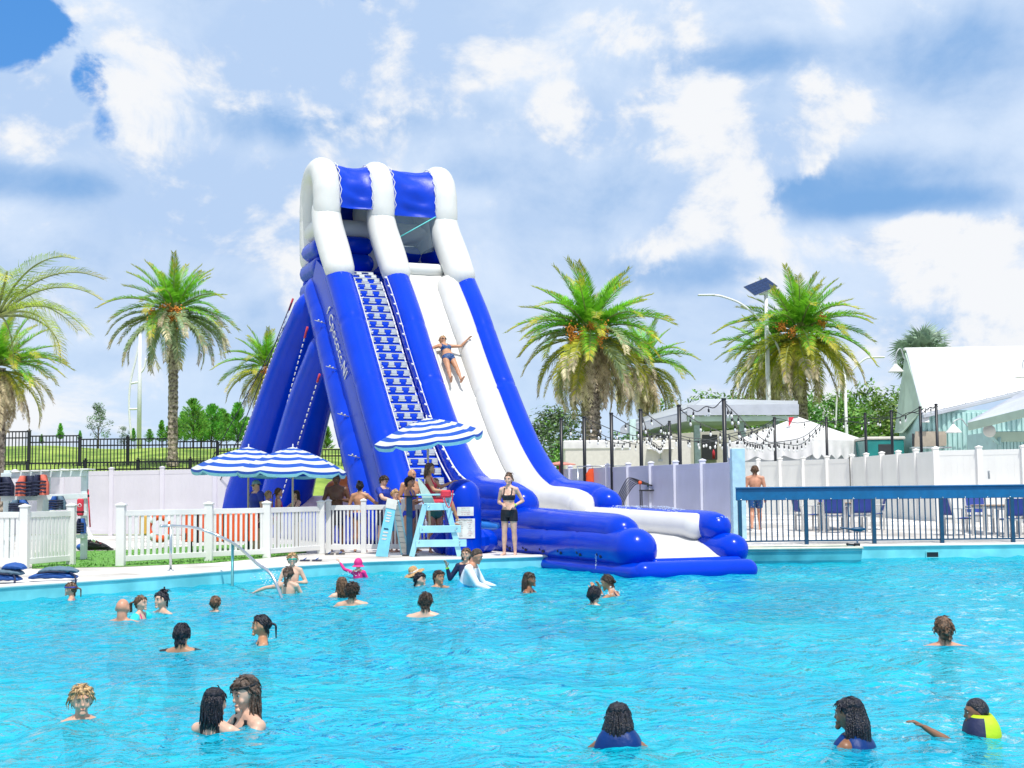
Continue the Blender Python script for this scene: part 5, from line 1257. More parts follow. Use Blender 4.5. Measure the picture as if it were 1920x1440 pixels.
    for ex in p['extra']:
        k = ex[0]
        if k == 'goggles':
            z_ = ex[2] if len(ex) > 2 else .05; mb = MB(); P_ = [Mh @ (V(.37 * math.cos(a), (.45 - max(0, z_ - .1) * .25) * math.sin(a) + .01, z_) * hh) for a in [2 * math.pi * i / 24 for i in range(25)]]
            mb.tube(P_, .028 * hh, 6, ell=1.6); g_ = part('goggles', mb, ex[1], b)
            for sx in (-1, 1):
                mb = MB(); mb.ball(Mh @ (V(sx * .14, -.43 + max(0, z_ - .1) * .35, z_) * hh), (.10 * hh, .045 * hh, .07 * hh), 0, 10, 7, Mh.to_3x3()); part('lens', mb, ex[3] if len(ex) > 3 else ex[1], g_)
        elif k == 'shades':
            mb = MB(); mb.box((-.36, -.42, .02), (.36, -.38, .06), 0, .01, Mh @ Matrix.Scale(hh, 4))
            for sx in (-1, 1): mb.tube([Mh @ (V(sx * .34, -.40, .05) * hh), Mh @ (V(sx * .38, .05, .06) * hh)], .018 * hh, 5)
            g_ = part('sunglasses', mb, ex[1], b)
            for sx in (-1, 1):
                mb = MB(); mb.ball(Mh @ (V(sx * .15, -.42, .03) * hh), (.12 * hh, .03 * hh, .085 * hh), 0, 10, 7, Mh.to_3x3()); part('lens', mb, mat('dark_lens', (0.02, 0.015, 0.01), 0.1), g_)
        elif k == 'cap':
            mb = MB(); rows = [[Mh @ (V(.40 * math.sin(a) * math.cos(q), .47 * math.sin(a) * math.sin(q) + .02, .18 + .40 * math.cos(a)) * hh) for q in [2 * math.pi * j / 20 for j in range(20)]] for a in [math.pi / 2 * i / 6 for i in range(7)]]
            mb.grid(rows, 0, True, True); bk = ex[2]; mb.grid([[Mh @ (V(.36 * math.cos(q), bk * (.36 + r0) * math.sin(q) + .02, .17 - .12 * (r0 / .4)) * hh) for q in [math.pi * (.1 + .8 * j / 8) for j in range(9)]] for r0 in (0, .2, .38)], 0, True)
            part('cap', mb, ex[1], b)
        elif k == 'hat':
            mb = MB(); Q = Mh @ Matrix.Translation((0, 0.02 * hh, .16 * hh)) @ Matrix.Rotation(R(ex[3]), 4, 'Y') @ Matrix.Rotation(R(ex[4]), 4, 'X')
            mb.lathe([(.02 * hh, .52 * hh), (.22 * hh, .49 * hh), (.36 * hh, .36 * hh), (.41 * hh, .12 * hh), (.43 * hh, 0), (.62 * hh, -.03 * hh), (.9 * hh, -.10 * hh), (.95 * hh, -.14 * hh), (.9 * hh, -.12 * hh), (.42 * hh, -.03 * hh)], 24, 0, Q)
            h_ = part('sun_hat', mb, ex[1], b); mb = MB(); mb.lathe([(.415 * hh, .13 * hh), (.435 * hh, .12 * hh), (.445 * hh, .02 * hh), (.43 * hh, 0.0)], 24, 0, Q); part('hat_band', mb, ex[2], h_)
        elif k == 'band':
            w_, f_ = J['wr' + ex[2]], J['f' + ex[2]]; mb = MB(); mb.tube([w_ - f_ * .03, w_ - f_ * .012], .0215 * H, 12); part('wristband', mb, ex[1], b)
        elif k == 'float':
            for sd_ in 'lr':
                a_, f_ = J['el' + sd_], J['f' + sd_]; sh_ = a_; u_ = (V(p['arms'][sd_][0])).normalized(); mb = MB(); mb.tube([a_ - u_ * .13 * H, a_ - u_ * .03 * H], .055 * H, 14, caps=2); part('arm_float', mb, ex[1], b)
        elif k == 'vest':   # buoyant vest riding up round the neck: two back and front slabs, collar and arm holes
            S_, X_, F_, pe = J['S'], J['X'], J['F'], J['pel']; m_ = ex[1]; up_ = ex[2]
            def vp(x, t_, y): return pe + S_ * (t_ * .295 * H) + X_ * (x * H) + F_ * (y * H)
            mb = MB(); rows = []
            for i in range(25):
                u = i / 24; t_ = .20 + (1.02 + up_ - .20) * u; w = .118 * (1 - .30 * max(0, (u - .62) / .38) ** 1.6); dp = .088 * (1 - .30 * max(0, (u - .7) / .3) ** 2); g_ = 1 - .07 * (abs(math.cos(u * 9.4)) ** 8); w *= g_; dp *= g_
                rows.append([vp(w * (abs(math.cos(a)) ** .6) * (1 if math.cos(a) > 0 else -1), t_, dp * (abs(math.sin(a)) ** .7) * (1 if math.sin(a) > 0 else -1) - .01) for a in [2 * math.pi * j / 26 for j in range(26)]])
            inner = [[c_.lerp(sum(r_, Vector((0, 0, 0))) / 26, .36) for c_ in r_] for r_ in rows]
            mb.grid(rows, 0, True, True, mfun=lambda i_, j_: 1 if len(ex) > 3 and math.sin(2 * math.pi * (j_ + .5) / 26) > -.1 else 0); mb.grid([rows[-1], [q.lerp(z, .5) + S_ * .012 * H for q, z in zip(rows[-1], inner[-1])], inner[-1], inner[-3]], 0, True, True); v_ = part('life_vest', mb, [m_, ex[3] if len(ex) > 3 else m_], b)
            for s_ in (-1, 1):
                mb = MB(); mb.tube([vp(s_ * .105, .62 + .17 * math.cos(a), .004 + .058 * math.sin(a)) + X_ * (s_ * .012 * H) for a in [2 * math.pi * j / 16 for j in range(17)]], .009 * H, 6); mb.grid([[vp(s_ * .121, .62 + .17 * r2 * math.cos(a), .004 + .056 * r2 * math.sin(a)) for a in [2 * math.pi * j / 16 for j in range(17)]] for r2 in (.05, 1)], 0, False); part('arm_hole', mb, blk, v_)
            mb = MB(); mb.tube([rows[8][j] + (rows[8][j] - inner[8][j]).normalized() * .004 for j in list(range(26)) + [0]], .008 * H, 6); part('belt', mb, ex[3] if len(ex) > 3 else blk, v_)
        elif k == 'swimhat':
            mb = MB(); rows = [[Mh @ (V(.42 * math.sin(a) * math.cos(q), .50 * math.sin(a) * math.sin(q) + .03, .08 + .50 * math.cos(a)) * hh) for q in [2 * math.pi * j / 18 for j in range(18)]] for a in [math.pi * .62 * i / 7 for i in range(8)]]
            mb.grid(rows, 0, True, True); mb.grid([[Mh @ (V((.42 + r0) * math.cos(q), (.52 + r0) * math.sin(q) + .03, -.10 - r0 * .9) * hh) for q in [2 * math.pi * j / 18 for j in range(19)]] for r0 in (0, .1, .2)], 0, True); part('swim_hat', mb, ex[1], b)
    # placing
    an = p['anchor']
    if p['M'] is not None: b.matrix_world = p['M']
    else:
        Rz = Matrix.Rotation(p['yaw'], 3, 'Z')
        if an[0] == 'head': loc = W(an[1], an[2], an[3]) - Rz @ Mh.to_translation()
        elif an[0] == 'seat': loc = V(an[1])
        else:
            fz = min(J['footl'].z, J['footr'].z) - .016 * H; loc = Vector((W(an[1], 1000, an[2]).x, an[2], an[3] - fz))
        b.location = loc; b.rotation_euler = (0, 0, p['yaw'])
    tag(b, p['label'], 'person'); return b

navy = cloth('navy', (0.006, 0.012, 0.06)); blk = cloth('black', (0.008, 0.008, 0.012)); royal = cloth('royal', (0.005, 0.03, 0.33)); swimblue = cloth('swim_blue', (0.004, 0.03, 0.45))
vest_dk = cloth('vest_dark', (0.006, 0.012, 0.06)); pink = cloth('hot_pink', (0.75, 0.02, 0.22)); vestblue = cloth('vest_blue', (0.0, 0.030, 0.16), rough=.45, spec=.2); redc = cloth('red', (0.62, 0.03, 0.06)); greenc = cloth('green', (0.02, 0.16, 0.12)); whc = cloth('white', (0.75, 0.76, 0.80)); skyc_ = cloth('sky_blue', (0.05, 0.45, 0.75))
lime = mat('lime_band', (0.25, 0.75, 0.05), 0.5); purp = mat('purple_band', (0.45, 0.12, 0.6), 0.5); tealg = mat('teal_goggle', (0.0, 0.50, 0.38), 0.25); bluestrap = mat('blue_strap', (0.01, 0.05, 0.5), 0.5)
flor = pattern('navy_floral', (0.008, 0.04, 0.16), (0.10, 0.32, 0.55), 38, .28); board = pattern('board_shorts', (0.006, 0.07, 0.25), (0.45, 0.38, 0.20), 14, .16); leop = pattern('speckled', (0.02, 0.02, 0.03), (0.5, 0.5, 0.5), 45, .3)
straw = mat('straw', (0.55, 0.33, 0.15), 0.8, 0.2, 30, 0.8, 60); bandm = pattern('hat_band', (0.7, 0.7, 0.65), (0.5, 0.03, 0.05), 30, .35)
NV = 0.0075
# foreground swimmers
person('blond boy with wet fringe standing neck deep at lower left', ('head', 153, 1313, 9.9), 1.42, 18, 'c', 'fair', ('fringe', 'blond'), arms='out', head=(6, 4), vox=NV, wear=(('trunks', navy),))
person('dark haired child seen from behind in the arms of a woman at lower left', ('head', 403, 1318, 9.35), 1.38, 155, 'c', 'light', ('bob', 'black', .20), arms={'l': ((-.6, -.7, -.5), (.2, -1, .1)), 'r': ((.5, -.8, -.3), (-.1, -1, .1))}, face=False, vox=NV, wear=(('top', blk),))
person('woman with swim goggles on her forehead hugging a dark haired child', ('head', 461, 1300, 9.5), 1.62, -52, 'f', 'light', ('long', 'wetbrown', .30), arms={'l': ((-.35, -.75, -.75), (.75, -.5, .45)), 'r': ((.35, -.6, -.8), (-.1, -1, .2))}, head=(4, 12), vox=NV, wear=(('top', blk, .008), ('bottom', blk)), extra=(('goggles', blk, .27, mat('dark_lens', (0.02, 0.015, 0.01), 0.1)), ('band', purp, 'l')))
person('swimmer with beaded braids and blue life vest, lower middle of the pool', ('head', 1160, 1348, 8.7), 1.36, 168, 'c', 'brown', ('braids', 'black', .26), arms='out', face=False, vox=NV, wear=(('trunks', pink),), extra=(('vest', vestblue, .16),))
person('swimmer with long braids turned left in a blue life vest at lower right', ('head', 1592, 1340, 8.6), 1.42, -120, 'c', 'brown', ('braids', 'black', .32), arms='fwd', vox=NV, wear=(('bottom', blk),), extra=(('vest', vestblue, .03),))
person('child in yellow green life vest reaching an arm forward at the right edge', ('head', 1832, 1336, 8.9), 1.30, -98, 'c', 'brown', ('buzz', 'black'), arms={'r': ((.30, -.90, .02), (.05, -.90, .55)), 'l': ((-.3, -.8, -.6), (.1, -1, .1))}, head=(0, 4), vox=NV, wear=(('trunks', purp),), extra=(('vest', cloth('lime_yellow', (0.42, 0.62, 0.01)), .28, vest_dk),))
# middle distance
person('person with short black wet hair in a black shirt seen from behind', ('head', 341, 1190, 14.2), 1.66, 176, 'm', 'olive', ('wet', 'black'), arms='out', face=False, vox=.009, wear=(('shirt', blk),))
person('woman with wet tied back hair in profile facing left', ('head', 490, 1173, 14.9), 1.60, -76, 'f', 'tan', ('ponytail', 'black', .16), arms='fwd', vox=.009, wear=(('top', blk), ('bottom', blk)))
person('man with small bun seen from behind swimming at far right', ('head', 1770, 1180, 14.0), 1.74, 176, 'm', 'red', ('bun', 'brown'), arms='out', face=False, vox=.009, wear=(('trunks', navy),))
person('bald sunburnt man seen from behind up to his shoulders', ('head', 230, 1141, 17.6), 1.76, 172, 'm', 'red', ('bald', 'grey'), arms='out', face=False, wear=(('trunks', navy),), fat=1.12)
person('small child with teal arm floats beside the bald man', ('head', 264, 1131, 18.1), 1.10, 75, 'c', 'light', ('ponytail', 'brown', .14), arms='out', hs=1.25, wear=(('onepiece', pink),), extra=(('float', mat('teal_float', (0.03, 0.62, 0.62), 0.3)),))
person('woman with high ponytail and a hand at her face near the floats child', ('head', 303, 1125, 18.5), 1.62, -40, 'f', 'light', ('topknot', 'black'), arms={'l': ((-.4, -.5, -.75), (.35, -.3, .9)), 'r': ((.4, -.3, -.9), (0, -.9, -.4))}, wear=(('top', whc), ('bottom', whc)))
person('blond child in purple top seen from behind in the shallow left water', ('head', 404, 1131, 19.0), 1.15, 170, 'c', 'fair', ('wet', 'brown'), arms='out', face=False, hs=1.2, wear=(('rash', cloth('purple', (0.25, 0.10, 0.5))),))
person('girl with blue goggle strap looking left beside the pool wall', ('head', 133, 1105, 21.2), 1.32, -82, 'c', 'fair', ('ponytail', 'brown', .14), arms='out', hs=1.1, wear=(('onepiece', pink),), extra=(('goggles', bluestrap, .17),))
person('girl with ponytail seen from behind flinging an arm and water', ('head', 541, 1076, 22.3), 1.42, 172, 'c', 'light', ('ponytail', 'wetbrown', .22), arms={'r': ((.9, .05, -.12), (.95, -.2, -.35)), 'l': ((-.35, -.4, -.8), (0, -.9, -.3))}, face=False, hs=1.1, wear=(('bottom', swimblue),))
person('boy in bright teal goggles standing waist deep by the steps', ('head', 548, 1049, 23.6), 1.40, 6, 'c', 'light', ('fringe', 'blond'), legs='stand', arms={'l': ((-.4, -.1, -.9), (.7, -.5, -.1)), 'r': ((.45, -.05, -.9), (-.7, -.5, .05))}, hs=1.05, wear=(('trunks', navy),), extra=(('goggles', tealg, .05),))
person('child in hot pink rash guard and pink swim hat near the pool wall', ('head', 672, 1057, 26.2), 1.20, 165, 'c', 'light', ('bald', 'brown'), arms={'r': ((.7, -.2, .2), (.6, -.2, .75)), 'l': ((-.3, -.3, -.8), (0, -.9, -.2))}, face=False, hs=1.15, wear=(('rash', pink),), extra=(('swimhat', pink),))
person('girl with long wet brown hair facing away at left of the middle', ('head', 641, 1095, 21.3), 1.44, -160, 'f', 'light', ('long', 'brown', .26), arms='out', face=False, wear=(('top', blk), ('bottom', blk)))
person('person with messy wet dark hair just in front of the long haired girl', ('head', 661, 1109, 19.7), 1.60, 174, 'm', 'fair', ('curly', 'dark'), arms='out', face=False, wear=(('trunks', blk),))
person('man with thinning wet hair seen from behind in the middle of the pool', ('head', 798, 1128, 18.0), 1.74, 178, 'm', 'light', ('wet', 'dark'), arms='out', face=False, wear=(('trunks', navy),))
person('person under a wide straw sun hat near the middle of the far wall', ('head', 776, 1076, 26.0), 1.60, 60, 'f', 'light', ('wet', 'brown'), arms='out', wear=(('onepiece', navy),), extra=(('hat', straw, bandm, -20, -14),))
person('dark haired swimmer facing right just below the straw hat', ('head', 787, 1087, 23.7), 1.66, 74, 'm', 'light', ('short', 'black'), arms='out', wear=(('trunks', navy),))
person('young man with wet swept hair looking right by the straw hat', ('head', 823, 1083, 23.4), 1.66, 40, 'm', 'tan', ('short', 'dark'), arms='out', wear=(('trunks', navy),))
two_tone = mat('cloth_white_rash', (0.76, 0.78, 0.84), 0.6)
person('man in white and blue rash guard bending right with an open hand', ('head', 893, 1042, 23.3), 1.80, 78, 'm', 'red', ('buzz', 'dark'), legs='apart', arms={'l': ((-.15, -.55, -.85), (-.1, -.95, -.35), (-.1, -1, .1)), 'r': ((.2, -.45, -.85), (.05, -.95, -.3), (0, -1, .1))}, lean=(0, -.42, .9), head=(0, 24), wear=(('rash', two_tone), ('rash_low', skyc_, .010), ('trunks', swimblue, .014)))
person('woman in a dark shirt peeking from behind the man in the white rash guard', ('head', 874, 1040, 25.0), 1.62, -12, 'f', 'fair', ('long', 'brown', .16), legs='stand', arms={'l': ((-.55, -.1, -.85), (-.15, -.3, .95)), 'r': ((.35, -.1, -.9), (.1, -.8, -.4))}, wear=(('rash', navy), ('bottom', navy)), extra=(('band', lime, 'l'),))
person('woman with thin braids in profile facing right', ('head', 993, 1087, 21.8), 1.60, 70, 'f', 'brown', ('braids', 'dark', .22), arms='fwd', wear=(('top', blk), ('bottom', blk)))
person('swimmer with sleek wet dark hair low in the water in front of the slide end', ('head', 1114, 1115, 19.3), 1.56, 150, 'f', 'light', ('wet', 'black'), arms='out', face=False, hs=1.12, wear=(('top', blk),))
person('woman with small bun and hands over her face before the slide end', ('head', 1139, 1092, 20.9), 1.62, -110, 'f', 'tan', ('bun', 'dark'), arms={'l': ((-.3, -.75, -.5), (.3, -.2, .95)), 'r': ((.3, -.75, -.5), (-.3, -.2, .95))}, lean=(0, -.5, .85), head=(0, 18), wear=(('top', navy), ('bottom', navy)))
# on deck
person('woman in black sports bra and shorts standing barefoot on the pool edge', ('foot', 955, 29.35, .252), 1.70, -14, 'f', 'light', ('topknot', 'brown'), 'stand', {'l': ((-.28, .25, -.9), (.50, -.75, -.15)), 'r': ((.42, .30, -.85), (-.55, -.65, -.35))}, head=(-6, 0), wear=(('top', cloth('black_bra', (0.006, 0.012, 0.02)), .009), ('trunks', cloth('black_shorts', (0.006, 0.007, 0.014)), .014, .42)), extra=(('band', lime, 'r'),))
person('shirtless boy in patterned blue board shorts walking away on the patio', ('foot', 1418, 37.6, deckz(6.6, 37.6)), 1.72, 172, 'm', 'red', ('short', 'brown'), 'walk', {'l': ((-.25, .1, -1), (.0, -.35, -1)), 'r': ((.22, .05, -1), (.0, -.4, -1))}, face=False, wear=(('trunks', board, .02),))
person('person in a speckled swimsuit half hidden by the corner post', ('foot', 1379, 38.5, deckz(6.2, 38.5)), 1.55, 168, 'f', 'tan', ('bun', 'brown'), 'stand', 'down', face=False, wear=(('onepiece', leop), ('trunks', leop, .012, .5)))
person('man in backwards cap and yellow sunglasses wearing a royal blue shirt', ('foot', 481, 32.3, .24), 1.66, -52, 'm', 'light', ('buzz', 'dark'), 'stand', 'down', head=(4, 6), wear=(('shirt', royal, .016), ('trunks', navy, .02)), extra=(('cap', cloth('teal_grey', (0.20, 0.36, 0.38)), 1), ('shades', mat('yellow_frame', (0.6, 0.45, 0.05), 0.4))), fat=1.15)
person('blond child in profile behind the man in the cap', ('foot', 502, 33.2, .24), 1.42, 70, 'c', 'light', ('ponytail', 'blond', .2), 'stand', 'down', hs=1.05, wear=(('onepiece', pink),))
person('girl with a long braid facing right under the umbrellas', ('foot', 521, 32.4, .24), 1.48, 110, 'c', 'fair', ('braid', 'brown', .34), 'stand', 'down', wear=(('top', pink), ('bottom', pink)))
person('girl with dark wet hair looking down beside the umbrella pole', ('foot', 556, 32.3, .24), 1.42, -55, 'c', 'light', ('long', 'dark', .2), 'stand', 'fwd', head=(0, 18), wear=(('onepiece', navy),))
person('shirtless young man with hands clasped behind the narrow white fence', ('foot', 631, 32.4, .24), 1.78, 10, 'm', 'dark', ('buzz', 'black'), 'stand', {'l': ((-.35, .1, -.9), (.80, -.6, .15)), 'r': ((.35, .1, -.9), (-.80, -.6, .15))}, head=(18, 0), wear=(('trunks', navy, .02),))
person('woman with black bun seen from behind stretching an arm right', ('foot', 675, 32.3, .24), 1.60, 176, 'f', 'tan', ('topknot', 'black'), 'stand', {'l': ((-.75, -.1, -.65), (-.9, -.3, -.3)), 'r': ((.35, 0, -.9), (.1, -.6, -.5))}, face=False, wear=(('bottom', swimblue),), fat=1.15)
person('young man in royal blue shirt looking down behind the fence', ('foot', 719, 32.3, .24), 1.74, 62, 'm', 'light', ('short', 'dark'), 'stand', 'fwd', head=(0, 28), wear=(('shirt', royal, .014), ('trunks', navy, .02)))
person('small blond child behind the top of the a frame board', ('foot', 740, 31.9, .24), 1.40, 60, 'c', 'light', ('short', 'blond'), 'stand', 'down', head=(0, 20), hs=1.1, wear=(('trunks', skyc_, .02),))
person('woman with dark curls in a blue bikini gazing right beside the lifeguard chair', ('foot', 768, 31.3, .24), 1.68, 66, 'f', 'tan', ('curly', 'black'), 'stand', {'l': ((-.3, -.2, -.9), (.1, -.7, .3)), 'r': ((.3, .1, -.9), (-.3, -.8, .2))}, head=(0, -6), wear=(('top', swimblue, .008), ('bottom', swimblue, .008)))
person('bald bearded man standing behind the curly haired woman', ('foot', 772, 32.2, .24), 1.88, 30, 'm', 'tan', ('bald', 'dark'), 'stand', {'l': ((-.3, .05, -.95), (.2, -.6, -.6)), 'r': ((.35, -.1, -.9), (-.6, -.6, .4))}, head=(20, 6), wear=(('trunks', navy, .02),))
person('woman in dark green bikini bottoms standing behind the lifeguard chair', ('foot', 816, 31.5, .24), 1.66, 30, 'f', 'tan', ('long', 'brown', .25), 'stand', 'down', wear=(('top', pink, .008), ('bottom', greenc, .008)))
chz = 0.24
sp_ = W(806, 944, 29.75)
person('lifeguard in red swimsuit pointing right from the tall chair', ('seat', (sp_.x, 29.75, sp_.z + .06)), 1.70, 82, 'f', 'tan', ('long', 'brown', .26), 'sit', {'r': ((.20, -.65, -.55), (.05, -.95, .45)), 'l': ((-.2, -.5, -.85), (.1, -.95, -.1))}, lean=(0, .02, 1), head=(6, 0), wear=(('onepiece', redc, .009),), extra=())
u_ = Vector((0, .68, .733)); n_ = Vector((0, -.733, .68)); Rl = Matrix.Rotation(PHI, 3, 'Z'); u_ = Rl @ u_; n_ = Rl @ n_; x_ = u_.cross(n_).normalized()
pl_ = SL(0.80, 13.55, 5.30) + n_ * 0.10
Msl = Matrix(((x_.x, -n_.x, u_.x, pl_.x), (x_.y, -n_.y, u_.y, pl_.y), (x_.z, -n_.z, u_.z, pl_.z), (0, 0, 0, 1)))
person('girl in navy floral bikini sliding down on her back with arms spread', None, 1.84, 0, 'f', 'tan', ('bun', 'blond'), 'lie', {'l': ((-.8, -.12, -.5), (-.35, -.5, -.7)), 'r': ((.95, -.25, -.25), (.6, -.6, .35))}, head=(8, 24), wear=(('top', flor, .008), ('bottom', flor, .008)), extra=(('shades', blk),), roll_m=Msl)
built = [make_body(p) for p in PEOPLE]
dg = bpy.context.evaluated_depsgraph_get()
for p, bb in zip(PEOPLE, built): finish_person(p, *bb, dg)
for bb in built: bpy.data.objects.remove(bb[0])

# ------------------------------------------------------------------ lifeguard chair, a-frame, podium
aqua = mat('aqua_paint', (0.33, 0.66, 0.78), 0.5, 0.06, 3); palew = mat('weathered_white', (0.70, 0.69, 0.64), 0.6, 0.08, 3); green_w = mat('pale_green_board', (0.50, 0.62, 0.56), 0.5, 0.05)
lg = thing('lifeguard_chair', 'tall pale aqua wooden lifeguard chair under the tilted umbrella', 'lifeguard chair', (W(815, 1040, 29.65).x, 29.65, 0.245))
o0 = Vector(lg.location)
def at(px, py, D): return W(px, py, D) - o0
Df, Db = 29.35, 29.95
for D in (Df, Db):
    for (a, b, nm) in (((772, 1041), (797, 946), 'leg'), ((862, 1039), (834, 927), 'leg')):
        p, q = at(*a, D), at(*b, D); p.z = 0.0; mb = MB(); mb.beam(p, q, 0.04, 0.115, 0, (1, 0, 0), 0.006); part(nm, mb, aqua, lg)
    for (x0, x1, y0, y1, nm) in ((787, 864, 987, 998, 'side_board'), (780, 875, 1013, 1025, 'side_board'), (800, 840, 944, 957, 'seat_rail')):
        p, q = at(x0, (y0 + y1) / 2, D), at(x1, (y0 + y1) / 2 - 1, D); mb = MB(); mb.beam(p + Vector((0, -.04 if D == Df else .04, 0)), q + Vector((0, -.04 if D == Df else .04, 0)), 0.03, 0.15, 0, (0, 0, 1), 0.006)
        part(nm, mb, aqua, lg)
    mb = MB(); mb.beam(at(781, 928, D), at(852, 927, D), 0.09, 0.035, 0, (0, 0, 1), 0.008); part('armrest', mb, aqua, lg)
    mb = MB(); mb.beam(at(840, 944, D), at(847, 928, D), 0.04, 0.09, 0, (1, 0, 0), 0.005); part('arm_support', mb, aqua, lg)
    mb = MB()
    for x, y in ((792, 992), (786, 1016), (857, 990), (862, 1015), (862, 1021), (854, 994), (805, 950), (836, 948)): mb.ball(at(x, y, D) + Vector((0, -.062 if D == Df else .062, 0)), 0.014, 0, 6, 4)
    part('bolt', mb, steel, lg)['kind'] = 'stuff'
s0, s1 = at(795, 946, Df), at(846, 944, Db)
for k in range(4):
    x = s0.x + (s1.x - s0.x) * k / 4; mb = MB(); mb.box((x, Df - o0.y - .03, s0.z), (x + (s1.x - s0.x) / 4 - .012, Db - o0.y + .03, s0.z + 0.03), 0, .005); part('seat_slat', mb, aqua, lg)
mb = MB(); rows = []
for k in range(9):   # curved fin-shaped backrest
    u = k / 8; a = at(804 - 21 * u ** 1.2, 950 - 53 * u, Df); wd = 0.20 * (1 - u ** 2.2) + 0.03
    rows.append([(a.x - wd * .4, Df - o0.y + .08, a.z), (a.x + wd * .6, Df - o0.y + .08, a.z), (a.x + wd * .6, Db - o0.y - .08, a.z + .01), (a.x - wd * .4, Db - o0.y - .08, a.z + .01)])
mb.grid(rows, 0, False, True); mb.add(rows[-1], [(0, 1, 2, 3)]); mb.add(rows[0], [(3, 2, 1, 0)]); part('backrest', mb, green_w, lg)
for zf in (0.35, 0.62, 0.9):
    q0, q1 = at(862, 1039, Df), at(834, 927, Df); x = q0.x + (q1.x - q0.x) * zf / 1.3; mb = MB(); mb.box((x - .02, Df - o0.y, zf), (x + .06, Db - o0.y, zf + .035), 0, .005); part('rung', mb, aqua, lg)
# red rescue pack on the armrest
rb = W(837, 925, 29.3); t = thing('rescue_pack', 'red rescue pack with dangling strap hung on the lifeguard chair arm', 'rescue pack', tuple(rb))
mb = MB(); mb.box((-.12, -.07, -.09), (.10, .07, .07), 0, .03); part('body', mb, redc, t); mb = MB(); mb.tube(crom([(-.05, -.08, -.08), (.0, -.09, -.22), (.06, -.1, -.30), (.12, -.09, -.15), (.14, -.06, .06)], 4), .012, 5); part('strap', mb, redc, t)
af = thing('a_frame_board', 'folding aqua a frame board with white lettering leaning beside the chair', 'a-frame', (W(735, 1043, 29.5).x, 29.5, .245)); o0 = Vector(af.location)
D0 = 29.5
fw = [at(704, 1043, D0), at(727, 1044, D0), at(744, 941, D0), at(727, 937, D0)]
def panel_obj(name, P4, th, m_, par, mi_extra=None):
    mb = MB(); n_ = (P4[1] - P4[0]).cross(P4[3] - P4[0]).normalized() * th; a = [Vector(p) for p in P4]; b = [p + n_ for p in a]
    mb.add(a + b, [(3, 2, 1, 0), (4, 5, 6, 7), (0, 1, 5, 4), (1, 2, 6, 5), (2, 3, 7, 6), (3, 0, 4, 7)]); return part(name, mb, m_, par)
def lerp4(P4, u, v): return P4[0].lerp(P4[1], u).lerp(P4[3].lerp(P4[2], u), v)
board_m = mat('cyan_board', (0.20, 0.62, 0.80), 0.45, 0.05)
panel_obj('front_board', fw, -0.03, board_m, af)
panel_obj('front_cap', [lerp4(fw, u, v) + Vector((0, -.012, 0)) for u, v in ((-.08, .86), (1.05, .86), (1.05, 1.03), (-.08, 1.03))], -.02, palew, af)
for k, v in enumerate((.30, .36, .42, .48, .62, .67, .72, .77)):   # printed lines
    panel_obj('print_line', [lerp4(fw, u, v + dv) + Vector((0, -.006, 0)) for u, dv in ((.22, 0), (.22 + .5 * rnd.uniform(.7, 1.1), 0), (.22 + .5 * rnd.uniform(.7, 1.1), .026), (.22, .026))], -.003, palew if k != 3 else navy_metal, af)
bk_ = [at(752, 1042, D0 + .75), at(768, 1042, D0 + .75), at(748, 940, D0 + .1), at(733, 939, D0 + .1)]
for (u0, u1) in ((0, .16), (.84, 1)): panel_obj('rear_rail', [lerp4(bk_, u, v) for u, v in ((u0, 0), (u1, 0), (u1, 1), (u0, 1))], -.05, aqua, af)
for k in range(9): panel_obj('rear_step', [lerp4(bk_, u, v) for u, v in ((.17, .05 + .1 * k), (.83, .05 + .1 * k), (.83, .135 + .1 * k), (.17, .135 + .1 * k))], -.04, palew, af)
pd = thing('podium_post', 'dark post with a flat top beside the lifeguard chair', 'post', (W(768, 1040, 29.9).x, 29.9, .245)); o0 = Vector(pd.location)
h_ = at(768, 932, 29.9).z; mb = MB(); mb.box((-.065, -.05, 0), (.065, .05, h_), 0, .008); part('column', mb, navy_metal, pd); mb = MB(); mb.box((-.19, -.14, h_), (.18, .14, h_ + .03), 0, .006); part('top_plate', mb, black_metal, pd); mb = MB(); mb.box((-.15, -.15, 0), (.15, .15, .02), 0, .005); part('base', mb, black_metal, pd)
cn = W(851, 1036, 30.3); t = thing('traffic_cone', 'small red cone on the deck behind the lifeguard chair leg', 'cone', (cn.x, 30.3, .245))
mb = MB(); mb.lathe([(.13, 0.02), (.12, .03), (.035, .24), (.03, .25), (0.0, .25)], 14); part('cone', mb, redc, t); mb = MB(); mb.box((-.16, -.16, 0), (.16, .16, .025), 0, .01); part('base', mb, redc, t)
# ------------------------------------------------------------------ life jacket rack on the left
rk = thing('life_jacket_rack', 'white timber rack of slatted shelves holding life jackets behind the left fence', 'rack', (W(12, 1010, 29.5).x, 29.5, .25)); o0 = Vector(rk.location); DR = 29.5
pale_rk = mat('rack_white', (0.66, 0.74, 0.76), 0.5, .05)
for px, dp in ((14, 0), (88, .3), (159, .1)):
    a = at(px, 890, DR + dp); mb = MB(); mb.box((a.x - .065, dp - .05, 0), (a.x + .065, dp + .05, at(px, 882, DR).z), 0, .008); part('post', mb, pale_rk, rk)
for y0, y1 in ((885, 896), (928, 938), (962, 970), (1005, 1012)):
    a, b = at(2, (y0 + y1) / 2 + 2, DR - .08), at(164, (y0 + y1) / 2 - 3, DR + .02); mb = MB(); mb.beam(a, b, .04, (y1 - y0) * DR / F_PX, 0, (0, 0, 1), .006); part('shelf_rail', mb, pale_rk, rk)
for k in range(8):
    a = at(22 + 18.5 * k, 885 - .6 * k, DR - .12); mb = MB(); mb.box((a.x - .005, -.16, a.z - .005), (a.x + .17, .35, a.z + .025), 0, .006); part('slat', mb, white_paint, rk)
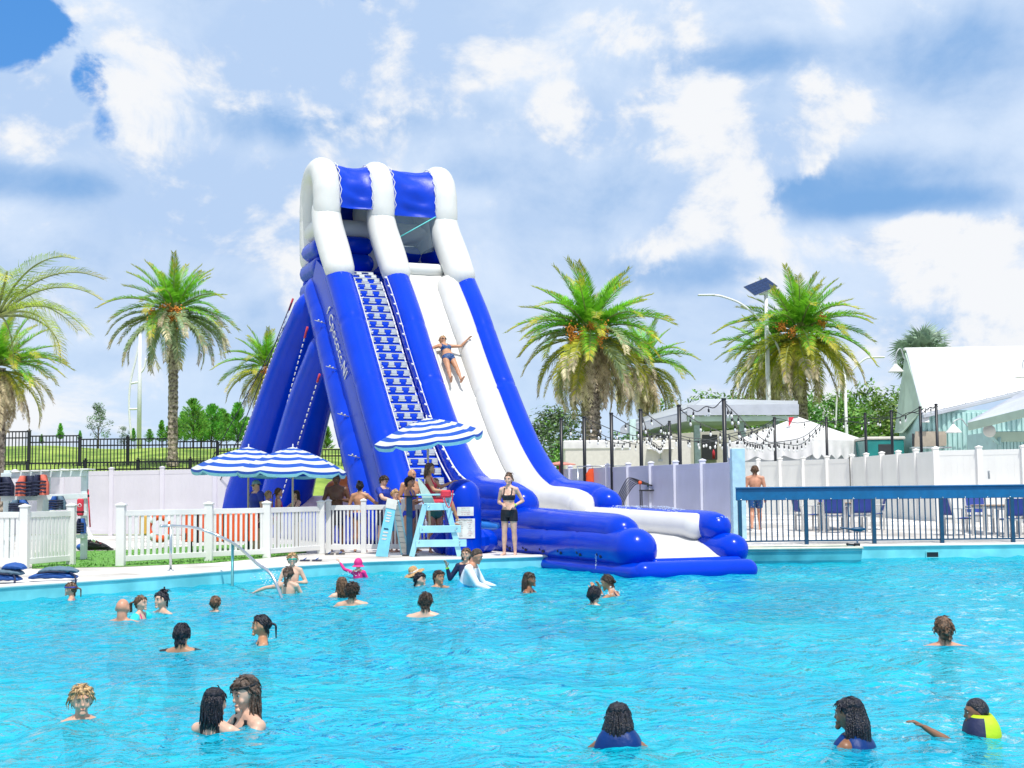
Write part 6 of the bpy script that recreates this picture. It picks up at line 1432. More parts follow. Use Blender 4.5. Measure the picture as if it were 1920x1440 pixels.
mb = MB(); mb.beam(at(158, 985, DR), at(176, 1014, DR - .5), .05, .09, 0, (0, 1, 0), .006); part('brace', mb, white_paint, rk)
for px in (74, 98): 
    a = at(px, 955, DR - .05); mb = MB(); mb.box((a.x - .055, -.06, at(px, 985, DR).z), (a.x + .055, -.02, at(px, 934, DR).z), 0, .006); part('upright_board', mb, white_paint, rk)
vest_n = cloth('vest_navy', (0.008, 0.014, 0.05)); vest_o = cloth('vest_coral', (0.75, 0.16, 0.11)); vest_b = cloth('vest_mid_blue', (0.015, 0.09, 0.36)); vest_g = cloth('vest_slate', (0.10, 0.17, 0.24))
def hung_vest(label, px, y0, y1, D, m1, m2, stripes=True, w=.36):
    top = W(px, y0, D); h = (y1 - y0) * D / F_PX; t = thing('life_jacket', label, 'life jacket', tuple(top), 0, 'life jackets on the white rack')
    for s_ in (-1, 1):
        mb = MB(); rows = []
        for i in range(9):
            v = i / 8; ww = w * .5 * (.55 + .45 * min(1, v * 2.2)); x0 = s_ * w * .05 * (1 - v); x1 = s_ * ww
            rows.append([(x0, -.055, -h * v), (x0 + (x1 - x0) * .5, -.10 - .02 * math.sin(v * 9), -h * v), (x1, -.05, -h * v), (x1, .05, -h * v), (x0, .05, -h * v)])
        mb.grid(rows, 0, True, True); mb.add(rows[0], [(4, 3, 2, 1, 0)]); mb.add(rows[-1], [(0, 1, 2, 3, 4)]); part('front_panel', mb, m2 if s_ < 0 else m1, t)
    mb = MB(); rows = [[(w * .5 * u * (.6 + .4 * min(1, v * 2)), .07 + .02 * math.cos(u * 2), -h * v * .95) for u in (-1, -.5, 0, .5, 1)] for v in [i / 6 for i in range(7)]]
    mb.grid(rows, 0, True); part('back_panel', mb, m1, t)
    for k in range(4):
        z = -h * (.35 + .17 * k); mb = MB(); mb.tube([(-w * .45, -.085, z), (-w * .2, -.115, z + .01), (0, -.10, z), (w * .2, -.115, z + .01), (w * .45, -.085, z)], .013, 5, ell=1.4); part('belt', mb, vest_n, t)
hung_vest('navy life jacket with coral front hanging second from left on the rack', 50, 892, 930, 29.25, vest_n, vest_o, w=.44)
hung_vest('coral and navy life jacket hanging against the middle rack post', 76, 890, 928, 29.2, vest_o, vest_n, w=.34)
hung_vest('dark life jacket at the far left end of the rack', 4, 894, 930, 29.3, vest_n, vest_n, w=.5)
hung_vest('blue life jacket folded over the lower rail of the rack, left', 36, 937, 960, 29.2, vest_b, vest_g, w=.42)
hung_vest('slate and blue life jacket hung right of the upright boards', 108, 930, 956, 29.2, vest_g, vest_b, w=.34)
hung_vest('bright blue life jacket on the lowest shelf beside the turf gap', 152, 972, 1000, 29.2, vest_b, vest_n, w=.2)
t = thing('rescue_tube', 'red rescue tube with a white ring emblem hung on the rack end', 'rescue tube', tuple(W(151, 935, 29.3)))
mb = MB(); mb.box((-.065, -.05, -.36), (.065, .05, 0), 0, .025); part('body', mb, redc, t); mb = MB(); mb.lathe([(.028, 0), (.040, 0), (.040, .004), (.028, .004)], 16, 0, Matrix.Translation((0, -.052, -.14)) @ Matrix.Rotation(R(90), 4, 'X')); part('emblem', mb, whc, t); mb = MB(); mb.box((-.067, -.053, -.30), (.067, .053, -.26), 0, .005); part('band', mb, blk, t)
t = thing('rescue_pole', 'thin red pole leaning at the right end of the rack', 'pole', tuple(W(165, 918, 29.6))); a = W(165, 918, 29.6); b = W(169, 988, 29.4); mb = MB(); mb.tube([(0, 0, 0), b - a], .016, 8); part('shaft', mb, redc, t); mb = MB(); mb.tube([(b - a) * .14, (b - a) * .2], .022, 8); part('grip', mb, blk, t)
# bag on the turf
t = thing('gear_bag', 'black gear bag slumped on the turf in the fence gap', 'bag', tuple(G(176, 1032, .25)))
mb = MB(); rows = []
for i in range(11):
    u = i / 10; x = -.32 + .78 * u; hz = .30 * math.sin(math.pi * min(1, .12 + u * .9)) ** .7 * (1 - .55 * u) + .03; rows.append([(x, .16 * math.cos(a) * (1 - .3 * u), max(0.005, hz * .5 + hz * .5 * math.sin(a) + .012 * math.sin(9 * a + i))) for a in [2 * math.pi * j / 14 for j in range(14)]])
mb.grid(rows, 0, True, True); mb.add(rows[0], [tuple(range(14))]); mb.add(rows[-1], [tuple(range(14))[::-1]]); part('body', mb, blk, t)
mb = MB(); mb.tube(crom([(-.1, -.15, .2), (.05, -.2, .28), (.2, -.18, .17), (.42, -.1, .06), (.5, -.12, .02)], 4), .015, 5); part('strap', mb, blk, t); mb = MB(); mb.tube(crom([(-.02, -.155, .24), (.1, -.16, .22), (.22, -.13, .16)], 4), .014, 5); part('piping', mb, redc, t)
mb = MB(); mb.ball((-.26, -.16, .09), (.13, .1, .09), 0, 10, 7); part('towel', mb, vest_b, t)
# blue vests lying on the coping
def lying_vest(label, c, L, yaw, m1, m2, layers=2):
    t = thing('life_jacket', label, 'life jacket', tuple(c), yaw)
    for k in range(layers):
        mb = MB(); rows = []; z0 = .01 + .085 * k; ln = L * (1 - .18 * k)
        for i in range(13):
            u = i / 12; x = (u - .5) * ln + .08 * k; r0 = .055 * (math.sin(math.pi * min(1, max(0, u * .96 + .02))) ** .35); rows.append([(x, .17 * math.cos(a) * (.6 + .4 * math.sin(math.pi * u)), z0 + r0 + r0 * math.sin(a) + .006 * math.sin(i * 1.9 + a * 2)) for a in [2 * math.pi * j / 14 for j in range(14)]])
        mb.grid(rows, 0, True, True); mb.add(rows[0], [tuple(range(14))]); mb.add(rows[-1], [tuple(range(14))[::-1]]); part('foam_panel', mb, (m1, m2)[k % 2], t)
    mb = MB(); mb.tube(crom([(L * .35, -.1, .12), (L * .48, -.16, .06), (L * .52, -.22, -.02), (L * .52, -.23, -.17)], 4), .016, 6); part('strap', mb, vest_n, t)
    mb = MB(); mb.tube(crom([(-L * .3, -.16, .1), (0, -.18, .13), (L * .3, -.16, .11)], 4), .012, 6); part('piping', mb, vest_n, t)
c_ = G(100, 1086, .27); lying_vest('folded blue life jacket lying on the coping left of the goggles girl', c_, .74, .12, vest_b, vest_g)
c_ = G(8, 1090, .27); lying_vest('crumpled blue and grey life jacket on the coping at the left edge', c_, .52, -.1, vest_b, vest_g, 3)
# orange rescue gear behind the fence
orange = mat('rescue_orange', (0.85, 0.10, 0.02), 0.5, .06, 4)
o1 = W(400, 990, 31.0); t = thing('rescue_board', 'large orange rescue backboard standing behind the picket fence', 'backboard', (o1.x, 31.0, .25), R(-2)); o0 = o1
wL = (484 - 340) * 31 / F_PX; zT = W(400, 963, 31).z - .25; zB = W(400, 1016, 31).z - .25
mb = MB(); mb.box((-wL * .42, 0, zB), (wL * .58, .05, zT), 0, .02); part('board', mb, orange, t)
for k in range(7):
    mb = MB(); mb.box((-wL * .38 + wL * .92 * k / 7, -.012, zB + .06), (-wL * .38 + wL * .92 * k / 7 + .05, .0, zB + .2), 0, .004); part('handle_slot', mb, blk, t)
for k in (0.2, 0.55, .85):
    mb = MB(); mb.box((-wL * .42 + wL * k, -.014, zB - .02), (-wL * .42 + wL * k + .05, .06, zT + .02), 0, .004); part('strap', mb, blk, t)
for sx in (-.3, .45): mb = MB(); mb.beam((wL * sx, .1, 0), (wL * sx, .05, zT), .04, .04); part('stand_leg', mb, black_metal, t)
rbp = W(299, 990, 31.2); t = thing('ring_buoy', 'orange and white ring buoy hung behind the wide slatted fence', 'ring buoy', tuple(rbp)); mb = MB(); n = 32
rows = [[(math.cos(2 * math.pi * i / n) * (.25 + .075 * math.cos(a)), .055 * math.sin(a), math.sin(2 * math.pi * i / n) * (.25 + .075 * math.cos(a))) for a in [2 * math.pi * j / 10 for j in range(10)]] for i in range(n + 1)]
mb.grid(rows, 0, True, True, mfun=lambda i, j: 1 if i % 8 in (3, 4) else 0); part('ring', mb, [orange, whc], t); mb = MB(); mb.tube([(0, .1, .25), (0, .1, -.75)], .025, 8); part('stand', mb, white_paint, t)
mb = MB(); mb.tube(crom([(.33 * math.cos(a), .0, .33 * math.sin(a)) for a in [2 * math.pi * j / 12 for j in range(13)]], 2), .008, 5); part('grab_line', mb, cord, t)
t = thing('rescue_can', 'yellow and red rescue tube standing left of the ring buoy behind the fence', 'rescue tube', (W(268, 985, 31.2).x, 31.2, W(268, 1003, 31.2).z)); hz = (1003 - 966) * 31.2 / F_PX
mb = MB(); mb.box((-.07, -.05, 0), (.12, .05, hz), 0, .03); part('body', mb, mat('rescue_yellow', (0.75, 0.42, 0.08), .5), t); mb = MB(); mb.box((-.072, -.052, hz), (.122, .052, hz + .05), 0, .02); part('end_band', mb, redc, t); mb = MB(); mb.box((-.02, -.02, -.6), (.03, .02, 0)); part('stand', mb, white_paint, t)
for k, (px, py, lb) in enumerate(((583, 1052, 'pair of dark blue flip flops on the deck above the teal goggles boy'), (628, 1040, 'dark flat sandals on the deck below the white gate'))):
    g = G(px, py, .255); t = thing('sandals', lb, 'sandals', tuple(g))
    for s_ in (-1, 1): mb = MB(); mb.box((s_ * .12 - .10, -.05, 0), (s_ * .12 + .10, .05, .03), 0, .012); q = part('sole', mb, vest_n if k == 0 else blk, t); mb = MB(); mb.tube([(s_ * .12 - .02, -.05, .03), (s_ * .12 + .03, 0, .06), (s_ * .12 - .02, .05, .03)], .01, 5); part('strap', mb, vest_b, q)
# blue swim item floating beside the pink child
# ------------------------------------------------------------------ boat with trolling motor
bm = thing('small_boat', 'flat teal skiff moored against the pool wall below the railing', 'boat', (W(1500, 1050, 30.4).x, 30.5, 0)); o0 = Vector(bm.location)
x0, x1 = W(1330, 1040, 30.4).x - o0.x, W(1606, 1045, 30.4).x - o0.x
hull_m = mat('teal_hull', (0.06, 0.33, 0.40), 0.35, 0.10, 1.5, col2=(0.10, 0.45, 0.52)); gun = mat('cream_gunwale', (0.60, 0.60, 0.50), 0.5, .06)
mb = MB(); rows = []
for i in range(17):
    u = i / 16; x = x0 + (x1 - x0) * u; w = .62 * (1 - max(0, (.28 - u) / .28) ** 2.2 * .9); b = .12 * max(0, (.25 - u) / .25)
    rows.append([(x, -w, .30 + b * .6), (x, -w * 1.0 - .015, .24 + b * .6), (x, -w * .985, .225 + b * .6), (x - .02 * u, -w * .95, .05 + b), (x - .03 * u, -w * .8, -.18 + b), (x, w * .8, -.18 + b), (x, w * .95, .05 + b), (x, w, .30 + b * .6)])
mb.grid(rows, 0, False); mb.add(rows[-1], [tuple(range(8))]); part('hull', mb, hull_m, bm)
for s_ in (-1, 1):
    mb = MB(); mb.tube([(r_[0][0], s_ * abs(r_[0][1]), r_[0][2] + .01) for r_ in rows], .045, 8, ell=.7); part('gunwale', mb, gun, bm)
mb = MB(); mb.beam((x1, -.6, .31), (x1, .6, .31), .06, .05); part('gunwale', mb, gun, bm)
for u in (.35, .75): x = x0 + (x1 - x0) * u; mb = MB(); mb.box((x - .15, -.58, .2), (x + .15, .58, .24), 0, .01); part('bench', mb, gun, bm)
tm = thing('trolling_motor', 'dark electric trolling motor with tiller clamped to the skiff stern', 'motor', (o0.x + x1 + .04, 30.45, .33))
mb = MB(); mb.tube([(0.0, 0, -.75), (0, 0, .30)], .018, 8); part('shaft', mb, navy_metal, tm); mb = MB(); rows = [[(-.12 + .30 * u, .055 * math.cos(a) * math.sin(math.pi * (.1 + .85 * u)) ** .5, .36 + .05 * math.sin(a) * math.sin(math.pi * (.1 + .85 * u)) ** .5) for a in [2 * math.pi * j / 10 for j in range(10)]] for u in [i / 8 for i in range(9)]]
mb.grid(rows, 0, True, True); part('motor_head', mb, navy_metal, tm); mb = MB(); mb.tube([(-.1, 0, .36), (-.36, 0, .40)], [.022, .016], 8, caps=2); part('tiller', mb, navy_metal, tm)
mb = MB(); mb.box((-.07, -.06, -.10), (.05, .06, .06), 0, .015); mb.tube([(-.05, 0, .02), (-.2, 0, .04)], .018, 6); mb.ball((-.22, 0, .04), .03, 0, 7, 5); part('clamp', mb, black_metal, tm); mb = MB(); mb.tube([(-.08, 0, -.78), (.14, 0, -.78)], .05, 10, caps=2); part('lower_unit', mb, navy_metal, tm)
# ------------------------------------------------------------------ patio tables and chairs
chair_f = mat('chair_grey', (0.50, 0.50, 0.50), .4, .04, metal=.2); sling = mat('chair_blue_sling', (0.02, 0.05, 0.30), .6, .06, 6)
def chair(label, x, y, yaw):
    z = deckz(x, y); t = thing('patio_chair', label, 'chair', (x, y, z), yaw, 'blue sling chairs at the patio tables')
    for sx in (-1, 1):
        mb = MB(); mb.beam((sx * .26, .24, 0), (sx * .26, .24, .46), .045, .06, 0, (1, 0, 0), .006); mb.beam((sx * .26, .24, .46), (sx * .26, .36, .92), .04, .045, 0, (1, 0, 0), .006); part('rear_leg', mb, chair_f, t)
        mb = MB(); mb.beam((sx * .26, -.24, 0), (sx * .26, -.24, .66), .045, .05, 0, (1, 0, 0), .006); part('front_leg', mb, chair_f, t)
        mb = MB(); mb.beam((sx * .26, -.27, .66), (sx * .26, .30, .66), .055, .025, 0, (0, 0, 1), .006); part('armrest', mb, chair_f, t)
    mb = MB(); mb.grid([[(x_, y_, .44 - .02 * math.sin(math.pi * (y_ + .24) / .48)) for x_ in (-.23, 0, .23)] for y_ in [-.24 + .06 * k for k in range(9)]], 0, True); mb.grid([[(x_, y_, .425 - .02 * math.sin(math.pi * (y_ + .24) / .48)) for x_ in (-.23, 0, .23)] for y_ in [-.24 + .06 * k for k in range(9)]], 0, True); part('seat', mb, sling, t)
    mb = MB(); mb.grid([[(x_, .25 + .25 * (v - .46) + d_, v) for x_ in (-.23, 0, .23)] for d_ in (0, .015) for v in [.50 + .07 * k for k in range(7)]], 0, True); part('backrest', mb, sling, t)
    [part('seat_rail', (lambda q: (q.beam((-.26, y_, .41), (.26, y_, .41), .03, .04), q)[1])(MB()), chair_f, t) for y_ in (-.24, .24)]
def ptable(label, x, y, w, d):
    z = deckz(x, y); t = thing('patio_table', label, 'table', (x, y, z), 0, 'square patio tables')
    for k in range(6): mb = MB(); mb.box((-w / 2 + w * k / 6 + .004, -d / 2, .71), (-w / 2 + w * (k + 1) / 6 - .004, d / 2, .74), 0, .005); part('top_slat', mb, mat('teak_grey', (0.42, 0.32, 0.24), .6, .15, 8), t)
    for sx in (-1, 1):
        for sy in (-1, 1): mb = MB(); mb.box((sx * (w / 2 - .05) - .04, sy * (d / 2 - .05) - .04, 0), (sx * (w / 2 - .05) + .04, sy * (d / 2 - .05) + .04, .71), 0, .006); part('leg', mb, chair_f, t)
    mb = MB(); mb.box((-w / 2 + .03, -d / 2 + .03, .64), (w / 2 - .03, d / 2 - .03, .70), 0, .005); part('apron', mb, chair_f, t)
tx = W(1575, 980, 36.8).x; ptable('slatted patio table nearer the walking boy', tx, 36.8, .95, .95)
chair('blue sling chair on the left side of the first patio table', tx - .85, 36.8, R(98)); chair('blue sling chair in front of the first patio table, back to pool', tx + .3, 35.95, R(182)); chair('blue sling chair behind the first patio table', tx - .05, 37.7, R(0)); chair('blue sling chair on the right side of the first patio table', tx + .9, 36.9, R(-95))
chair('blue sling chair at front left of the first patio table', tx - .35, 35.9, R(165))
tx = W(1868, 985, 34.6).x; ptable('slatted patio table by the right edge', tx, 34.6, .95, .95); chair('blue sling chair on the left side of the right edge table', tx - 1.0, 34.4, R(98)); chair('blue sling chair in front of the right edge table, back to pool', tx + .1, 33.75, R(180)); chair('blue sling chair behind the right edge table', tx - .1, 35.5, R(0)); chair('blue sling chair cut off at the right edge of the photo', tx + .85, 34.6, R(-90))
# ------------------------------------------------------------------ string light poles and lights
poles = {}
def lpole(key, px, ytop, D, z0, label):
    top = W(px, ytop, D); t = thing('light_pole', label, 'pole', (top.x, D, z0), 0, 'black string light poles'); h = top.z - z0
    mb = MB(); mb.tube([(0, 0, -.1), (0, 0, h)], .055, 10); part('shaft', mb, black_metal, t); mb = MB(); mb.lathe([(.0, h + .03), (.06, h + .02), (.065, h), (.06, h - .03)], 10); mb.tube([(0, 0, h - .08), (.09, 0, h - .08)], .012, 5); part('cap', mb, black_metal, t); poles[key] = top
for k, (px, yt, D) in enumerate(((1052, 785, 45), (1095, 782, 44), (1146, 775, 42), (1201, 768, 40.3), (1273, 760, 38.4), (1357, 748, 36.2))):
    lpole(px, px, yt, D, .3, ('farthest black pole beside the slide tube', 'black pole right of the pole touching the slide', 'black pole in front of the beige trailer', 'black pole beside the hose table', 'black pole left of the pavilion opening', 'tall near black pole beside the pale blue corner post')[k])
for k, (px, yt, D, lb) in enumerate(((1255, 790, 58, 'thin far black pole behind the trailer'), (1452, 783, 55, 'black pole before the left half of the white tent'), (1549, 783, 55, 'black pole before the right half of the white tent'), (1622, 775, 54, 'black pole at the right corner of the white tent'), (1671, 770, 52, 'black pole in front of the teal container'), (1725, 763, 50, 'black pole at the shed gable, left of a pair'), (1755, 758, 49, 'black pole at the shed window, right of a pair'))): lpole(px, px, yt, D, .3, lb)
bulb_me = None
mb = MB(); mb.tube([(0, 0, .0), (0, 0, -.07)], .008, 5, 0); mb.tube([(0, 0, -.06), (0, 0, -.145)], .026, 7, 0); mb.ball((0, 0, -.20), (.036, .036, .06), 1, 8, 6)
bulb_me = mb.mesh('bulb', [black_metal, mat('bulb_glass', (0.80, 0.82, 0.80), .08, .03, spec=.8)])
pairs = [(1052, 1255), (1095, 1255), (1095, 1452), (1146, 1452), (1201, 1452), (1273, 1549), (1357, 1452), (1357, 1549), (1452, 1622), (1549, 1671), (1622, 1725), (1671, 1755), (1725, 1755), (1273, 1357), (1201, 1255), (1549, 1725)]
for a, b in pairs:
    A_, B_ = poles[a], poles[b]; t = thing('string_lights', 'drooping string of clear bulbs between the poles', 'string lights', tuple(A_), 0, 'strings of bulbs over the far yard'); L = (B_ - A_).length; sag = .055 * L
    names = {1052: 'farthest pole', 1095: 'second farthest pole', 1146: 'trailer pole', 1201: 'hose table pole', 1273: 'pavilion pole', 1357: 'tall corner post pole', 1255: 'thin far pole', 1452: 'left tent pole', 1549: 'right tent pole', 1622: 'tent corner pole', 1671: 'container pole', 1725: 'gable pole', 1755: 'shed window pole'}
    t['label'] = 'string of clear bulbs sagging from the %s to the %s' % (names[a], names[b])
    pts = [(B_ - A_) * u + Vector((0, 0, -.06 - sag * 4 * u * (1 - u) + .05 * math.sin(u * 17 + a))) for u in [i / 24 for i in range(25)]]
    mb = MB(); mb.tube(pts, .014, 5); part('cable', mb, black_metal, t); n = max(3, int(L / .95))
    for k in range(1, n):
        x = 24 * k / n; i = int(x); p = pts[i].lerp(pts[min(24, i + 1)], x - i); obj('bulb', bulb_me, t, p, (rnd.uniform(-.1, .1), rnd.uniform(-.1, .1), 0))
# ------------------------------------------------------------------ background buildings
sage = mat('sage_siding', (0.42, 0.55, 0.44), .6, .05, 2); seaf = mat('seafoam_siding', (0.40, 0.62, 0.60), .5, .07, 2); roofw = mat('white_metal_roof', (0.80, 0.80, 0.80), .35, .03, 1); roofg = mat('grey_metal_roof', (0.45, 0.48, 0.54), .45, .05, 2); creamw = mat('cream_wall', (0.62, 0.60, 0.54), .6, .04); darkin = mat('dark_opening', (0.03, 0.035, 0.04), .8)
def wq(name, P4, th, m_, par, o_):
    return panel_obj(name, [Vector(p) - o_ for p in P4], th, m_, par)
# beige trailer
tr_ = thing('concession_trailer', 'long beige trailer with a raised flap behind the shade-tinted fence', 'trailer', (W(1178, 860, 62).x, 62, .2)); o0 = Vector(tr_.location); xa, xb = W(1058, 850, 62).x - o0.x, W(1296, 850, 62).x - o0.x; zt = W(1178, 826, 62).z - .2
mb = MB(); mb.box((xa, 0, .4), (xb, 2.4, zt), 0, .06); part('body', mb, creamw, tr_); mb = MB(); mb.box((xa - .05, -.05, zt - .38), (xa + (xb - xa) * .52, 2.45, zt + .03), 0, .05); part('roof_wrap', mb, mat('plastic_wrap', (0.70, 0.69, 0.68), .3, .08, 2), tr_)
xm = W(1238, 850, 62).x - o0.x; mb = MB(); mb.box((xm - .6, -.62, zt - .42), (xm + .55, 0, zt - .37), 0, .01); part('awning_flap', mb, roofw, tr_); mb = MB(); mb.beam((xm, -.3, zt - .42), (xm, 0, zt - .85), .04, .04); mb.box((xm - .1, -.05, zt - .95), (xm + .1, 0, zt - .85)); part('strut', mb, grey_metal, tr_)
for x in (xa + 1.2, xb - 1.2): mb = MB(); mb.tube([(x, -.02, .35), (x, .2, .35)], .35, 16); part('wheel', mb, blk, tr_)
# pavilion
pvn = thing('pavilion', 'open sided pavilion with a low grey hipped roof and sage posts', 'pavilion', (W(1330, 860, 68).x, 68, .15)); o0 = Vector(pvn.location)
E0, E1, E2, E3 = W(1160, 818, 66), W(1290, 790, 66), W(1495, 779, 66), W(1495, 757, 66); Rg0, Rg1 = W(1318, 752, 70), W(1494, 757, 70)
zE = E2.z; ew0, ew1 = W(1160, 800, 64).x, W(1495, 790, 64).x
r0, r1 = W(1318, 752, 68), W(1496, 756, 68); f0, f1 = W(1165, 811, 62), W(1496, 776, 64)
fL = W(1165, 806, 64)
wq('roof_slope', [fL, W(1288, 776, 62), r0, W(1180, 795, 70)], .12, roofg, pvn, o0); wq('roof_slope', [W(1288, 776, 62), W(1496, 776, 62), r1, r0], .12, roofg, pvn, o0)
wq('fascia', [W(1165, 815, 64), W(1288, 790, 61.9), W(1288, 774, 61.9), W(1165, 803, 64)], .1, roofg, pvn, o0); wq('fascia', [W(1288, 779, 61.9), W(1497, 778, 61.9), W(1497, 758, 61.9), W(1288, 760, 61.9)], .1, roofg, pvn, o0)
wq('ceiling', [W(1170, 822, 65), W(1288, 786, 62.3), W(1494, 781, 62.3), W(1494, 790, 72)], .05, sage, pvn, o0); wq('beam', [W(1288, 791, 62.2), W(1494, 789, 62.2), W(1494, 780, 62.2), W(1288, 781, 62.2)], .25, sage, pvn, o0)
for px in (1306, 1391, 1455, 1186): a = W(px, 780, 63.5) - o0; mb = MB(); mb.box((a.x - .14, a.y - .14, 0), (a.x + .14, a.y + .14, a.z - .15), 0, .01); part('column', mb, mat('pale_aqua_column', (0.50, 0.66, 0.64), .6), pvn)
wq('rear_wall', [W(1195, 880, 71), W(1465, 880, 71), W(1465, 800, 71), W(1195, 818, 71)], .1, creamw, pvn, o0); wq('service_opening', [W(1316, 862, 70.8), W(1345, 862, 70.8), W(1345, 815, 70.8), W(1316, 815, 70.8)], .02, darkin, pvn, o0); wq('sign_strip', [W(1230, 822, 70.7), W(1256, 822, 70.7), W(1256, 814, 70.7), W(1230, 814, 70.7)], .03, darkin, pvn, o0)
fx = W(1338, 850, 69.5); q = thing('fire_extinguisher', 'small red extinguisher standing in the pavilion', 'extinguisher', (fx.x, 69.5, W(1338, 860, 69.5).z)); mb = MB(); mb.lathe([(0, 0), (.07, 0), (.07, .34), (.03, .40), (.03, .45), (0, .45)], 12); part('cylinder', mb, redc, q)
# white tent
tn = thing('white_tent', 'white peaked canopy tent with sagging torn side walls', 'tent', (W(1495, 860, 60).x, 60, .2)); o0 = Vector(tn.location); tentm = mat('tent_white', (0.78, 0.77, 0.78), .6, .05, 2, .5, 3, transl=.15)
pk = W(1496, 783, 62) - o0; cn_ = [W(1364, 831, 60.5) - o0, W(1521, 824, 58.5) - o0, W(1626, 826, 60.5) - o0, W(1500, 822, 65) - o0]
mb = MB()
for a, b in zip(cn_, cn_[1:] + cn_[:1]):
    rows = []
    for i in range(9):
        u = i / 8; rows.append([pk.lerp(a.lerp(b, k / 12), u) + Vector((0, 0, -.10 * math.sin(math.pi * k / 12) * u * (1 - u) * 4 + .05 * (1 - u) ** 3)) for k in range(13)])
    mb.grid(rows, 0, True)
part('roof', mb, tentm, tn); zl = W(1495, 862, 59).z - .2
for (a, b, sd) in ((cn_[0], cn_[1], 1), (cn_[1], cn_[2], 2)):
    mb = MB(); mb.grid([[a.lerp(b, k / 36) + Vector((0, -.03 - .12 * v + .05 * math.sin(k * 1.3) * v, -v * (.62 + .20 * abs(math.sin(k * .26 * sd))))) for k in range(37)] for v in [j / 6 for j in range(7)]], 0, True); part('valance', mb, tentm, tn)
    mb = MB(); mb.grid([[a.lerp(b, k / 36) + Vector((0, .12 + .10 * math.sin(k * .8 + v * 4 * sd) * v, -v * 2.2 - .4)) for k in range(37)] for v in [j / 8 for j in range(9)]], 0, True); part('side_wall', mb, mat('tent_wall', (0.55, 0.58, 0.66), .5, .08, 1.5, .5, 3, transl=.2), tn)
for a in cn_: mb = MB(); mb.tube([(a.x, a.y + .05, 0), (a.x, a.y + .05, a.z)], .035, 8); part('pole', mb, steel, tn)
fg = W(1478, 795, 61); q = thing('red_flag', 'small red flag poking up behind the tent roof', 'flag', tuple(fg)); mb = MB(); mb.tube([(0, 0, -1.5), (0, 0, .3)], .02, 6); part('staff', mb, grey_metal, q); mb = MB(); mb.grid([[(-.02 + .28 * u * (1 - .8 * v), .03 * math.sin(6 * u), .3 - .4 * v) for u in (0, .5, 1)] for v in (0, .5, 1)], 0, True); part('cloth', mb, redc, q)
# teal container
tc_ = thing('teal_container', 'dark teal container with a wide window beside the green shed', 'container', (W(1662, 860, 58).x, 58, .2)); o0 = Vector(tc_.location); x0_, x1_ = W(1627, 850, 58).x - o0.x, W(1696, 850, 58).x - o0.x; z1_ = W(1660, 824, 58).z - .2
mb = MB(); mb.box((x0_, 0, 0), (x1_, 2, z1_), 0, .04); part('body', mb, mat('teal_glossy', (0.02, 0.22, 0.21), .2, .12, 1.2), tc_); mb = MB(); mb.box((x0_ - .05, -.05, z1_), (x1_ + .05, 2.05, z1_ + .12), 0, .03); part('roof_edge', mb, creamw, tc_); mb = MB(); mb.box((x0_ + .45, -.03, z1_ - .75), (x1_ - .5, 0, z1_ - .2), 0, .01); part('window', mb, darkin, tc_)
# green shed with the white roof
sh = thing('green_shed', 'seafoam striped shed with a steep white metal roof at right', 'shed', (W(1760, 860, 57).x, 57, .2)); o0 = Vector(sh.location)
rl, rr_ = W(1699, 657, 60.5), W(2060, 652, 60.5); ev = W(1729, 778, 57); 
dirr = (rr_ - rl).normalized(); evr = ev + dirr * 9
def roofpt(u, v): return rl.lerp(rr_, u).lerp(ev.lerp(ev + dirr * (rr_ - rl).length, u), v)
nrm_ = (rr_ - rl).cross(ev - rl).normalized(); nrm_ = nrm_ if nrm_.z > 0 else -nrm_
for k in range(9):
    u0, u1 = k / 9 + .001, (k + 1) / 9 - .001; vE0, vE1 = 1 - .62 * u0, 1 - .62 * u1
    wq('roof_panel', [roofpt(u0, 0), roofpt(u0, vE0), roofpt(u1, vE1), roofpt(u1, 0)], .08 if k % 2 else .08, roofw, sh, o0)
    a, b = roofpt(k / 9, 0), roofpt(k / 9, 1 - .62 * k / 9); mb = MB(); mb.beam(a - o0 + nrm_ * .05, b - o0 + nrm_ * .05, .05, .07, 0, nrm_); part('roof_seam', mb, roofg, sh)
mb = MB(); mb.beam(rl - o0 + Vector((-.1, 0, .05)), rr_ - o0 + Vector((0, 0, .05)), .25, .12, 0, (0, 0, 1), .02); part('ridge_cap', mb, roofw, sh)
mb = MB(); mb.beam(ev - o0 + Vector((0, -.08, -.06)), roofpt(1, .38) - o0 + Vector((0, -.08, -.06)), .12, .16, 0, (0, 0, 1), .02); part('gutter', mb, roofg, sh)
gl0 = W(1676, 860, 60.5); gl1 = W(1733, 860, 57.2)
wq('gable_wall', [Vector((gl0.x, 61, .2)), Vector((gl1.x, 57.4, .2)), Vector((gl1.x, 57.4, ev.z - .1)), Vector((rl.x + .1, 60.4, rl.z - .3))], .1, seaf, sh, o0)
wq('gable_soffit', [W(1679, 812, 60.8), W(1694, 812, 59), W(1731, 768, 57.1), W(1699, 662, 60.3)], .05, sage, sh, o0)
fw0, fw1 = Vector((gl1.x + .02, 57.4, .2)), Vector((gl1.x + 9.5, 57.4, .2)); nb_ = 46; mb = MB()
for k in range(nb_):
    xk = fw0.x + (fw1.x - fw0.x) * k / nb_ - o0.x; mb.box((xk, .35, 0), (xk + .12, .43, 4.5), 0, .02)
ws = part('siding_board', mb, seaf, sh); ws['kind'] = 'stuff'
mb = MB(); mb.box((fw0.x - o0.x, .42, 0), (fw1.x - o0.x, .52, 4.6)); part('front_wall', mb, seaf, sh)
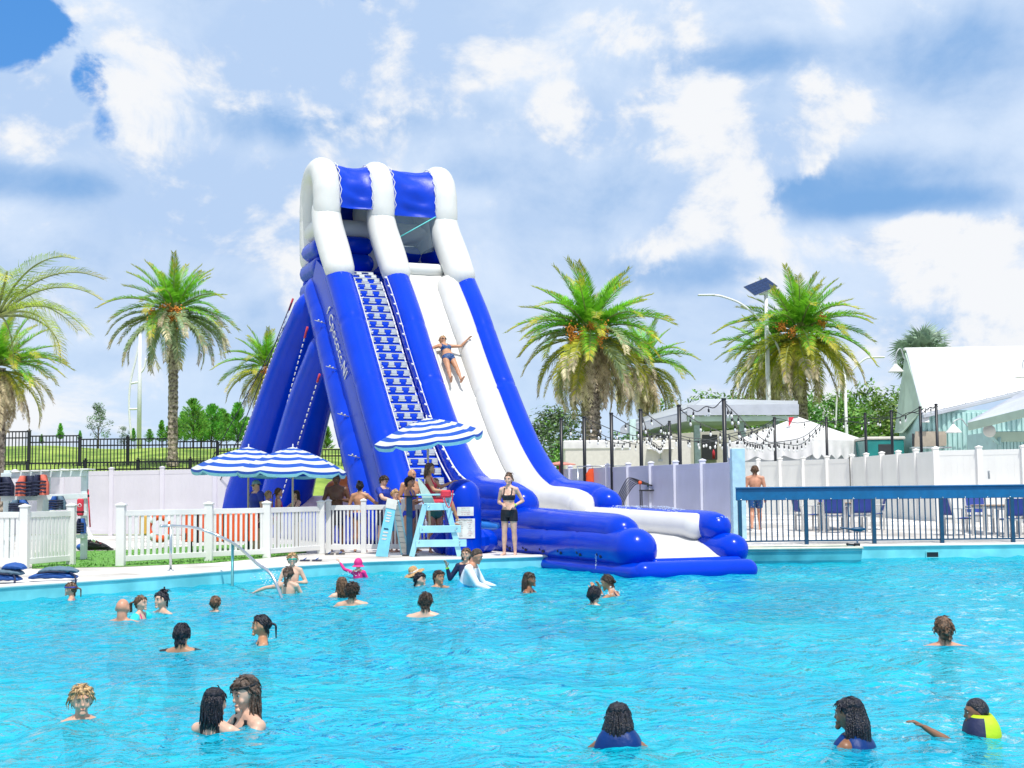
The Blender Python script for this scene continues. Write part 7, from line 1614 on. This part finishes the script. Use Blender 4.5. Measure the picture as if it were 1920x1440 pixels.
wq('window_shutter', [W(1712, 838, 57.3), W(1774, 836, 57.3), W(1774, 809, 57.3), W(1716, 809, 57.3)], .06, mat('tan_shutter', (0.42, 0.36, 0.29), .6, .06), sh, o0); wq('window_side', [W(1710, 837, 57.25), W(1714, 837, 57.25), W(1714, 813, 57.25), W(1710, 813, 57.25)], .05, darkin, sh, o0)
mb = MB(); a = W(1707, 840, 57) - o0; b = W(1783, 839, 57) - o0; mb.beam(a, b, .3, .06, 0, (0, 0, 1), .01); part('counter', mb, grey_metal, sh)
wq('skylight_panel', [W(1728, 792, 57.0), W(1742, 792, 57.0), W(1742, 775, 57.2), W(1730, 775, 57.2)], .03, roofw, sh, o0)
wq('meter_box', [W(1813, 850, 57.2), W(1826, 850, 57.2), W(1826, 828, 57.2), W(1813, 828, 57.2)], .12, grey_metal, sh, o0)
def goose(label, a, b, D, par=None):
    A_, B_ = W(*a, D), W(*b, D); t = thing('barn_lamp', label, 'lamp', tuple(A_)); d = B_ - A_
    mb = MB(); mb.tube(crom([(0, 0, 0), (d.x * .25, -.1, d.z * .0 + .1), (d.x * .55, -.2, abs(d.z) * .5 + .35), (d.x * .95, -.3, .25), (d.x, -.32, d.z + .1)], 5), .025, 7); part('arm', mb, grey_metal, t)
    mb = MB(); mb.lathe([(.05, .15), (.08, .1), (.12, .06), (.33, -.18), (.34, -.2), (.3, -.18), (.06, .04)], 18, 0, Matrix.Translation((d.x, -.32, d.z))); part('shade', mb, roofw, t)
goose('white barn lamp on a goose neck beside the shed gutter', (1820, 802), (1783, 803), 57.0); goose('grey barn lamp hanging at the left gable peak', (1700, 676), (1676, 690), 60); goose('barn lamp on the white roof at the right edge', (1938, 690), (1913, 700), 57)
# hut with grey roof, right edge
ht = thing('hut', 'small hut with grey corrugated hip roof at the right edge', 'hut', (W(1900, 860, 47).x, 47, .3)); o0 = Vector(ht.location)
c0, c1 = W(1816, 793, 46), W(2010, 745, 41.5); ap0, ap1 = W(1935, 728, 49), W(2030, 700, 49)
mb = MB(); n = 30; rows = []
for k in range(n * 2 + 1):
    u = k / (n * 2); off = .025 * (1 if k % 2 else -1); lo = c0.lerp(c1, u) - o0; hi = ap0.lerp(ap1, u) - o0; rows.append([lo + Vector((0, 0, off)), lo.lerp(hi, .5) + Vector((0, 0, off)), hi + Vector((0, 0, off))])
mb.grid(rows, 0, False); part('roof', mb, roofg, ht); mb = MB(); mb.beam(c0 - o0 + Vector((0, 0, -.12)), c1 - o0 + Vector((0, 0, -.12)), .08, .26, 0, (0, 0, 1), .01); part('fascia', mb, sage, ht)
cb = W(1812, 770, 50); wq('side_roof', [c0, ap0, W(1905, 748, 52), W(1845, 783, 52)], .06, roofg, ht, o0)
mb = MB(); xw0, xw1 = W(1869, 860, 47).x - o0.x, W(2010, 860, 47).x - o0.x; zc = c0.z - o0.z - .25
nb_ = 22
for k in range(nb_): xk = xw0 + (xw1 - xw0) * k / nb_; mb.box((xk, -.05, 0), (xk + .10, .02, zc - .35), 0, .01)
part('siding_board', mb, seaf, ht)['kind'] = 'stuff'
mb = MB(); mb.box((xw0, .02, 0), (xw1, 3, zc)); part('wall', mb, seaf, ht); mb = MB(); mb.box((xw0 - .1, -.1, zc - .36), (xw1, .03, zc - .02), 0, .01); part('trim_board', mb, sage, ht)
mb = MB(); a = W(1852, 812, 46.4) - o0; b = W(1874, 834, 46.9) - o0; mb.tube([a, b], .05, 8); mb.tube([b + Vector((0, 0, -.2)), b + Vector((0, 0, .25))], .06, 8); part('bracket', mb, seaf, ht); mb = MB(); mb.lathe([(0, .05), (.2, .05), (.22, 0), (.2, -.05), (0, -.05)], 16, 0, Matrix.Translation(W(1855, 808, 46.3) - o0) @ Matrix.Rotation(R(80), 4, 'X')); part('dish', mb, palew, ht)
# ------------------------------------------------------------------ street lamps
lampw = mat('lamp_white', (0.72, 0.74, 0.76), .4, .03)
def street_lamp(label, px, D, z0, ytop, arms, pw, panel=None):
    top = W(px, ytop, D); t = thing('street_lamp', label, 'street lamp', (top.x, D, z0)); o_ = Vector(t.location); h = top.z - z0
    mb = MB(); mb.tube([(0, 0, 0), (0, 0, h)], [pw, pw * .6], 12); part('pole', mb, lampw, t)
    for pts in arms:
        P_ = [W(x, y, D) - o_ for x, y in pts]; n = len(P_)
        mb = MB(); mb.tube(crom(P_, 6), .055, 8); part('arm', mb, lampw, t)
    return t, o_
t, o_ = street_lamp('solar street lamp with curved arm behind the yellowing palm', 1436, 72, .1, 548, [((1470, 720), (1462, 660), (1445, 628), (1422, 597), (1390, 570), (1355, 556), (1335, 553))], .17)
a = W(1328, 553, 72) - o_; mb = MB(); mb.box((-.55, -.12, -.04), (.35, .12, .04), 0, .03, Matrix.Translation(a)); part('lamp_head', mb, lampw, t)
ce = W(1426, 537, 72) - o_; Mx = Matrix.Translation(ce) @ Euler((R(38), R(-22), R(20)), 'XYZ').to_matrix().to_4x4()
mb = MB(); mb.box((-.75, -.5, -.03), (.75, .5, .0), 0, .01, Mx); sp2 = part('solar_panel', mb, mat('panel_frame', (0.25, 0.27, 0.3), .4), t)
for i in range(6):
    for j in range(4): mb = MB(); mb.box((-.73 + .244 * i, -.48 + .24 * j, .001), (-.73 + .244 * i + .232, -.48 + .24 * j + .228, .012), 0, 0, Mx); part('cell', mb, mat('solar_cell', (0.01, 0.03, 0.10), .15), sp2)
mb = MB(); mb.box((-.22, -.15, -.45), (.22, .15, -.1), 0, .05, Matrix.Translation(ce + Vector((.12, 0, 0)))); part('battery_box', mb, lampw, t)
t, o_ = street_lamp('plain street lamp with short arm behind the right palm', 1584, 85, .1, 700, [((1584, 712), (1600, 692), (1622, 673), (1640, 670)), ((1567, 800), (1570, 740), (1582, 700))], .13); a = W(1648, 670, 85) - o_; mb = MB(); mb.box((-.4, -.12, -.04), (.35, .12, .05), 0, .03, Matrix.Translation(a)); part('lamp_head', mb, lampw, t)
t, o_ = street_lamp('street lamp with a tilted flat head left of the fruiting palm', 263, 72, hillz(-19, 72), 612, [((246, 822), (242, 760), (245, 715), (255, 672), (262, 640)), ((263, 717), (256, 717), (246, 719)), ((263, 766), (252, 767), (243, 767)), ((263, 700), (270, 690), (274, 672))], .13); a = W(257, 602, 72) - o_; mb = MB(); mb.box((-.50, -.35, -.05), (.50, .35, .05), 0, .02, Matrix.Translation(a) @ Euler((R(30), R(-26), 0)).to_matrix().to_4x4()); part('lamp_head', mb, mat('panel_frame', (0.25, 0.27, 0.3), .4), t)
t, o_ = street_lamp('low curved street lamp far off right of the slide', 1038, 95, .1, 838, [((1038, 850), (1038, 832), (1032, 826), (1022, 827))], .09)
# ------------------------------------------------------------------ odds and ends by the shade-tinted fence
hb = W(1225, 918, 39.2); t = thing('equipment_table', 'black mesh table with coiled hoses beside the shade-tinted fence', 'table', (hb.x, 39.2, .45)); zt = hb.z - .45
mb = MB(); mb.box((-.38, -.3, zt - .04), (.4, .3, zt), 0, .01); part('top', mb, blk, t)
for sx in (-.35, .37):
    for sy in (-.27, .27): mb = MB(); mb.beam((sx, sy, 0), (sx, sy, zt), .03, .03); part('leg', mb, blk, t)
q = thing('hose_bundle', 'looping black hoses spilling off the equipment table', 'hose', tuple(hb + Vector((-.3, -.1, .03))))
for k in range(6): mb = MB(); mb.tube(crom([(.35, .05 * k - .1, .06), (.05 - .07 * k, -.05, .12 + .035 * k), (-.25 - .05 * k, -.1, .10 + .02 * k), (-.55 - .04 * k, -.1 + .03 * k, -.35), (-.5 - .03 * k, 0, -.55)], 5), .014, 6); part('hose', mb, blk, q)
q = thing('tarp_bundle', 'crumpled orange and green bundle on the equipment table', 'bundle', tuple(hb + Vector((.1, 0, .0))))
mb = MB(); mb.ball((.14, 0, .09), (.24, .18, .10), 0, 12, 8); part('orange_cloth', mb, orange, q); mb = MB(); mb.ball((-.1, .02, .13), (.18, .15, .11), 0, 12, 8); part('green_cloth', mb, mat('tarp_green', (0.05, 0.30, 0.12), .6), q)
bl = W(1200, 905, 39.0); q = thing('orange_ball', 'small orange ball on a stem beside the hose table', 'ball', tuple(bl)); mb = MB(); mb.ball((0, 0, 0), .055, 0, 10, 8); part('ball', mb, orange, q); mb = MB(); mb.tube([(0, 0, -.7), (0, 0, -.04)], .012, 6); part('stem', mb, blk, q)
r_ = W(1128, 874, 43.6); q = thing('garment_rail', 'chrome rail hung with an orange and a white garment by the shade-tinted fence', 'rack', (r_.x, 43.6, .45)); zt = r_.z - .45
for sx in (-.75, .75): mb = MB(); mb.tube([(sx, 0, 0), (sx, 0, zt)], .018, 6); part('post', mb, steel, q)
mb = MB(); mb.tube([(-.78, 0, zt), (.78, 0, zt)], .018, 6); part('rail', mb, steel, q)
for k, (x, m_, lb) in enumerate(((-.28, orange, 'orange life jacket hanging on the chrome rail'), (.0, whc, 'white garment hanging on the chrome rail'), (.42, blk, 'black garment hanging on the chrome rail'))):
    g = thing('hung_garment', lb, 'garment', (r_.x + x, 43.6, r_.z)); mb = MB(); rows = [[(.22 * math.cos(a) * (.5 + .5 * min(1, v * 3)), .07 * math.sin(a), -.08 - .5 * v) for a in [2 * math.pi * j / 12 for j in range(12)]] for v in [i / 6 for i in range(7)]]; mb.grid(rows, 0, True, True); part('cloth', mb, m_, g); mb = MB(); mb.tube([(0, 0, 0), (0, 0, -.08)], .008, 5); part('hanger', mb, steel, g)
um = W(1050, 872, 46.5); q = thing('folded_canopy', 'salmon pink low canopy beside the farthest black pole', 'canopy', (um.x, 46.5, .45)); mb = MB(); mb.lathe([(0, .12), (.5, .04), (.55, 0), (0, .02)], 14, 0, Matrix.Translation((0, 0, um.z - .45))); part('top', mb, mat('salmon_cloth', (0.70, 0.26, 0.20), .6), q); mb = MB(); mb.tube([(0, 0, 0), (0, 0, um.z - .45)], .03, 8); part('pole', mb, redc, q)
for k, (px0, py0, px1, py1, D, m_, lb) in enumerate(((1310, 945, 1336, 905, 36.0, mat('clear_panel', (0.55, 0.72, 0.76), .15), 'pale clear panel leaning left of the teal glass sheet'), (1330, 948, 1362, 900, 35.4, mat('teal_glass', (0.08, 0.42, 0.45), .08, .15), 'teal glass sheet leaning against the corner post'))):
    a, b = W(px0, py0, D), W(px1, py1, D + .5); q = thing('leaning_sheet', lb, 'glass sheet', (a.x, D, .4)); o_ = Vector(q.location); panel_obj('sheet', [Vector((0, 0, 0)), Vector((b.x - a.x + .12, -.25, 0)), Vector((b.x - a.x + .16, .25, b.z - .4)), Vector((b.x - a.x - .02, .45, b.z - .45))], .012, m_, q); mb = MB(); mb.tube([(0, 0, 0), (b.x - a.x - .02, .45, b.z - .45), (b.x - a.x + .16, .25, b.z - .4)], .018, 5); part('edge_trim', mb, navy_metal, q)
pl_ = W(1176, 920, 40.5); q = thing('utility_pole', 'pale pole with hooks leaning on the shade-tinted fence', 'pole', (pl_.x, 40.5, .45)); mb = MB(); mb.tube([(-.12, 0, 0), (.12, .5, 1.8)], .025, 8); part('shaft', mb, palew, q)

# drops flung from the girl's arm and round the pink child
mb = MB()
for (px, py, D, n_) in ((503, 1083, 21.9, 70), (515, 1095, 22.0, 40), (660, 1077, 25.9, 20), (1140, 1113, 20.6, 24)):
    c_ = W(px, py, D)
    for k in range(n_): mb.ball(c_ + Vector((rnd.gauss(0, .10), rnd.gauss(0, .08), abs(rnd.gauss(0, .07)) - .02)), rnd.uniform(.004, .011), 0, 5, 4)
tag(part('water_spray', mb, wat), kind='stuff')
